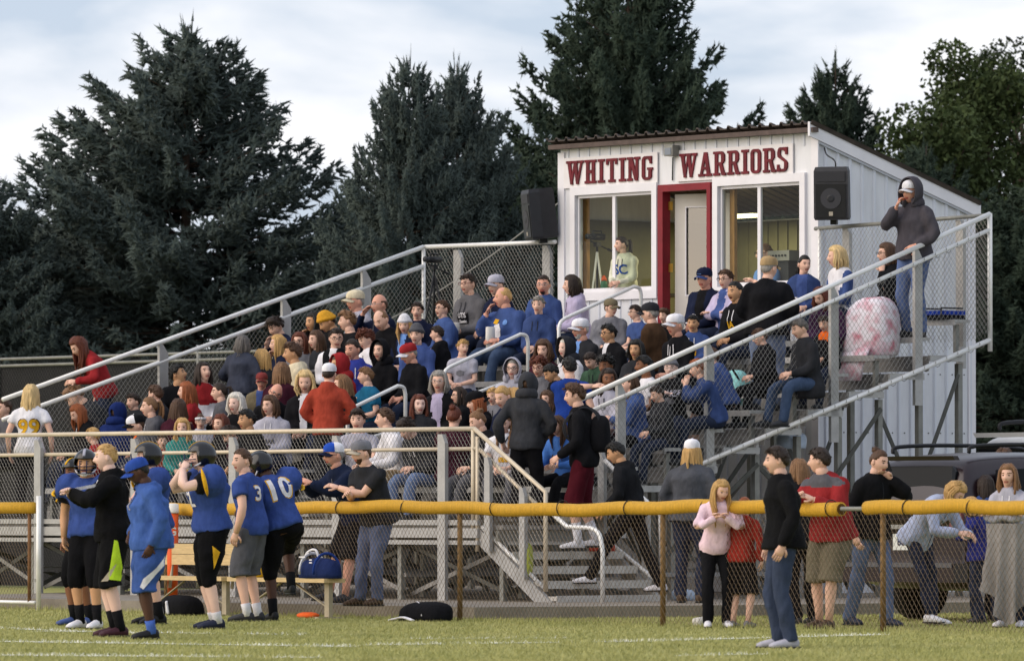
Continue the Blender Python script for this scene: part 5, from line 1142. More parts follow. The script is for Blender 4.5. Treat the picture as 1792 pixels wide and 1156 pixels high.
def blob_mesh(poly, n=2):
    bm = bmesh.new(); vs = [bm.verts.new((x, y, 0)) for (x, y) in poly]; bm.faces.new(vs); bmesh.ops.triangulate(bm, faces=bm.faces)
    for _ in range(n): bmesh.ops.subdivide_edges(bm, edges=[x for x in bm.edges if x.calc_length() > .03], cuts=1); bmesh.ops.triangulate(bm, faces=bm.faces)
    bm.verts.index_update(); V = [(v_.co.x, v_.co.y) for v_ in bm.verts]; F_ = [tuple(v_.index for v_ in f_.verts) for f_ in bm.faces]; bm.free(); return V, F_
def do_decals(g_, obj, co, faces):
    bvh = BVHTree.FromPolygons(co.tolist(), faces); X = g_['X']; ch, u2, sx = X['chest'], X['u2'], X['sx']; fw = np.cross(sx, u2) * -1; fw = nz(np.cross(u2, sx)); 
    if fw[1] > 0: fw = -fw
    for i_, d in enumerate(g_['decal']):
        # ('text', word, size, colour, side f/b, dx, dz[, outline colour])  or ('poly', points, 0, colour, side, dx, dz)
        V, F_ = text_mesh(d[1], d[2]) if d[0] == 'text' else blob_mesh(d[1]); dr = fw if d[4] == 'f' else -fw; sgn = 1 if d[4] == 'f' else -1
        layers = [(d[3], .005 + .0015 * i_, 1.0)]
        if len(d) > 7: layers = [(d[7], .004 + .0015 * i_, 1.10), (d[3], .007 + .0015 * i_, 1.0)]
        for (c_, off, sc_) in layers:
            pts = []; ok = []
            for (a, b) in V:
                base = ch + sx * (a * sc_ * sgn + d[5]) + u2 * (b * sc_ + d[6]); hit = bvh.ray_cast(Vector(base + dr * .6), Vector(-dr), .75)
                if hit[0] is None: pts.append(base + dr * .1); ok.append(False)
                else: pts.append(np.array(hit[0]) + dr * off); ok.append(True)
            fs = [q_ for q_ in F_ if all(ok[i] for i in q_)]
            if not fs: continue
            # keep faces looking outwards
            P_ = np.array(pts); f0 = fs[0]; nrm = np.cross(P_[f0[1]] - P_[f0[0]], P_[f0[2]] - P_[f0[0]])
            acc = Acc(); acc.add(P_, fs if nrm @ dr > 0 else [tuple(reversed(q_)) for q_ in fs]); put_mesh(acc, 'print', [cloth(c_)], obj, False)
def finish_people():
    tmp = []
    for g_ in REMESH:
        me = g_['raw'].mesh('t', [g_['mats'][0]]); o = bpy.data.objects.new('t', me); COL.objects.link(o); m1 = o.modifiers.new('r', 'REMESH'); m1.mode = 'VOXEL'; m1.voxel_size = g_['vox']; m2 = o.modifiers.new('s', 'SMOOTH'); m2.factor = .5; m2.iterations = 3; tmp.append(o)
    dg = bpy.context.evaluated_depsgraph_get()
    res = [bpy.data.meshes.new_from_object(o.evaluated_get(dg)) for o in tmp]
    for o in tmp: me = o.data; bpy.data.objects.remove(o); bpy.data.meshes.remove(me)
    for g_, me in zip(REMESH, res):
        n = len(me.vertices); co = np.empty(n * 3, np.float32); no = np.empty(n * 3, np.float32); me.vertices.foreach_get('co', co); me.vertex_normals.foreach_get('vector', no); co = co.reshape(-1, 3).astype(float); no = no.reshape(-1, 3)
        co = wrinkle(co, no, g_['seed'], g_['amp']); X = g_['X']
        me.vertices.foreach_set('co', co.astype(np.float32).ravel()); me.materials.clear()
        for q_ in g_['mats']: me.materials.append(q_)
        me.polygons.foreach_set('use_smooth', [True] * len(me.polygons)); me.update()
        if g_['inner'] or g_['sleeve']:
            fcn = np.empty(len(me.polygons) * 3, np.float32); me.polygons.foreach_get('center', fcn); fcn = fcn.reshape(-1, 3); mi = np.zeros(len(fcn), np.int32)
            rel = fcn - X['P']; lx = rel @ X['sx']; hz = (fcn - X['chest']) @ X['u2']; fwd = nz(np.cross(X['u2'], X['sx'])); fwd = fwd if fwd[1] < 0 else -fwd; ly = (fcn - X['chest']) @ fwd
            if g_['sleeve']:
                for s2 in (1, -1):
                    S, E_, Wr = X['sh'][s2], X['elb'][s2], X['wri'][s2]
                    def sd_(a, b): t = np.clip(((fcn - a) @ (b - a)) / ((b - a) @ (b - a)), 0, 1)[:, None]; return np.linalg.norm(fcn - (a + (b - a) * t), axis=1)
                    near = np.minimum(sd_(S, E_), sd_(E_, Wr)); out_ = ((fcn - S) @ X['sx']) * s2; dt = np.abs(lx)
                    mi[(near < .105) & ((dt > .155) | (sd_(E_ * .7 + S * .3, Wr) < .085))] = 2
            if g_['inner']:
                c_, w0, w1, zlo = g_['inner']; wz = w0 + (w1 - w0) * np.clip((hz + .2) / .35, 0, 1); mi[(np.abs(lx) < wz) & (ly > .02) & (hz > zlo)] = 1
            me.polygons.foreach_set('material_index', mi)
        o = bpy.data.objects.new(g_['name'], me); me.name = g_['name']; COL.objects.link(o); o.parent = g_['e']
        if g_.get('bdecal'):
            bvh = BVHTree.FromPolygons(co.tolist(), [tuple(p.vertices) for p in me.polygons])
            for (poly, c_, sd2) in g_['bdecal']:
                V_, F_ = blob_mesh(poly, 3); pts = []; ok = []
                for (a, b) in V_:
                    h_ = bvh.ray_cast(Vector((sd2 * .6, a, b)), Vector((-sd2, 0, 0)), .7); ok.append(h_[0] is not None); pts.append(np.array(h_[0]) + np.array((sd2 * .006, 0, 0)) if h_[0] is not None else np.array((0, a, b)))
                fs = [q_ for q_ in F_ if all(ok[i] for i in q_)]
                if fs: a_ = Acc(); a_.add(pts, fs); put_mesh(a_, 'panel', [cloth(c_)], o, False)
        if g_['decal']: do_decals(g_, o, co, [tuple(p.vertices) for p in me.polygons])
# ---- the people of the photograph: head position in the photograph, look, pose
FL = -50      # facing the field
# far end of the stand
person(137, 606, 'auburn haired girl in red hoodie bending over the far end rail', ('red', 'hoodie'), ('djean', 'pants'), ('long', 'auburn'), k=3, sit=False, v=-75, hv=-60, hp=38, lean=30, arms=((.22, -.42, .12), 'down'), fem=True, dz=.05)
person(54, 690, 'long haired blonde seen from behind in white jersey number 99', ('white', 'jersey'), ('black', 'pants'), ('long', 'paleblonde'), k=0, at=(-.75,), sit=False, v=175, hv=170, lean=4, arms=('down', 'down'), fem=True, decal=[('text', '99', .27, 'gold', 'b', 0, -.12, 'brown')])
person(6, 715, 'person in grey hoodie cut by the left edge of the picture', ('mgrey', 'hoodie'), ('black', 'pants'), ('short', 'brown'), k=0, v=-60)
person(132, 686, 'brown haired boy in black hoodie bowing his head beside the 99 jersey', ('charcoal', 'hoodie'), ('black', 'pants'), ('messy', 'lightbrown'), k=1, v=-80, hv=-85, hp=45, lean=34)
person(136, 722, 'strawberry blonde girl looking down below the bowing boy', ('black', 'hoodie'), ('djean', 'pants'), ('long', 'ginger'), k=1, v=-70, hv=-60, hp=30, size=.85, fem=True)
person(163, 748, 'small fair haired child in red top behind the front rail', ('red', 'sweater'), ('djean', 'pants'), ('short', 'blonde'), k=0, v=-70, hv=-110, size=.74, fixk=True)
person(205, 722, 'child with dark blue hood up seen from behind', ('dblue', 'hoodie'), ('black', 'pants'), ('short', 'brown'), k=1, v=150, hv=150, size=.86, hood=True)
person(238, 732, 'boy in white fronted black cap and grey hoodie with orange trim', ('mgrey', 'hoodie'), ('black', 'pants'), ('short', 'brown'), k=0, v=-75, hv=-70, hp=14, size=.88, hat=('cap', 'white', 'black', 'black'), inner=('orange', .05, .07, -.2), fixk=True)
person(233, 703, 'dark haired child sitting behind the boy in the black cap', ('charcoal', 'sweater'), ('black', 'pants'), ('short', 'darkbrown'), k=2, v=-50, size=.8)
person(262, 712, 'girl with light brown ponytail in grey hoodie turned left', ('mgrey', 'hoodie'), ('djean', 'pants'), ('pony', 'lightbrown'), k=1, v=-80, hv=-85, size=.92, fem=True)
person(272, 690, 'boy with short brown hair in dark jacket behind the ponytail girl', ('charcoal', 'jacket'), ('jean', 'pants'), ('short', 'brown'), k=2, v=-110, hv=-125, size=.92)
person(312, 715, 'girl with long straight brown hair seen from behind in maroon', ('burg', 'sweater'), ('djean', 'pants'), ('long', 'brown'), k=1, v=170, hv=170, fem=True, size=.95)
person(311, 655, 'black haired young man in black tee gazing up to the right', ('black', 'tee'), ('black', 'pants'), ('short', 'black'), k=3, v=20, hv=75, hp=-14, skin='tan')
person(356, 652, 'dark haired woman in red and white top gazing up', ('white', 'sweater'), ('black', 'pants'), ('long', 'darkbrown'), k=3, v=10, hv=35, hp=-12, skin='light', fem=True, inner=('red', .2, .2, -.05))
person(424, 602, 'grey haired woman standing with her back turned in slate sweater and jeans', ('3b3f4c', 'sweater'), ('jean', 'pants'), ('bob', 'saltpepper'), k=4, sit=False, v=165, hv=170, lean=5, arms=((.24, -.25, .12), 'down'), fem=True, bulk=1.15)
person(326, 685, 'strawberry blonde girl in red shirt turned left', ('red', 'tee'), ('jean', 'pants'), ('long', 'ginger'), k=2, v=-85, hv=-88, size=.92, fem=True)
person(384, 686, 'girl with dark brown ponytail in grey top looking left', ('mgrey', 'sweater'), ('djean', 'pants'), ('pony', 'darkbrown'), k=2, v=-85, hv=-88, fem=True)
person(413, 706, 'elderly white haired woman in black coat with stern face', ('black', 'coat'), ('black', 'pants'), ('bob', 'white'), k=2, v=-25, hv=-35, fem=True, bulk=1.1, skin='pale')
person(319, 748, 'girl with wavy blonde hair in teal sweater behind the front rail', ('teal', 'sweater'), ('djean', 'pants'), ('long', 'blonde'), k=0, v=0, hv=-5, size=.92, fem=True, fixk=True)
person(351, 738, 'girl with hair bun, white headband and glasses in grey hoodie', ('lgrey', 'hoodie'), ('djean', 'pants'), ('bun', 'brown'), k=1, v=-10, hv=5, size=.9, fem=True, hat=('headband', 'white'), gl='silver')
person(386, 742, 'red haired girl in black sweater peering over the front rail', ('black', 'sweater'), ('djean', 'pants'), ('long', 'auburn'), k=0, v=-50, hv=-40, size=.9, fem=True, fixk=True)
person(402, 760, 'dark haired child bending its head beside the red haired girl', ('burg', 'sweater'), ('black', 'pants'), ('messy', 'darkbrown'), k=0, v=-55, hv=-60, hp=38, size=.8, fixk=True)
person(284, 772, 'small child with pale face just above the blue capped coach', ('brick', 'hoodie'), ('black', 'pants'), ('short', 'brown'), k=0, v=10, hv=15, size=.72, arms=('knee', 'knee'), fixk=True)
# middle of the stand, left of the aisle
person(482, 572, 'man with dark tousled hair holding a hand to his bowed face', ('navy', 'jacket'), ('djean', 'pants'), ('messy', 'darkbrown'), k=5, v=-60, hv=-50, hp=30, lean=16, arms=('lap', 'mouth'))
person(486, 602, 'blonde woman in profile with long straight hair beside the slate sweater woman', ('navy', 'sweater'), ('djean', 'pants'), ('long', 'blonde'), k=4, v=-75, hv=-82, fem=True, arms=('lap', 'cheek'))
person(458, 628, 'woman with long ash blonde hair turned away beside the slate sweater woman', ('charcoal', 'jacket'), ('djean', 'pants'), ('long', 'blonde'), k=3, v=-130, hv=-140, fem=True)
person(524, 598, 'girl with auburn hair and glasses facing the camera', ('grey', 'sweater'), ('djean', 'pants'), ('long', 'auburn'), k=4, v=-30, hv=-25, fem=True, gl='black', size=.95)
person(548, 564, 'black haired girl resting a hand on her cheek below the far rail', ('burg', 'sweater'), ('djean', 'pants'), ('long', 'black'), k=5, v=-60, hv=-55, fem=True, arms=('lap', 'cheek'), skin='tan')
person(573, 564, 'person in mustard yellow beanie bowing the head', ('black', 'jacket'), ('djean', 'pants'), ('short', 'darkbrown'), k=5, v=-70, hv=-75, hp=32, hat=('beanie', 'd29a2c'), skin='tan')
person(622, 528, 'stout man in off white cap and light grey hoodie at the far rail', ('lgrey', 'hoodie'), ('jean', 'pants'), ('short', 'grey'), k=6, v=-65, hv=-62, hat=('cap', 'cream', 'cream'), bulk=1.18, skin='ruddy')
person(608, 562, 'young man with swept fair quiff in profile', ('black', 'tee'), ('djean', 'pants'), ('quiff', 'lightbrown'), k=5, v=-80, hv=-88, size=.97)
person(664, 533, 'balding man with glasses in navy jacket shading his eyes', ('navy', 'jacket'), ('djean', 'pants'), ('bald', 'brown'), k=6, v=-65, hv=-60, gl='silver', arms=('lap', 'brow'), skin='ruddy')
person(667, 560, 'man with receding light hair in black shirt looking down', ('black', 'sweater'), ('djean', 'pants'), ('thin', 'lightbrown'), k=5, v=-45, hv=-40, hp=28, lean=14)
person(553, 595, 'long brown haired person in charcoal and grey striped sweater', ('charcoal', 'sweater'), ('djean', 'pants'), ('long', 'brown'), k=4, v=-75, hv=-55, fem=True, decal=[('poly', [(-.17, -.02), (.17, -.02), (.17, .01), (-.17, .01)], 0, 'grey', 'f', 0, -.05), ('poly', [(-.17, -.02), (.17, -.02), (.17, .01), (-.17, .01)], 0, 'grey', 'f', 0, -.14)])
person(588, 592, 'young man with glasses in black and white track hoodie', ('black', 'hoodie'), ('black', 'pants'), ('short', 'darkbrown'), k=4, v=-20, hv=10, hp=10, gl='black', sleeve='white', inner=('white', .025, .05, .0))
person(640, 594, 'curly auburn haired youth in white jacket looking down', ('white', 'jacket'), ('djean', 'pants'), ('curly', 'auburn'), k=4, v=-60, hv=-60, hp=20)
person(617, 612, 'short haired man in bright blue hoodie squinting', ('343f90', 'hoodie'), ('djean', 'pants'), ('crew', 'darkbrown'), k=4, v=-15, hv=-35, hp=8, skin='ruddy')
person(512, 617, 'brown haired boy in cream hoodie turned left', ('cream', 'hoodie'), ('djean', 'pants'), ('quiff', 'brown'), k=3, v=-80, hv=-86, size=.93, skin='tan')
person(493, 652, 'woman with very long light brown hair seen from behind', ('burg', 'jacket'), ('djean', 'pants'), ('long', 'lightbrown'), k=3, v=165, hv=160, fem=True)
person(458, 668, 'older man in dull red cap and glasses over a blue shirt', ('khaki', 'jacket'), ('djean', 'pants'), ('short', 'grey'), k=3, v=-10, hv=-5, hat=('cap', '7a3836', '7a3836'), gl='silver', inner=('blue', .05, .07, -.2), skin='ruddy')
person(482, 688, 'balding man in glasses leaning over beside the grey hoodie woman', ('black', 'jacket'), ('djean', 'pants'), ('bald', 'grey'), k=2, v=-5, hv=5, hp=16, hr=-22, lean=18, gl='black', inner=('gold', .03, .05, -.1), skin='ruddy')
person(534, 668, 'blonde woman with wavy hair in black jacket and white scarf', ('black', 'jacket'), ('djean', 'pants'), ('bob', 'paleblonde'), k=2, v=-15, hv=-5, hp=14, fem=True, inner=('white', .035, .05, -.25))
person(472, 710, 'smiling brown haired woman in pale grey hoodie with dark print', ('lgrey', 'hoodie'), ('djean', 'pants'), ('bob', 'brown'), k=1, v=-25, hv=-40, fem=True, bulk=1.2, decal=[('text', 'DEAR', .07, 'charcoal', 'f', 0, -.10), ('poly', [(-.05, -.05), (.0, -.07), (.05, -.05), (.04, .02), (-.04, .02)], 0, 'charcoal', 'f', 0, -.16)])
person(576, 655, 'person in white mesh cap and rust red hoodie standing in the aisle, back turned', ('brick', 'hoodie'), ('charcoal', 'pants'), ('short', 'darkbrown'), k=1, at=(-.35,), sit=False, v=168, hv=168, lean=3, hat=('cap', 'cream', 'cream', 'white'), arms=('pocket', 'pocket'))
person(594, 640, 'person with red hood up beside the standing white mesh cap', ('red', 'hoodie'), ('djean', 'pants'), ('short', 'brown'), k=3, v=-60, hv=-65, hood='red', skin='tan')
person(598, 674, 'girl with long straight light brown hair half hidden by the rust red hoodie', ('black', 'hoodie'), ('djean', 'pants'), ('long', 'lightbrown'), k=2, v=-60, hv=-80, fem=True, size=.93)
person(640, 658, 'fair haired boy in teal blue tee turned left', ('1f5f80', 'tee'), ('djean', 'pants'), ('short', 'lightbrown'), k=3, v=-60, hv=-85, size=.9, arms=('lap', 'chest'))
person(666, 614, 'woman with black hood up and pale face', ('black', 'hoodie'), ('black', 'pants'), ('long', 'black'), k=3, v=-40, hv=-35, fem=True, hood='black')
person(716, 620, 'older man in red cap with white brim and black shirt', ('black', 'sweater'), ('djean', 'pants'), ('short', 'grey'), k=3, v=-60, hv=-62, hp=18, hat=('cap', 'red', 'white'), bulk=1.15, skin='ruddy')
person(708, 568, 'woman in white knit hat with blonde hair looking down', ('navy', 'hoodie'), ('djean', 'pants'), ('long', 'blonde'), k=5, v=-40, hv=-15, hp=14, fem=True, hat=('beanie', 'white'), inner=('lblue', .05, .06, -.2))
person(729, 586, 'woman in grey knit hat and blue hoodie behind the red cap', ('blue', 'hoodie'), ('djean', 'pants'), ('short', 'brown'), k=4, v=-30, hv=-20, fem=True, hat=('beanie', 'mgrey'))
person(730, 544, 'dark haired woman in navy hoodie staring at the camera', ('navy', 'hoodie'), ('djean', 'pants'), ('short', 'darkbrown'), k=6, v=-15, hv=-10, fem=True, bulk=1.1)
person(774, 541, 'yelling woman in glasses and royal blue sweatshirt with gold sleeve lettering', ('43588a', 'sweater'), ('djean', 'pants'), ('short', 'brown'), k=6, v=-60, hv=-55, hp=-4, jaw=1, gl='black', fem=True, bulk=1.15, decal=[('text', 'AC', .08, 'gold', 'f', .13, -.2)])
person(819, 497, 'woman with red glasses in grey hoodie with black and white print', ('5e5d60', 'hoodie'), ('black', 'pants'), ('short', 'darkbrown'), k=8, v=-50, hv=-45, gl='red', fem=True, bulk=1.2, decal=[('poly', [(-.09, -.07), (.09, -.07), (.1, .06), (-.1, .07)], 0, 'black', 'f', 0, -.06), ('text', 'UTS', .08, 'white', 'f', 0, -.03), ('text', 'Classic', .05, 'white', 'f', 0, -.10)])
person(765, 584, 'dark haired boy in black jacket with his back half turned', ('black', 'hoodie'), ('djean', 'pants'), ('short', 'darkbrown'), k=5, v=-110, hv=-100, size=.82)
person(810, 608, 'fair haired boy in pale grey tee sitting by the middle handrail', ('lgrey', 'tee'), ('djean', 'pants'), ('short', 'blonde'), k=4, v=-20, hv=25, size=.88, arms=('lap', 'lap'), decal=[('poly', [(-.07, -.02), (-.02, -.05), (.06, -.03), (.07, .03), (.0, .05), (-.06, .03)], 0, 'grey', 'f', 0, -.06)])
person(768, 668, 'older woman with grey bob and glasses in black jacket', ('black', 'jacket'), ('djean', 'pants'), ('bob', 'grey'), k=2, v=-20, hv=-12, fem=True, gl='silver', inner=('lilac', .05, .06, -.25))
person(733, 708, 'woman with long auburn hair in dark sweater smiling right', ('charcoal', 'sweater'), ('djean', 'pants'), ('long', 'auburn'), k=1, v=-20, hv=15, fem=True, bulk=1.1, skin='pale')
person(803, 692, 'woman in glasses with long dark brown hair facing left', ('black', 'hoodie'), ('djean', 'pants'), ('long', 'darkbrown'), k=2, v=-80, hv=-75, fem=True, gl='black')
person(833, 704, 'ginger long haired person in backwards black cap', ('black', 'hoodie'), ('djean', 'pants'), ('long', 'ginger'), k=1, v=-75, hv=-78, hp=12, hat=('backcap', 'black', 'black'))
person(626, 735, 'dark haired boy in pale grey tee smiling behind the front rail', ('lgrey', 'tee'), ('charcoal', 'pants'), ('swept', 'darkbrown'), k=0, v=-15, hv=-12, size=.92, arms=('knee', 'knee'), fixk=True)
person(674, 733, 'brown haired boy in white sweatshirt with red lettering', ('white', 'hoodie'), ('tan', 'pants'), ('short', 'brown'), k=0, v=-70, hv=-95, size=.95, lean=18, arms=('knee', 'knee'), decal=[('text', 'BEAR', .07, 'red', 'f', .07, -.16)], fixk=True)
person(795, 730, 'person with auburn bun in dark sweater turned away', ('burg', 'sweater'), ('djean', 'pants'), ('bun', 'auburn'), k=0, v=170, hv=165, fem=True, fixk=True)
person(836, 737, 'girl with fair hair tied back looking down behind the front rail corner', ('black', 'sweater'), ('mgrey', 'pants'), ('bun', 'lightbrown'), k=0, v=-60, hv=-70, hp=22, fem=True, size=.95, fixk=True)
# right of the aisle, upper rows
person(868, 500, 'person in pale grey cap hidden behind the eating man', ('navy', 'jacket'), ('djean', 'pants'), ('short', 'brown'), k=8, v=-50, hv=-45, hat=('cap', 'lgrey', 'lgrey'))
person(881, 521, 'big man in royal blue sweatshirt eating popcorn from a white bag', ('3d5080', 'sweater'), ('jean', 'pants'), ('thin', 'blonde'), k=7, v=-45, hv=-80, bulk=1.28, skin='ruddy', arms=((.12, -.34, .16), 'mouth'), decal=[('poly', [(-.05, -.08), (.04, -.09), (.07, .02), (.03, .08), (-.05, .06)], 0, 'white', 'f', -.02, -.04), ('poly', [(-.05, -.02), (.03, -.03), (.05, .02), (-.03, .03)], 0, 'gold', 'f', -.05, .06), ('poly', [(.03 * math.cos(a), .03 * math.sin(a)) for a in np.linspace(0, 5.6, 9)], 0, 'lblue', 'f', .1, .05)])
person(951, 499, 'man with goatee and glasses in royal blue shirt against the back fence', ('3d5080', 'sweater'), ('djean', 'pants'), ('crew', 'darkbrown'), k=8, v=-30, hv=-12, gl='silver', beard='goatee', skin='ruddy')
person(942, 534, 'short grey haired woman in royal blue hooded jacket', ('35456f', 'hoodie'), ('djean', 'pants'), ('short', 'grey'), k=7, v=-30, hv=-15, fem=True, bulk=1.15)
person(1000, 499, 'brown haired woman in pale lilac hoodie below the press box window', ('lilac', 'hoodie'), ('djean', 'pants'), ('bob', 'darkbrown'), k=8, v=-80, hv=-88, fem=True, bulk=1.1)
person(1016, 577, 'grey bearded man in white cap and glasses and dark coat', ('charcoal', 'coat'), ('djean', 'pants'), ('short', 'white'), k=6, v=-55, hv=-55, hat=('cap', 'white', 'white'), gl='black', beard='full', skin='ruddy', inner=('lblue', .03, .05, -.05))
person(1069, 539, 'man in olive green cap and grey hoodie looking right', ('grey', 'hoodie'), ('djean', 'pants'), ('short', 'brown'), k=7, v=-10, hv=45, hat=('cap', 'khaki', 'khaki'), bulk=1.15)
person(1112, 547, 'boy with glasses in blue tee below the press box door', ('3d5080', 'tee'), ('djean', 'pants'), ('short', 'darkbrown'), k=7, v=-60, hv=-70, gl='black', size=.88)
person(1138, 549, 'man in dark grey cap and brown jacket with his back half turned', ('brown', 'jacket'), ('djean', 'pants'), ('short', 'grey'), k=7, v=-120, hv=-115, hat=('cap', 'charcoal', 'charcoal'))
person(1162, 560, 'brown haired boy between the dark grey cap and the white cap', ('black', 'hoodie'), ('djean', 'pants'), ('messy', 'brown'), k=7, v=-45, hv=-35, size=.86, fixk=True)
person(1182, 570, 'old man in white cap with a black letter I and black hoodie', ('black', 'hoodie'), ('djean', 'pants'), ('short', 'white'), k=6, v=-50, hv=-55, hat=('cap', 'white', 'white', 'white', 'I', 'black'), skin='ruddy', decal=[('poly', [(-.005, -.12), (.005, -.12), (.02, .1), (.012, .1)], 0, 'white', 'f', -.02, 0)])
person(1065, 584, 'black haired man with glasses in black coat over white shirt', ('black', 'jacket'), ('black', 'pants'), ('short', 'black'), k=6, v=-55, hv=-55, gl='black', skin='tan', inner=('white', .02, .045, -.1), bulk=1.1)
person(991, 609, 'elderly woman in white hoodie with grey headscarf', ('white', 'hoodie'), ('djean', 'pants'), ('short', 'white'), k=5, v=-55, hv=-55, hood='charcoal', fem=True, skin='pale')
person(1113, 612, 'dark haired woman with worried face in charcoal jacket', ('charcoal', 'jacket'), ('black', 'pants'), ('bob', 'black'), k=5, v=-35, hv=-25, fem=True, skin='tan', bulk=1.1)
person(951, 612, 'woman with shaggy brown hair above the green blanket', ('burg', 'sweater'), ('djean', 'pants'), ('bob', 'brown'), k=5, v=-30, hv=-20, hp=12, fem=True)
person(943, 643, 'woman with reddish curls and glasses in grey top', ('grey', 'sweater'), ('djean', 'pants'), ('curly', 'auburn'), k=4, v=-30, hv=-25, hp=12, fem=True, gl='red')
person(897, 645, 'old woman in glasses with pale grey hood up and maroon print', ('lgrey', 'hoodie'), ('djean', 'pants'), ('short', 'grey'), k=4, v=-20, hv=-12, fem=True, hood='lgrey', gl='black', skin='pale', bulk=1.1, decal=[('text', 'WARRIORS', .05, 'maroon', 'f', 0, 0)])
person(965, 653, 'black haired boy bowing beside the boy in royal blue', ('black', 'hoodie'), ('djean', 'pants'), ('short', 'black'), k=3, v=-60, hv=-70, hp=30, skin='tan', size=.9)
person(1034, 631, 'brown haired boy looking down at his hands', ('green', 'hoodie'), ('djean', 'pants'), ('short', 'darkbrown'), k=5, v=-45, hv=-40, hp=34, lean=16, arms=('phone', 'phone'))
person(1060, 640, 'youth with black curly hair peering over the near rail', ('black', 'hoodie'), ('djean', 'pants'), ('curly', 'black'), k=4, v=-40, hv=-30, skin='brown', hp=10)
person(1127, 640, 'brown skinned young man in white tee behind the near rail', ('white', 'tee'), ('black', 'pants'), ('short', 'black'), k=4, v=-70, hv=-75, skin='brown', decal=[('text', 'MA', .07, 'black', 'f', -.05, -.14), ('text', 'CUS', .06, 'black', 'f', -.05, -.2)])
person(1064, 664, 'girl with dark hair in pale hoodie behind the near rail', ('lgrey', 'hoodie'), ('burg', 'pants'), ('long', 'darkbrown'), k=3, v=-45, hv=10, skin='brown', fem=True, arms=('phone', 'phone'))
person(863, 693, 'sandy haired child left of the grey hooded standing youth', ('grey', 'hoodie'), ('djean', 'pants'), ('short', 'blonde'), k=2, v=-40, hv=-30, size=.85, hp=10)
person(880, 691, 'blonde girl looking down left of the grey hooded standing youth', ('navy', 'sweater'), ('djean', 'pants'), ('pony', 'blonde'), k=1, v=-50, hv=-40, hp=22, size=.95, fem=True, fixk=True)
person(902, 698, 'girl with long straight honey blonde hair turned away', ('white', 'sweater'), ('djean', 'pants'), ('long', 'blonde'), k=1, v=-150, hv=-150, size=.95, fem=True)
person(957, 697, 'brown haired girl right of the grey hooded standing youth', ('charcoal', 'sweater'), ('djean', 'pants'), ('long', 'brown'), k=2, v=-40, hv=-30, hp=15, size=.92, fem=True)
person(1102, 672, 'girl with brown plaits in blue hoodie beside the near rail', ('43588a', 'hoodie'), ('black', 'tights'), ('braids', 'brown'), k=2, v=-85, hv=-88, fem=True, arms=('phone', 'lap'))
person(1174, 644, 'youth in grey knit hat and glasses, black sweatshirt with pale lettering', ('black', 'sweater'), ('djean', 'pants'), ('short', 'brown'), k=3, v=-20, hv=-12, hat=('beanie', 'grey'), gl='silver', skin='pale', arms=('chest', 'lap'), decal=[('text', 'LEMARS', .085, 'lgrey', 'f', 0, .02), ('poly', [(-.09, -.03), (.0, -.05), (.09, -.03), (.05, .04), (-.05, .04)], 0, 'grey', 'f', 0, -.08)])
person(881, 740, 'girl with plaits in white jersey looking down by the stair rail', ('white', 'jersey'), ('mgrey', 'pants'), ('braids', 'lightbrown'), k=0, v=-10, hv=-10, hp=20, fem=True, arms=('lap', 'lap'), inner=('white', .01, .02, 0), decal=[('poly', [(-.075, .1), (-.06, .1), (0, .0), (.06, .1), (.075, .1), (0, -.03)], 0, 'black', 'f', 0, .06), ('poly', [(-.04, -.02), (.04, -.02), (.03, .02), (-.03, .02)], 0, 'blue', 'f', 0, -.03), ('poly', [(-.06, -.03), (.06, -.03), (.06, .03), (-.06, .03)], 0, 'gold', 'f', 0, -.12)], fixk=True)
person(975, 745, 'girl in sky blue sweatshirt and black track pants behind the backpack boy', ('4a78c4', 'sweater'), ('black', 'pants'), ('long', 'brown'), k=0, v=-40, hv=-40, hp=15, fem=True, arms=('knee', 'knee'), lean=18)
person(1245, 624, 'brown haired boy in blue hoodie leaning by the near rail post', ('3d5080', 'hoodie'), ('black', 'shorts'), ('short', 'brown'), k=4, v=-110, hv=-100, lean=24, size=.95, arms=('lap', 'phone'))
person(1222, 645, 'boy in blue sweatshirt with hands before his mouth at the near rail post', ('35456f', 'hoodie'), ('djean', 'pants'), ('short', 'ginger'), k=3, v=-85, hv=-90, hp=12, lean=20, arms=('mouth', 'mouth'))
person(1213, 572, 'smiling black haired youth in blue hoodie with white lettering', ('3d5080', 'hoodie'), ('djean', 'pants'), ('short', 'black'), k=6, v=-20, hv=-15, skin='tan', decal=[('text', 'ALL', .06, 'black', 'f', 0, .0), ('poly', [(-.04, -.04), (.04, -.04), (.05, .03), (-.03, .04)], 0, 'gold', 'f', .02, -.1)], fixk=True)
person(1233, 488, 'man in navy cap and navy jacket before the press box', ('navy', 'jacket'), ('djean', 'pants'), ('short', 'darkbrown'), k=9, v=-40, hv=-35, hat=('cap', 'navy', '3d5080', 'navy', 'NC', 'lblue'), bulk=1.2, skin='ruddy', inner=('black', .05, .07, -.2), decal=[('poly', [(-.04, -.05), (.03, -.04), (.04, .04), (-.02, .05)], 0, 'white', 'f', -.09, -.13)])
person(1270, 489, 'woman with short brown hair and glasses in lilac zip hoodie', ('lilac', 'hoodie'), ('djean', 'pants'), ('short', 'brown'), k=8, v=-45, hv=-40, fem=True, gl='black', bulk=1.25, inner=('blue', .06, .06, -.3), arms=('cross', 'cross'))
person(1287, 511, 'black haired man in black shirt with yellow lettering', ('black', 'hoodie'), ('djean', 'pants'), ('crew', 'black'), k=8, v=-50, hv=-50, skin='tan', bulk=1.1, decal=[('text', 'IA', .12, 'gold', 'f', 0, -.05)], jaw=.6)
person(1346, 470, 'man in tan cap and black fleece standing with his back turned on the right', ('black', 'jacket'), ('6a7690', 'pants'), ('short', 'grey'), k=6, at=(-.3,), sit=False, v=165, hv=140, lean=3, hat=('cap', 'tan', 'tan'), bulk=1.2, arms=('pocket', 'pocket'))
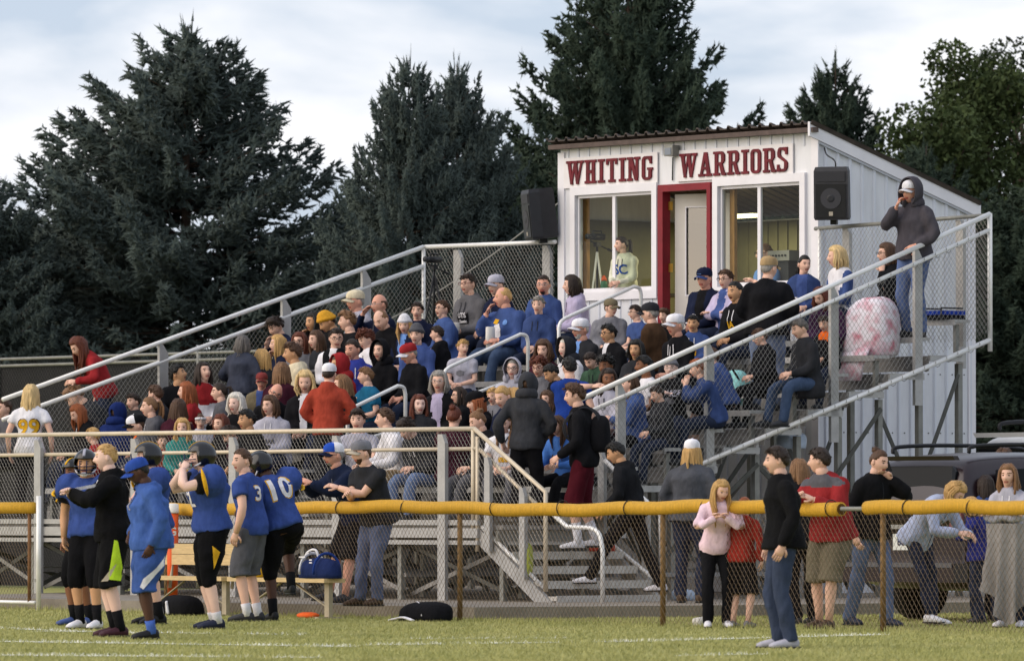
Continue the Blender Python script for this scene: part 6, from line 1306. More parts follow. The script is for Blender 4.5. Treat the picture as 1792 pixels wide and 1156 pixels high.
person(1408, 463, 'black haired woman in blue jacket with white piping looking right', ('35456f', 'jacket'), ('djean', 'pants'), ('pony', 'black'), k=9, v=-15, hv=22, fem=True, inner=('blue', .05, .07, -.2), decal=[('poly', [(-.15, -.01), (.15, -.01), (.15, .01), (-.15, .01)], 0, 'white', 'f', 0, -.1)])
person(1464, 449, 'blonde woman in white and blue raglan shirt looking left', ('white', 'sweater'), ('djean', 'pants'), ('bob', 'paleblonde'), k=9, v=-60, hv=-85, fem=True, sleeve='3d5080', decal=[('poly', [(-.05, -.04), (.05, -.05), (.03, .05), (-.05, .04)], 0, 'lblue', 'f', 0, -.06)])
person(1552, 444, 'woman with glasses in black jacket holding a hand to her face near the hooded man', ('black', 'jacket'), ('djean', 'pants'), ('bob', 'brown'), k=9, v=-80, hv=-75, fem=True, gl='black', arms=('cheek', 'lap'))
HM_ = person(1595, 336, 'tall man in charcoal hood over a white cap standing on the bench, eating', ('47444a', 'hoodie'), ('54658c', 'pants'), ('short', 'grey'), k=8, at=(.02,), dz=.45, sit=False, v=-40, hv=-45, lean=2, hood='47444a', hat=('cap', 'white', 'white'), gl='silver', arms=('pocket', 'mouth'), bulk=1.15, q=.022, skin='ruddy', shoe='black')
person(1437, 520, 'woman with auburn hair in purple jacket hunched behind the near rail', ('3e2440', 'jacket'), ('charcoal', 'pants'), ('bob', 'auburn'), k=7, v=-30, hv=-40, hp=25, lean=22, fem=True)
person(1443, 566, 'child in black with bright orange collar before the purple jacket', ('black', 'hoodie'), ('djean', 'pants'), ('short', 'darkbrown'), k=6, v=-40, hv=-30, hp=20, size=.8, inner=('orange', .08, .1, .06))
person(1400, 575, 'person in dark coat and jeans sitting behind the near rail', ('charcoal', 'coat'), ('jean', 'pants'), ('short', 'saltpepper'), k=6, v=-60, hv=-70, hp=20)
person(432, 735, 'dark haired man in black jacket half hidden behind the grey hoodie woman', ('black', 'jacket'), ('djean', 'pants'), ('short', 'black'), k=1, v=-55, hv=-60, skin='tan')


person(712, 750, 'boy in dark hoodie bowing low behind the front rail', ('charcoal', 'hoodie'), ('ljean', 'pants'), ('messy', 'darkbrown'), k=0, v=-50, hv=-50, hp=38, lean=30, size=.9, fixk=True)

person(1150, 690, 'boy in dark jacket low in the front rows at the near rail', ('charcoal', 'jacket'), ('djean', 'pants'), ('short', 'darkbrown'), k=2, v=-60, hv=-60, hp=20, size=.95)
person(1330, 590, 'person in black coat sitting behind the jeans of the standing man', ('black', 'coat'), ('black', 'pants'), ('short', 'brown'), k=5, v=-60, hv=-70, hp=15)
# press box
person(1088, 428, 'girl with hair tied back in pale grey hoodie lettered SC inside the press box window', ('c9c9b4', 'hoodie'), ('djean', 'pants'), ('pony', 'darkbrown'), at=(-6.5, 8.1, 3.2), sit=False, v=-35, hv=-75, fem=True, arms=('lap', 'lap'), decal=[('text', 'SC', .2, '1f4a94', 'f', 0, -.04)], size=.95, group='people in the press box')
person(1338, 444, 'man with glasses inside the right press box window', ('lblue', 'tee'), ('djean', 'pants'), ('crew', 'lightbrown'), at=(-4.0, 8.0, 3.6), v=-60, hv=-70, gl='black', group='people in the press box', arms=('chest', 'lap'))
# on the walkway and the stairs
GRP = 'people on the walkway and stairs'
def yp(px, Y, z): return (atY(px, 900, Y)[0], Y, z)
person(923, 672, 'youth in dark grey hoodie with the hood up standing at the stair head, back turned', ('37383c', 'hoodie'), ('black', 'pants'), ('short', 'brown'), at=yp(930, .55, 1.0), sit=False, v=165, hv=165, lean=3, hood='37383c', arms=((.3, -.06, .0), 'pocket'), q=.022, group=GRP)
person(996, 643, 'black haired boy in royal blue tee stretching an arm to the near rail', ('1d3880', 'tee'), ('charcoal', 'pants'), ('short', 'black'), k=1, at=(-.35,), sit=False, v=165, hv=-160, lean=8, size=.92, arms=(('w', (.52, 1.75, 2.62)), 'down'), group=GRP, sleeve='1d3880')
BP_ = person(1006, 692, 'brown haired boy with black backpack walking down the stairs in maroon shorts', ('black', 'hoodie'), ('maroon', 'shorts'), ('swept', 'brown'), at=yp(1020, .85, .72), sit=False, v=-95, hv=-90, hp=8, lean=6, arms=((.18, -.25, .02), 'down'), feet=[(.08, -.06, 0), (-.1, .12, .02)], q=.022, group=GRP, shoe='white', socks=('white', .2))
person(1078, 792, 'black haired boy in black hoodie stepping down the stairs, head bowed', ('1c1d20', 'hoodie'), ('black', 'pants'), ('short', 'black'), at=yp(1105, 1.0, .2), sit=False, v=-105, hv=-95, hp=22, lean=14, arms=((.2, -.3, .0), 'down'), feet=[(.1, -.45, .12), (-.1, .35, -.05)], q=.022, group=GRP, shoe='white', skin='tan')
person(1211, 790, 'long haired blonde in white cap and grey jacket standing by the stairs, back turned', ('4a4c52', 'jacket'), ('djean', 'pants'), ('long', 'blonde'), at=(*atz(1190, 1054, .13), .13), sit=False, v=160, hv=170, lean=4, hat=('cap', 'white', 'white'), fem=True, bulk=1.2, arms=('pocket', 'down'), q=.022, group=GRP, shoe='brown')
# behind the fence
GRP = 'people standing at the field fence'
person(584, 797, 'man in blue and white cap and navy sweater leaning on the yellow fence cap', ('1a2238', 'jacket'), ('black', 'shorts'), ('crew', 'grey'), at=(*atz(628, 1056, .13), .13), sit=False, v=-58, hv=-62, lean=26, hat=('cap', '2a50b0', 'navy', 'white', 'C', 'gold'), gl='black', beard='goatee', skin='ruddy', arms=((.1, -.60, .32), (-.04, -.60, .30)), q=.02, group=GRP, hips=.16, shoe='charcoal')
person(633, 793, 'bearded man in tan cap, dark tee and worn jeans leaning on the yellow fence cap', ('2b2c30', 'tee'), ('5a6480', 'pants'), ('short', 'brown'), at=(*atz(668, 1060, .13), .13), sit=False, v=-50, hv=-62, hp=8, lean=18, hat=('cap', 'grey', 'beige', 'grey'), beard='full', arms=((-.12, -.42, .28), (.06, -.44, .22)), bulk=1.15, q=.02, group=GRP, hips=.1, shoe='brown')
person(1262, 858, 'blonde girl in blush pink sweater leaning forward behind the fence', ('e6c9d4', 'sweater'), ('black', 'pants'), ('long', 'blonde'), at=(*atz(1250, 1098), 0), sit=False, v=5, hv=25, hp=22, lean=22, arms=('chest', 'chest'), fem=True, size=.93, q=.02, group=GRP, shoe='white')
person(1303, 886, 'small fair boy in rust red sweatshirt and black shorts behind the fence', ('8f2c24', 'sweater'), ('black', 'shorts'), ('short', 'ginger'), at=(*atz(1305, 1098), 0), sit=False, v=150, hv=165, arms=('chest', 'down'), size=.78, q=.02, group=GRP, shoe='grey')
person(1398, 824, 'girl with long light brown hair in dark clothes left of the red and grey jacket', ('black', 'jacket'), ('black', 'pants'), ('long', 'lightbrown'), at=(*atz(1408, 1092), 0), sit=False, v=-150, hv=-150, arms=('pocket', 'pocket'), fem=True, q=.02, group=GRP)
person(1434, 806, 'man in red and grey jacket and cargo shorts leaning his arms on the fence', ('8c2a2c', 'jacket'), ('6b6454', 'shorts'), ('short', 'darkbrown'), at=(*atz(1455, 1101), 0), sit=False, v=-40, hv=-112, lean=16, arms=((.1, -.42, .28), (-.06, -.45, .30)), bulk=1.18, q=.018, group=GRP, hips=.1, shoe='brown', inner=('mgrey', .25, .3, .1), feet=[(.02, .05, 0), (-.14, .12, 0)])
PH_ = person(1538, 808, 'woman in black fleece and jeans with a topknot talking on a phone', ('141416', 'jacket'), ('566480', 'pants'), ('bun', 'brown'), at=(*atz(1512, 1096), 0), sit=False, v=40, hv=50, hp=14, lean=6, arms=((.11, -.17, .49), 'down'), fem=True, q=.018, group=GRP, feet=[(.1, -.12, 0), (-.1, .2, 0)], shoe='djean')
person(1672, 862, 'girl in pale denim jacket bending forward beside the red car', ('a2abc4', 'jacket'), ('djean', 'tights'), ('bob', 'blonde'), at=(*atz(1650, 1094), 0), sit=False, v=50, hv=60, hp=45, lean=48, arms=((.1, -.62, .0), (-.08, -.6, .02)), fem=True, q=.018, group=GRP, hips=.12, shoe='white', feet=[(.12, .12, 0), (-.12, .0, 0)])
person(1699, 886, 'small blond child in dark blue jacket beside the bending girl', ('232a6a', 'jacket'), ('djean', 'pants'), ('bob', 'blonde'), at=(*atz(1706, 1090), 0), sit=False, v=-100, hv=-120, size=.78, q=.02, group=GRP, arms=('chest', 'down'))
person(1725, 850, 'girl with long dark hair and blue sleeves facing away near the red car', ('3d5080', 'jacket'), ('djean', 'pants'), ('long', 'darkbrown'), at=(*atz(1742, 1088), 0), sit=False, v=170, hv=175, fem=True, size=.92, q=.02, group=GRP, arms=('chest', 'down'))
person(1757, 806, 'brown haired girl half hidden behind the girl in the blanket', ('lgrey', 'hoodie'), ('djean', 'pants'), ('long', 'brown'), at=(*atz(1772, 1084), 0), sit=False, v=10, hv=20, fem=True, q=.022, group=GRP)
BLK = person(1764, 832, 'smiling girl with long fair hair wrapped in a grey blanket', ('lgrey', 'hoodie'), ('djean', 'pants'), ('long', 'lightbrown'), at=(*atz(1778, 1098), 0), sit=False, v=-25, hv=-20, lean=8, fem=True, q=.018, group=GRP, arms=('cross', 'cross'), shoe='white')
# on the field
GRP = 'football team on the sideline'
JR, PD = ('364a86', 'jersey'), ('101013', 'knee')
person(1360, 806, 'man in black jacket and dark jeans standing alone on the field', ('151517', 'jacket'), ('3a4358', 'pants'), ('short', 'darkbrown'), at=(*atz(1366, 1134), 0), sit=False, v=-80, hv=-88, lean=2, arms=('down', 'down'), q=.016, group='men on the sideline', shoe='lgrey', bulk=1.06)
person(128, 826, 'football player mostly hidden at the far left of the team', JR, PD, ('none', 'black'), at=(*atz(118, 1094), 0), sit=False, v=-60, hv=-40, hat=('helmet', 'black', 'gold'), pads=True, sleeve='black', arms=('down', 'down'), q=.02, group=GRP, skin='brown', socks=('black', .14), shoe='blue')
person(150, 812, 'helmeted football player behind the blond young man', JR, PD, ('none', 'black'), at=(*atz(160, 1100), 0), sit=False, v=-30, hv=-5, hat=('helmet', 'black', 'lgrey'), pads=True, sleeve='black', bulk=1.12, arms=('down', 'down'), q=.02, group=GRP, skin='tan', socks=('black', .16), shoe='white')
person(186, 800, 'clapping blond young man in black hoodie and black shorts', ('121214', 'hoodie'), ('141416', 'shorts'), ('crew', 'blonde'), at=(*atz(182, 1114), 0), sit=False, v=-80, hv=-88, lean=4, bulk=1.14, bdecal=[([(-.06, .52), (.10, .50), (.03, .85), (.0, .9)], 'lime', 1), ([(-.12, .50), (-.06, .505), (.02, .66), (-.03, .62)], 'beige', 1)], arms=('clap', 'clap'), q=.016, group='men on the sideline', skin='pale', socks=('black', .16), shoe='burg', decal=[('text', 'U', .12, 'tan', 'f', 0, -.02, 'maroon')])
person(258, 800, 'helmeted football player hidden behind the coach in blue', JR, PD, ('none', 'black'), at=(*atz(238, 1092), 0), sit=False, v=-75, hv=-85, hat=('helmet', 'black', 'gold'), pads=True, sleeve='black', arms=('cross', 'cross'), q=.02, group=GRP, socks=('black', .14), shoe='black')
person(243, 826, 'coach in blue cap, blue hoodie and blue shorts looking down', ('405c9a', 'hoodie'), ('3a5490', 'shorts'), ('crew', 'black'), at=(*atz(252, 1118), 0), sit=False, v=-75, hv=-88, hp=26, lean=6, hat=('cap', '2f4c98', '2f4c98'), skin='dark', beard='goatee', arms=('down', 'pocket'), bulk=1.42, bdecal=[([(-.13, .50), (-.10, .48), (.02, .62), (.12, .72), (.12, .80), (.02, .68), (-.1, .58)], 'white', 1)], q=.016, group='men on the sideline', socks=('4a68b4', .1), shoe='black', decal=[('text', 'W.', .13, 'lgrey', 'f', -.02, .0)])
person(352, 800, 'football player raising both hands to his face mask', JR, PD, ('none', 'black'), at=(*atz(362, 1100), 0), sit=False, v=-75, hv=-85, hat=('helmet', 'black', 'gold'), pads=True, sleeve='black', arms=('brow', 'brow'), q=.016, group=GRP, skin='pale', bulk=1.28, bdecal=[([(-.02, .78), (.06, .72), (.0, .56)], 'gold', 1)], socks=('white', .08), shoe='navy', decal=[('text', '52', .2, 'white', 'f', .0, -.06)])
person(424, 806, 'bare headed football player with brown hair and grey shorts', JR, ('55565c', 'shorts'), ('crew', 'brown'), bulk=1.1, at=(*atz(418, 1087), 0), sit=False, v=-110, hv=-60, pads=False, arms=('down', 'down'), q=.018, group=GRP, socks=('white', .1), shoe='charcoal', sleeve='364a86', decal=[('text', '3', .2, 'white', 'b', .06, -.04, 'gold')])
person(455, 815, 'football player number 10 bending down to lift a foot', JR, PD, ('none', 'black'), at=(*atz(495, 1086), 0), sit=False, v=-158, hv=-112, hp=30, lean=18, side=13, hat=('helmet', 'black', 'black'), pads=True, sleeve='black', arms=((.34, -.30, .16), (-.20, -.48, -.22)), bulk=1.12, q=.016, group=GRP, skin='dark', socks=('black', .14), shoe='black', glove=(-1, 1), decal=[('text', '10', .30, 'white', 'b', 0, -.02, 'gold')], feet=[(.10, .02, 0), (-.18, -.22, .26)])
finish_people()
# ================================================================ things
# ---- team benches
BENCH = mat('bench_plank', 'c4ab7e', 0.6, 0, 7, 0.2, 0.1, 20, stretch=(1, 8, 8)); BLEG = mat('bench_leg', 'a59a84', 0.6, 0.2, 8, 0.2)
def bench(px0, px1, label, back):
    A = fpt(px0) - FN * .42; B = fpt(px1) - FN * .42; d = (B - A) / np.linalg.norm(B - A); n = np.array((-d[1], d[0])); L = np.linalg.norm(B - A)
    e = empty('team_bench', (*((A + B) / 2), 0), label, 'bench', 'team benches')
    def q(u, v, z): p = A + d * u + n * v; return (p[0], p[1], z)
    mb = MB(); mb.bar(q(0, 0, .415), q(L, 0, .415), .27, .045); mb.build('seat', BENCH, e)
    if back:
        for zz in (.62, .74): mb = MB(); mb.bar(q(0, .19, zz), q(L, .21, zz), .03, .115); mb.build('back_plank', BENCH, e)
        for u in (.25, L - .25): mb = MB(); mb.bar(q(u, .16, .3), q(u, .22, .82), .04, .02); mb.build('back_bracket', BLEG, e)
    for u in (.22, L - .12):
        mb = MB(); mb.bar(q(u, 0, 0), q(u, 0, .40), .05, .09, up=(d[0], d[1], 0)); mb.build('leg', BLEG, e)
        mb = MB(); mb.bar(q(u, -.16, .012), q(u, .16, .012), .06, .024); mb.build('foot', BLEG, e)
    mb = MB(); mb.bar(q(.22, 0, .12), q(L * .45, 0, .38), .03, .012); mb.build('strut', BLEG, e); mb = MB(); mb.bar(q(L - .12, .0, .12), q(L * .6, 0, .38), .03, .012); mb.build('strut', BLEG, e)
    return q, L
Q1, L1 = bench(312, 462, 'pale wooden team bench with backrest behind the players', True)
Q2, L2 = bench(472, 643, 'pale wooden team bench without backrest under the blue duffel bag', False)
def lump(name, c, size, m, seed, label, cat, rz=0, amp=.18, flat=.25, n=(22, 14), parent=None):
    """soft irregular bag-like solid resting on its flattened underside"""
    v, f = ball((0, 0, 0), 1.0, n[0], n[1]); r_ = np.random.default_rng(seed); s_ = np.zeros(len(v))
    for k in range(6): q = r_.normal(size=3) * 2.2; s_ += np.sin(v @ q + r_.uniform(0, 6)) / 6
    v = np.sign(v) * np.abs(v) ** .72 * (1 + amp * s_)[:, None]; v[:, 2] = np.maximum(v[:, 2], -flat); v = v * np.array(size) / 2; v[:, 2] -= v[:, 2].min(); ca, sa = math.cos(rz), math.sin(rz)
    v = np.stack([v[:, 0] * ca - v[:, 1] * sa, v[:, 0] * sa + v[:, 1] * ca, v[:, 2]], 1); acc = Acc(); acc.add(v, f)
    if parent is None: e = empty(name, c, label, cat)
    else: e = parent
    return e, put_mesh(acc, 'shell' if parent is None else name, [m], e), v
FA = math.atan2(FD[1], FD[0])
# blue duffel bag
p = Q2(L2 - .28, 0, .438); e, o, _ = lump('duffel_bag', p, (.66, .28, .36), cloth('1e2a52'), 3, 'navy blue duffel bag with white piping on the team bench', 'bag', FA, .08)
for (u, c_) in ((-.16, 'white'), (.12, '2c458c')):
    a = Acc(); P = [np.array((math.cos(FA) * (u + .0) - math.sin(FA) * (-.17 * math.cos(t)), math.sin(FA) * u + math.cos(FA) * (-.17 * math.cos(t)), 0.08 + .19 * math.sin(t))) for t in np.linspace(-.2, 3.3, 14)]
    vv, ff = tube(P, [(.016, .006)] * 14, 6); a.add(vv, ff); put_mesh(a, 'strap', [cloth(c_)], e)
a = Acc(); P = bez([(math.cos(FA) * x - math.sin(FA) * -.05, math.sin(FA) * x + math.cos(FA) * -.05, z) for (x, z) in ((-.25, .2), (-.2, .27), (-.08, .31), (0, .29), (.03, .22))], 5); vv, ff = tube(P, .014, 6); a.add(vv, ff); put_mesh(a, 'handle', [cloth('white')], e)
for (x, z, w_) in ((-.13, .23, .12), (.04, .2, .05), (.04, .17, .05)):
    mb = MB(); mb.box((0, 0, 0), (w_, .008, .014)); mb.v = [(math.cos(FA) * (x + q[0]) - math.sin(FA) * (-.155 + q[1]), math.sin(FA) * (x + q[0]) + math.cos(FA) * (-.155 + q[1]), z + q[2]) for q in mb.v]; mb.build('patch', cloth('white'), e, off=(0, 0, 0))
# black bag on the grass
p = (*(fpt(794) - FN * .35), 0.0); e, o, _ = lump('kit_bag', p, (.74, .42, .30), cloth('black'), 9, 'black kit bag with a white stripe lying on the grass at the fence', 'bag', FA, .15, .35)
a = Acc(); P = bez([(-.08, -.06, .205), (.05, -.13, .185), (.15, -.19, .13), (.2, -.215, .06)], 6); vv, ff = tube(P, [(.006, .012)] * len(P), 6); a.add(vv, ff); put_mesh(a, 'stripe', [cloth('white')], e)
a = Acc(); P = bez([(-.3, -.25, .012), (-.15, -.28, .03), (0, -.3, .045), (.16, -.3, .015)], 6); vv, ff = tube(P, [(.03, .012)] * len(P), 6); a.add(vv, ff); put_mesh(a, 'strap', [cloth('white')], e)
p = (*(fpt(392) - FN * .55), 0.0); e, o, _ = lump('kit_bag', p, (.62, .36, .34), cloth('black'), 19, 'black kit bag with white straps under the bench with backrest', 'bag', FA, .2, .3)
for (x0, x1) in ((-.2, -.08), (-.05, .02)): a = Acc(); P = bez([(x0, -.17, .02), ((x0 + x1) / 2, -.2, .16), (x1, -.2, .02)], 6); vv, ff = tube(P, [(.016, .006)] * len(P), 6); a.add(vv, ff); put_mesh(a, 'strap', [cloth('white')], e)
# drinks
OR = mat('cooler_orange', 'd8571c', .45, 0, 4, .08)
gx = fpt(329) - FN * .2; e = empty('drink_dispenser', (*gx, .0), 'tall orange drink dispenser with white lid behind the bench', 'dispenser')
mb = MB(); mb.tube([(*gx, .0), (*gx, .55), (*gx, 1.14)], [.055, .062, .066], 18); mb.build('barrel', OR, e, True); mb = MB(); mb.tube([(*gx, 1.14), (*gx, 1.16), (*gx, 1.24), (*gx, 1.25)], [.072, .072, .066, .03], 18); mb.build('lid', mat('white_plastic', 'e0ddd6', .4), e, True)
V, F_ = text_mesh('G', .13); fwv = -(FV * .6 - RV * .0); fw2 = np.array((FV[0] * -1, FV[1] * -1)); sd2 = np.array((RV[0], RV[1])); acc = Acc(); pts = []
for (x_, y_) in V: dd = math.sqrt(max(1e-4, .069 ** 2 - min(x_, .066) ** 2)) if abs(x_) < .066 else .02; q = gx + sd2 * x_ + fw2 * dd; pts.append((q[0] - gx[0], q[1] - gx[1], .93 + y_))
acc.add(pts, F_); put_mesh(acc, 'logo', [mat('white_plastic', 'e0ddd6', .4)], e, False)
gx = fpt(512) - FN * .5; e = empty('drink_cooler', (*gx, .44), 'yellow drink cooler with white lid on the bench behind number 10', 'cooler')
mb = MB(); mb.tube([(*gx, .44), (*gx, .5), (*gx, .85)], [.14, .15, .165], 22); mb.build('barrel', mat('cooler_yellow', 'dfb11c', .45, 0, 4, .08), e, True); mb = MB(); mb.tube([(*gx, .85), (*gx, .88), (*gx, .93), (*gx, .95)], [.175, .175, .16, .05], 22); mb.build('lid', mat('white_plastic', 'e0ddd6', .4), e, True); mb = MB(); mb.box((gx[0], gx[1] - .17, .52), (.03, .06, .03)); mb.build('spigot', mat('white_plastic', ''), e)
def shoe_thing(p, rz, colr, label):
    e = empty('sneaker', p, label, 'shoe'); d = np.array((math.cos(rz), math.sin(rz), 0)); s3 = np.array((-d[1], d[0], 0)); u = np.array((0, 0, 1.)); a = Acc()
    vv, ff = tube([-d * .12 + u * .05, -d * .10 + u * .065, -d * .02 + u * .06, d * .06 + u * .045, d * .13 + u * .035, d * .165 + u * .026], [(.02, .035), (.036, .05), (.04, .042), (.044, .034), (.043, .026), (.022, .014)], 10, axes=[(s3, u)] * 6); a.add(vv, ff); put_mesh(a, 'upper', [mat('shoe_' + colr, CLO[colr], .6, 0, 12, .2)], e)
    a = Acc(); vv, ff = tube([-d * .13 + u * .012, u * .012, d * .08 + u * .012, d * .17 + u * .013], [(.03, .012), (.042, .012), (.047, .012), (.026, .01)], 10, axes=[(s3, u)] * 4); a.add(vv, ff); put_mesh(a, 'sole', [mat('white_plastic', '')], e)
shoe_thing(Q2(.35, -.05, .438), FA + math.pi, 'charcoal', 'dark sneaker standing on the bench nearest number 10'); shoe_thing(Q2(.52, .05, .438), FA + math.pi + .15, 'charcoal', 'dark sneaker on the bench nearest the duffel bag')
p = (*(fpt(580) - FN * .3), .0); mb = MB(); v, f = ball((p[0], p[1], .03), (.17, .10, .04), 14, 8); mb.add(v, f); tag(mb.build('bib', mat('orange_cloth', 'e0622a', .9, 0, 8, .2), smooth=True), 'crumpled orange bib on the grass under the bench', 'bib')
# ---- cameras on tripods
def tripod(base, h, label, legm, cam_yaw, spread=.32):
    e = empty('camera_tripod', base, label, 'tripod'); b = np.array(base)
    for k in range(3):
        a = k * 2.094 + .5; mb = MB(); mb.tube([b + np.array((0, 0, h)), b + np.array((math.cos(a) * spread * .5, math.sin(a) * spread * .5, h * .5)), b + np.array((math.cos(a) * spread, math.sin(a) * spread, 0))], [.016, .014, .011], 8); mb.build('leg', legm, e, True)
    mb = MB(); mb.tube([b + np.array((0, 0, h * .55)), b + np.array((0, 0, h + .1))], .014, 8); mb.build('column', BLACKP, e, True)
    mb = MB(); mb.box(tuple(b + np.array((0, 0, h + .1))), (.07, .07, .06)); mb.build('head', BLACKP, e)
    c, s_ = math.cos(cam_yaw), math.sin(cam_yaw); R3 = lambda x, y, z: b + np.array((x * c - y * s_, x * s_ + y * c, h + .2 + z))
    mb = MB(); mb.tube([R3(0, -.12, -.06), R3(.02, .18, -.16)], .009, 6); mb.tube([R3(.02, .18, -.16), R3(.025, .28, -.19)], .016, 8); mb.build('pan_handle', BLACKP, e, True)
    mb = MB(); mb.tube([R3(0, -.10, 0), R3(0, -.02, 0), R3(0, .12, 0)], [(.038, .045)] * 3, 10); mb.build('camcorder', BLACKP, e, True); mb = MB(); mb.tube([R3(0, -.19, 0), R3(0, -.15, 0), R3(0, -.10, 0)], [.038, .032, .034], 14); mb.build('lens', DARKG, e, True)
    mb = MB(); mb.tube([R3(0, -.08, .075), R3(0, .08, .075)], .01, 6); mb.tube([R3(0, -.08, .075), R3(0, -.08, .03)], .008, 6); mb.tube([R3(0, .08, .075), R3(0, .08, .03)], .008, 6); mb.build('carry_handle', BLACKP, e, True)
_x = atY(765, 450, 7.15)[0]; tripod((_x, 7.1, FZ(9)), 1.28, 'black tripod with a camcorder on the top row left of the press box', BLACKP, rad(10), .3)
_x = atY(1045, 430, 7.9)[0]; tripod((_x, 7.9, 3.2), 1.36, 'silver tripod with a camcorder inside the left press box window', mat('tripod_silver', 'd6d4cc', .4, 0), rad(5), .2)
bx = atY(1057, 490, 7.95)[0]; e = empty('drink_bottle', (bx, 7.95, 3.98), 'green drink bottle with orange cap on the press box sill', 'bottle'); mb = MB(); mb.tube([(bx, 7.95, 3.98), (bx, 7.95, 4.14), (bx, 7.95, 4.18)], [.045, .045, .038], 14); mb.build('bottle_body', mat('bottle_green', '2f6b4c', .4), e, True); mb = MB(); mb.tube([(bx, 7.95, 4.18), (bx, 7.95, 4.21), (bx, 7.95, 4.25)], [.04, .034, .012], 12); mb.build('cap', OR, e, True)
rx = atY(1378, 447, 8.0)[0]; e = empty('radio_set', (rx, 8.0, 4.35), 'silver sound mixer on a stand inside the right press box window', 'mixer'); mb = MB(); mb.box((rx, 8.0, 4.40), (.42, .3, .13)); mb.build('case', mat('mixer_silver', '8d8b84', .5, .3), e)
for i in range(6): mb = MB(); mb.tube([(rx - .16 + i * .06, 7.85, 4.40), (rx - .16 + i * .06, 7.835, 4.40)], .014, 10); mb.build('knob', BLACKP, e)
mb = MB(); mb.box((rx, 8.02, 4.16), (.3, .26, .34)); mb.build('stand', DARKG, e)
# ---- food, phone, bags in the stand
def prop_bag(c, w_, h_, label, m, name, cat, rz=0):
    e = empty(name, c, label, cat); a = Acc(); vv, ff = tube([(0, 0, 0), (0, 0, h_ * .5), (0, 0, h_), (0, 0, h_ * 1.02)], [(w_ * .42, w_ * .25), (w_ * .5, w_ * .3), (w_ * .52, w_ * .24), (w_ * .4, w_ * .15)], 10); a.add(vv, ff); o = put_mesh(a, 'pouch', [m], e, True); e.rotation_euler.z = rz; return e
def near(label):
    for q in PEOPLE:
        if q[0] == label: return q
PAPER = mat('paper', 'd8d4cc', .8, 0, 10, .06)
def find(lbl): return [o for o in bpy.data.objects if o.get('label') == lbl][0]
def in_front(lbl, x, y, z):
    o = find(lbl); c, s_ = math.cos(o.rotation_euler.z), math.sin(o.rotation_euler.z); k_ = o.scale[0]; return (o.location.x + k_ * (x * c - y * s_), o.location.y + k_ * (x * s_ + y * c), o.location.z + k_ * z)
prop_bag(in_front('big man in royal blue sweatshirt eating popcorn from a white bag', .03, -.36, .16), .17, .30, 'white paper popcorn bag held by the big man in blue', PAPER, 'popcorn_bag', 'popcorn bag', rad(20))
prop_bag(in_front('woman with red glasses in grey hoodie with black and white print', .06, -.34, .14), .14, .2, 'white popcorn bag held by the woman with red glasses', PAPER, 'popcorn_bag', 'popcorn bag', rad(10))
prop_bag(in_front('elderly white haired woman in black coat with stern face', .28, -.34, .14), .13, .24, 'white popcorn bag beside the elderly white haired woman', PAPER, 'popcorn_bag', 'popcorn bag', rad(10))
e = empty('phone', in_front(PEOPLE[[q[0].startswith('woman in black fleece') for q in PEOPLE].index(True)][0], 0, 0, 0), 'black phone at the ear of the woman with a topknot', 'phone'); HCw = L2W(PH_, PH_['HC'] + PH_['RH'] @ np.array((.098, -.03, -.03))); e.location = HCw; mb = MB(); mb.box((0, 0, 0), (.012, .07, .14)); o = mb.build('case', BLACKP, e, off=(0, 0, 0)); o.rotation_euler = (rad(-20), 0, PH_['yaw'] + rad(60))
HCw = L2W(HM_, HM_['HC'] + HM_['RH'] @ np.array((-.03, -.135, -.075))); e = empty('hot_dog', HCw, 'reddish snack in the hand of the tall hooded man', 'snack'); a = Acc(); vv, ff = tube([(-.05, 0, 0), (0, 0, .012), (.05, 0, 0)], [.012, .016, .012], 8); a.add(vv, ff); put_mesh(a, 'sausage', [mat('sausage', 'a8502c', .5)], e)
# black backpack on the boy
c = L2W(BP_, BP_['chest'] + np.array((0, .20, -.10))); e, o, _ = lump('backpack', c - np.array((0, 0, .2)), (.34, .24, .48), cloth('black'), 31, 'black backpack on the back of the boy in maroon shorts', 'backpack', BP_['yaw'], .08, .8)
for s2 in (1, -1):
    a = Acc(); P = [L2W(BP_, BP_['chest'] + np.array((s2 * .11, y_, z_))) - np.array(e.location) for (y_, z_) in ((.14, -.2), (.2, .05), (.1, .175), (-.03, .165), (-.165, .03), (-.15, -.12), (.0, -.22))]; vv, ff = tube(bez(P, 4), [(.02, .006)] * (4 * 6 + 1), 6); a.add(vv, ff); put_mesh(a, 'strap', [cloth('charcoal')], e)
# blankets, cushions and bags on the benches
def tie_dye():
    m = bpy.data.materials.new('tie_dye'); m.use_nodes = True; t = m.node_tree; b = t.nodes['Principled BSDF']; g_ = t.nodes.new('ShaderNodeTexCoord'); n = t.nodes.new('ShaderNodeTexNoise'); n.inputs['Scale'].default_value = 7; n.inputs['Detail'].default_value = 4; t.links.new(g_.outputs['Object'], n.inputs[0]); r_ = t.nodes.new('ShaderNodeValToRGB'); e_ = r_.color_ramp.elements; e_[0].position = .42; e_[0].color = (*lin('e6e0e8'), 1); e_[1].position = .68; e_[1].color = (*lin('c47888'), 1); t.links.new(n.outputs['Fac'], r_.inputs[0]); t.links.new(r_.outputs[0], b.inputs['Base Color']); b.inputs['Roughness'].default_value = .95; return m
TD = tie_dye(); tx = atX(1530, 575, .02)[0]; e, o, _ = lump('blanket_bundle', (.0, tx, SZ(7) - .0), (.66, .56, .86), TD, 44, 'pink and white tie dye blanket bundled up beside the hooded man', 'blanket', rad(20), .16, .6)
a = Acc(); vv, ff = tube([(-.05, -.22, .1), (-.05, -.32, -.05), (-.05, -.36, -.3)], [(.26, .03), (.27, .03), (.24, .02)], 12); a.add(vv, ff); put_mesh(a, 'hanging_fold', [TD], e)
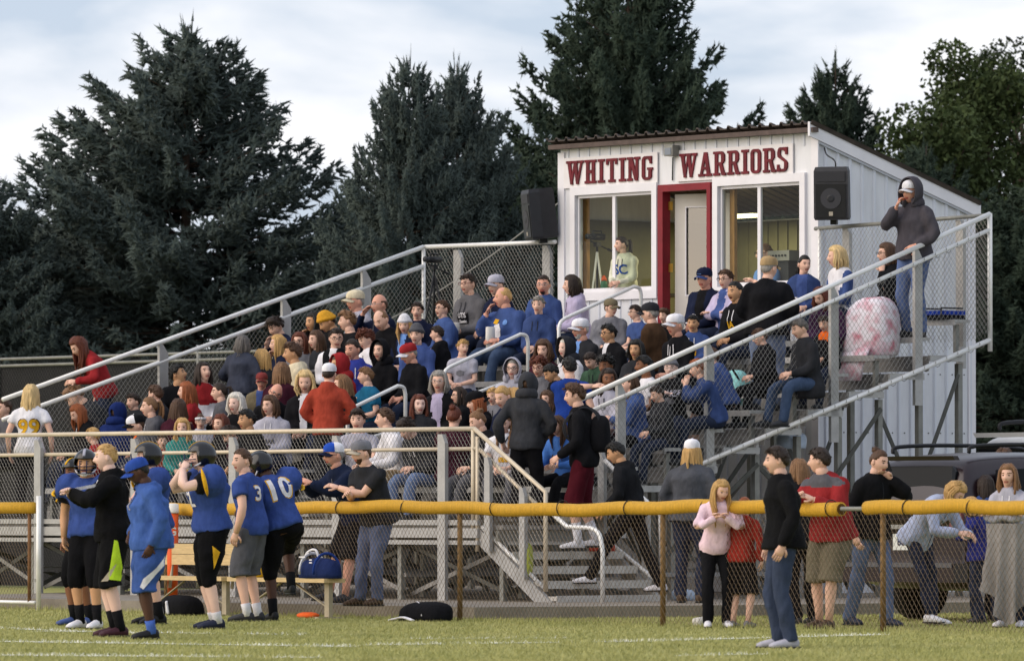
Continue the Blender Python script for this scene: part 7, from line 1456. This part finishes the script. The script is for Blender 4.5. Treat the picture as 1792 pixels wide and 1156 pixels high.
GBm = mat('green_blanket', '41584e', .95, 0, 8, .3, .5, 14)
gx_, gz_ = atY(860, 640, YK(5) - .2); e, o, _ = lump('green_blanket', (gx_ + .1, YK(6) - .35, SZ(5) - .1), (.95, .5, .36), GBm, 51, 'dark green blanket over the laps below the big man in blue', 'blanket', 0, .2, .5)
gx_ = atX(1290, 620, -.75)[0]; e, o, _ = lump('aqua_bag', (-.75, gx_, FZ(5) + .30), (.34, .28, .5), mat('aqua_cloth', '8ecac8', .8, 0, 8, .15), 61, 'pale aqua bag with black strap by the standing man in black fleece', 'bag', 0, .1, .7)
a = Acc(); P = bez([(-.14, -.1, .1), (-.1, -.18, .35), (.06, -.16, .45), (.14, -.08, .3)], 5); vv, ff = tube(P, .012, 6); a.add(vv, ff); put_mesh(a, 'strap', [cloth('black')], e)
cy = atX(1650, 548, .1)[0]; e = empty('seat_cushion', (.1, YK(9), SZ(9)), 'blue and black folding stadium seat on the top bench', 'cushion')
for (z, hh, m_) in ((.03, .05, cloth('black')), (.085, .05, cloth('1f3a94'))): mb = MB(); mb.box((.12, YK(9), SZ(9) + z), (.42, .36, hh)); mb.build('pad', m_, e)
for s2 in (-1, 1): mb = MB(); mb.tube([(.12 + s2 * .19, YK(9) - .2, SZ(9) + .02), (.12 + s2 * .19, YK(9) - .2, SZ(9) + .14), (.12 + s2 * .19, YK(9) + .15, SZ(9) + .14)], .012, 6); mb.build('frame', BLACKP, e)
py_ = atX(1385, 715, .2)[0]; e, o, _ = lump('plastic_bag', (.2, py_, FZ(4)), (.3, .3, .26), mat('plastic_bag', 'a8b6c8', .3, 0, 8, .25), 71, 'pale blue plastic bag on a footboard behind the near rail', 'bag', 0, .3, .5)
for i_, (px_, py_, w_, h_, c_, lb_) in enumerate(((215, 812, .5, .34, 'charcoal', 'dark coat bundled on the front bench behind the blue capped coach'), (390, 818, .45, .3, 'black', 'black coat bundled on the front bench behind the player touching his mask'), (700, 822, .42, .36, 'khaki', 'olive rucksack on the walkway behind the tan capped man'), (805, 838, .55, .4, 'mgrey', 'grey coat heaped on the walkway beside the corner of the front rail'))):
    lx_ = atY(px_, py_, 1.0)[0]; lump('coat_bundle', (lx_, 1.02, 1.0), (w_, .34, h_), cloth(c_), 140 + i_, lb_, 'coat', rad(10 * i_), .25, .5)
# things on and under the stairs
e, o, _ = lump('green_rag', (.95, .02, .42), (.16, .1, .42), mat('lime_rag', 'a9b04a', .9, 0, 8, .2), 81, 'lime green rag hanging at the stair side', 'rag', 0, .25, .9)
e, o, _ = lump('red_cushion', (.75, 1.3, .70), (.3, .25, .16), mat('red_rag', '9c3020', .9, 0, 8, .2), 82, 'dark red cloth under the walkway beside the stairs', 'cloth', 0, .2, .5)
p = atz(1195, 1050, .13); e, o, _ = lump('crumpled_paper', (*p, .13), (.3, .2, .18), mat('paper_blue', 'a9b9cc', .8, 0, 10, .2), 83, 'crumpled pale blue paper on the ground right of the stairs', 'litter', 0, .35, .5, (12, 8))
p = atz(1222, 1094, .0); e, o, _ = lump('crumpled_paper', (*p, .0), (.14, .1, .12), PAPER, 84, 'white scrap of paper in the grass by the girl in pink', 'litter', 0, .35, .5, (10, 7))
# grey blanket of the girl at the right edge
def drape():
    R_ = BLK; acc = Acc(); n, m_ = 34, 16; V = []
    for i in range(m_):
        t = i / (m_ - 1)
        for j in range(n):
            a = -1.1 + 2.4 * j / (n - 1); rx_, ry_ = .25 + .02 * t, .21 + .03 * t; f = 1 + (.14 + .16 * t) * (1 - 2 * abs(math.sin(a * 5 + t * .8))) * (.3 + t)
            V.append((math.sin(a) * rx_ * f, -math.cos(a) * ry_ * f - .05, 1.10 - (.86 + .2 * math.sin(a * 2.3 + .9)) * t))
    V = np.array(V); f = [(i * n + j, i * n + j + 1, (i + 1) * n + j + 1, (i + 1) * n + j) for i in range(m_ - 1) for j in range(n - 1)]; V2 = V * np.array((.95, .95, 1)); N_ = len(V); acc.add(np.concatenate([V, V2]), f + [tuple(N_ + k for k in reversed(q)) for q in f]); e = empty('grey_blanket', tuple(R_['root']), 'long pale grey blanket wrapped round the smiling girl at the right edge', 'blanket'); e.rotation_euler.z = R_['yaw']; e.scale = (R_['s'],) * 3; put_mesh(acc, 'cloth', [mat('grey_fleece', '8f8b89', .95, 0, 6, .15, .4, 16)], e)
drape()
# ---- vehicles
def car(name, p, rz, sc_, paint, label, plate=None):
    e = empty(name, p, label, 'car'); e.rotation_euler.z = rz; e.scale = (sc_,) * 3
    GL = mat('car_glass', '08090b', .3, 0, spec=.12); TRM = mat('car_trim', '17171a', .5)
    def ring(y, hw, z0, z1, zr, hr):   # half width, sill, waist, roof height, roof half width
        return [(-hw * .92, y, z0), (-hw, y, z0 + .14), (-hw, y, z1 - .12), (-hw * .97, y, z1), (-(hr + (hw - hr) * .55), y, z1 + (zr - z1) * .45), (-hr, y, zr - .08), (-hr + .09, y, zr - .015), (0, y, zr + .012), (hr - .09, y, zr - .015), (hr, y, zr - .08), (hr + (hw - hr) * .55, y, z1 + (zr - z1) * .45), (hw * .97, y, z1), (hw, y, z1 - .12), (hw, y, z0 + .14), (hw * .92, y, z0)]
    S = [ring(0.10, .86, .46, 1.02, 1.04, .78), ring(.02, .88, .44, 1.04, 1.07, .80), ring(.05, .90, .40, 1.06, 1.30, .80), ring(.18, .93, .34, 1.07, 1.68, .72), ring(.34, .94, .32, 1.07, 1.77, .70), ring(1.3, .95, .30, 1.06, 1.80, .70), ring(2.4, .95, .30, 1.04, 1.78, .70), ring(2.75, .95, .30, 1.03, 1.66, .70), ring(3.35, .94, .30, 1.02, 1.10, .76), ring(4.3, .90, .32, .94, .98, .72), ring(4.68, .82, .38, .80, .82, .62)]
    V = [q for s_ in S for q in s_]; n = 15; a = Acc(); f = [(i * n + j, i * n + (j + 1) % n, (i + 1) * n + (j + 1) % n, (i + 1) * n + j) for i in range(len(S) - 1) for j in range(n)]; f = [tuple(reversed(q)) for q in f] + [tuple(range(n)), tuple(range(len(S) * n - 1, (len(S) - 1) * n - 1, -1))]; a.add(V, f); bo = put_mesh(a, 'body', [paint], e); md = bo.modifiers.new('b', 'SUBSURF'); md.levels = 2; md.render_levels = 2
    def panel(nm, pts, m, th=(0, -.012, 0)):
        k_ = len(pts); t = np.array(th); A_ = Acc(); P = np.array(pts, float); A_.add(np.concatenate([P + t, P]), [tuple(range(k_)), tuple(range(2 * k_ - 1, k_ - 1, -1))] + [(i, i + k_, (i + 1) % k_ + k_, (i + 1) % k_) for i in range(k_)]); return put_mesh(A_, nm, [m], e, False)
    panel('rear_window', [(-.68, .055, 1.13), (.68, .055, 1.13), (.64, .16, 1.58), (.56, .185, 1.64), (-.56, .185, 1.64), (-.64, .16, 1.58)], GL, (0, -.03, 0))
    panel('spoiler', [(-.66, .17, 1.70), (.66, .17, 1.70), (.66, .14, 1.745), (-.66, .14, 1.745)], paint, (0, -.07, .0))
    for s2 in (-1, 1):
        panel('side_window', [(s2 * .935, .42, 1.10), (s2 * .935, 1.15, 1.10), (s2 * .80, 1.15, 1.62), (s2 * .80, .55, 1.60)], GL, (s2 * .012, 0, 0)); panel('side_window', [(s2 * .935, 1.22, 1.10), (s2 * .935, 2.1, 1.10), (s2 * .80, 2.1, 1.63), (s2 * .80, 1.22, 1.63)], GL, (s2 * .012, 0, 0)); panel('side_window', [(s2 * .935, 2.17, 1.10), (s2 * .935, 2.95, 1.10), (s2 * .81, 2.55, 1.60), (s2 * .81, 2.17, 1.62)], GL, (s2 * .012, 0, 0))
        panel('tail_light', [(s2 * .70, .0, .92), (s2 * .90, .02, .92), (s2 * .86, .03, 1.25), (s2 * .74, .02, 1.25)], mat('tail_lamp', '5a1016', .15), (0, -.035, 0))
        mb = MB(); mb.tube(bez([(s2 * .60, .35, 1.78), (s2 * .60, .45, 1.85), (s2 * .60, 1.3, 1.87), (s2 * .60, 2.2, 1.84), (s2 * .60, 2.3, 1.77)], 5), .022, 8); mb.build('roof_rail', TRM, e, True, off=(0, 0, 0))
        for yw in (.95, 3.75):
            mb = MB(); mb.tube([(s2 * .74, yw, .345), (s2 * .76, yw, .345), (s2 * .93, yw, .345), (s2 * .955, yw, .345)], [.33, .345, .345, .32], 28); w_ = mb.build('wheel', mat('tyre', '141414', .9), e, True, off=(0, 0, 0)); mb = MB(); mb.tube([(s2 * .94, yw, .345), (s2 * .965, yw, .345)], [.22, .2], 20); mb.build('rim', mat('rim', '8a8a8c', .35, .7), w_, True, off=(0, 0, 0))
        panel('mirror', [(s2 * .95, 2.85, 1.05), (s2 * 1.12, 2.85, 1.07), (s2 * 1.12, 2.85, 1.2), (s2 * .95, 2.85, 1.2)], paint, (0, .1, 0))
    mb = MB(); mb.bar((-.90, -.04, .52), (.90, -.04, .52), .2, .2); mb.build('rear_bumper', paint, e, off=(0, 0, 0)); mb = MB(); mb.bar((-.88, -.145, .60), (.88, -.145, .60), .01, .05); mb.build('bumper_strip', mat('bumper_strip', '55555a', .4), e, off=(0, 0, 0))
    mb = MB(); mb.bar((-.42, -.03, 1.00), (.42, -.03, 1.00), .03, .045); mb.build('tailgate_trim', mat('chrome', 'b8b8ba', .2, .9), e, off=(0, 0, 0))
    if plate:
        mb = MB(); mb.box((0, -.035, .84), (.32, .012, .17)); po = mb.build('licence_plate', mat('plate_white', 'd5d6d0', .5), e, off=(0, 0, 0)); V, F_ = text_mesh(plate, .12); A_ = Acc(); A_.add([(x_, -.044, .84 + y_) for (x_, y_) in V], F_); put_mesh(A_, 'plate_number', [mat('plate_ink', '2a3050', .6)], po, False)
    return e
MAR = mat('maroon_paint', '1c0a12', .3, .1, 3, .1, spec=.6)
pc = atD(1585, 0, 69.5); car('parked_car', (pc[0], pc[1], 0), rad(0), 1.0, MAR, 'dark maroon sport utility car parked behind the fence', '885')
pc = atD(1762, 0, 78); car('parked_car', (pc[0], pc[1], 0), rad(-6), 1.2, mat('white_paint', 'd8dadd', .25, .1, 3, .05, spec=.6), 'white car parked behind the maroon car', None)
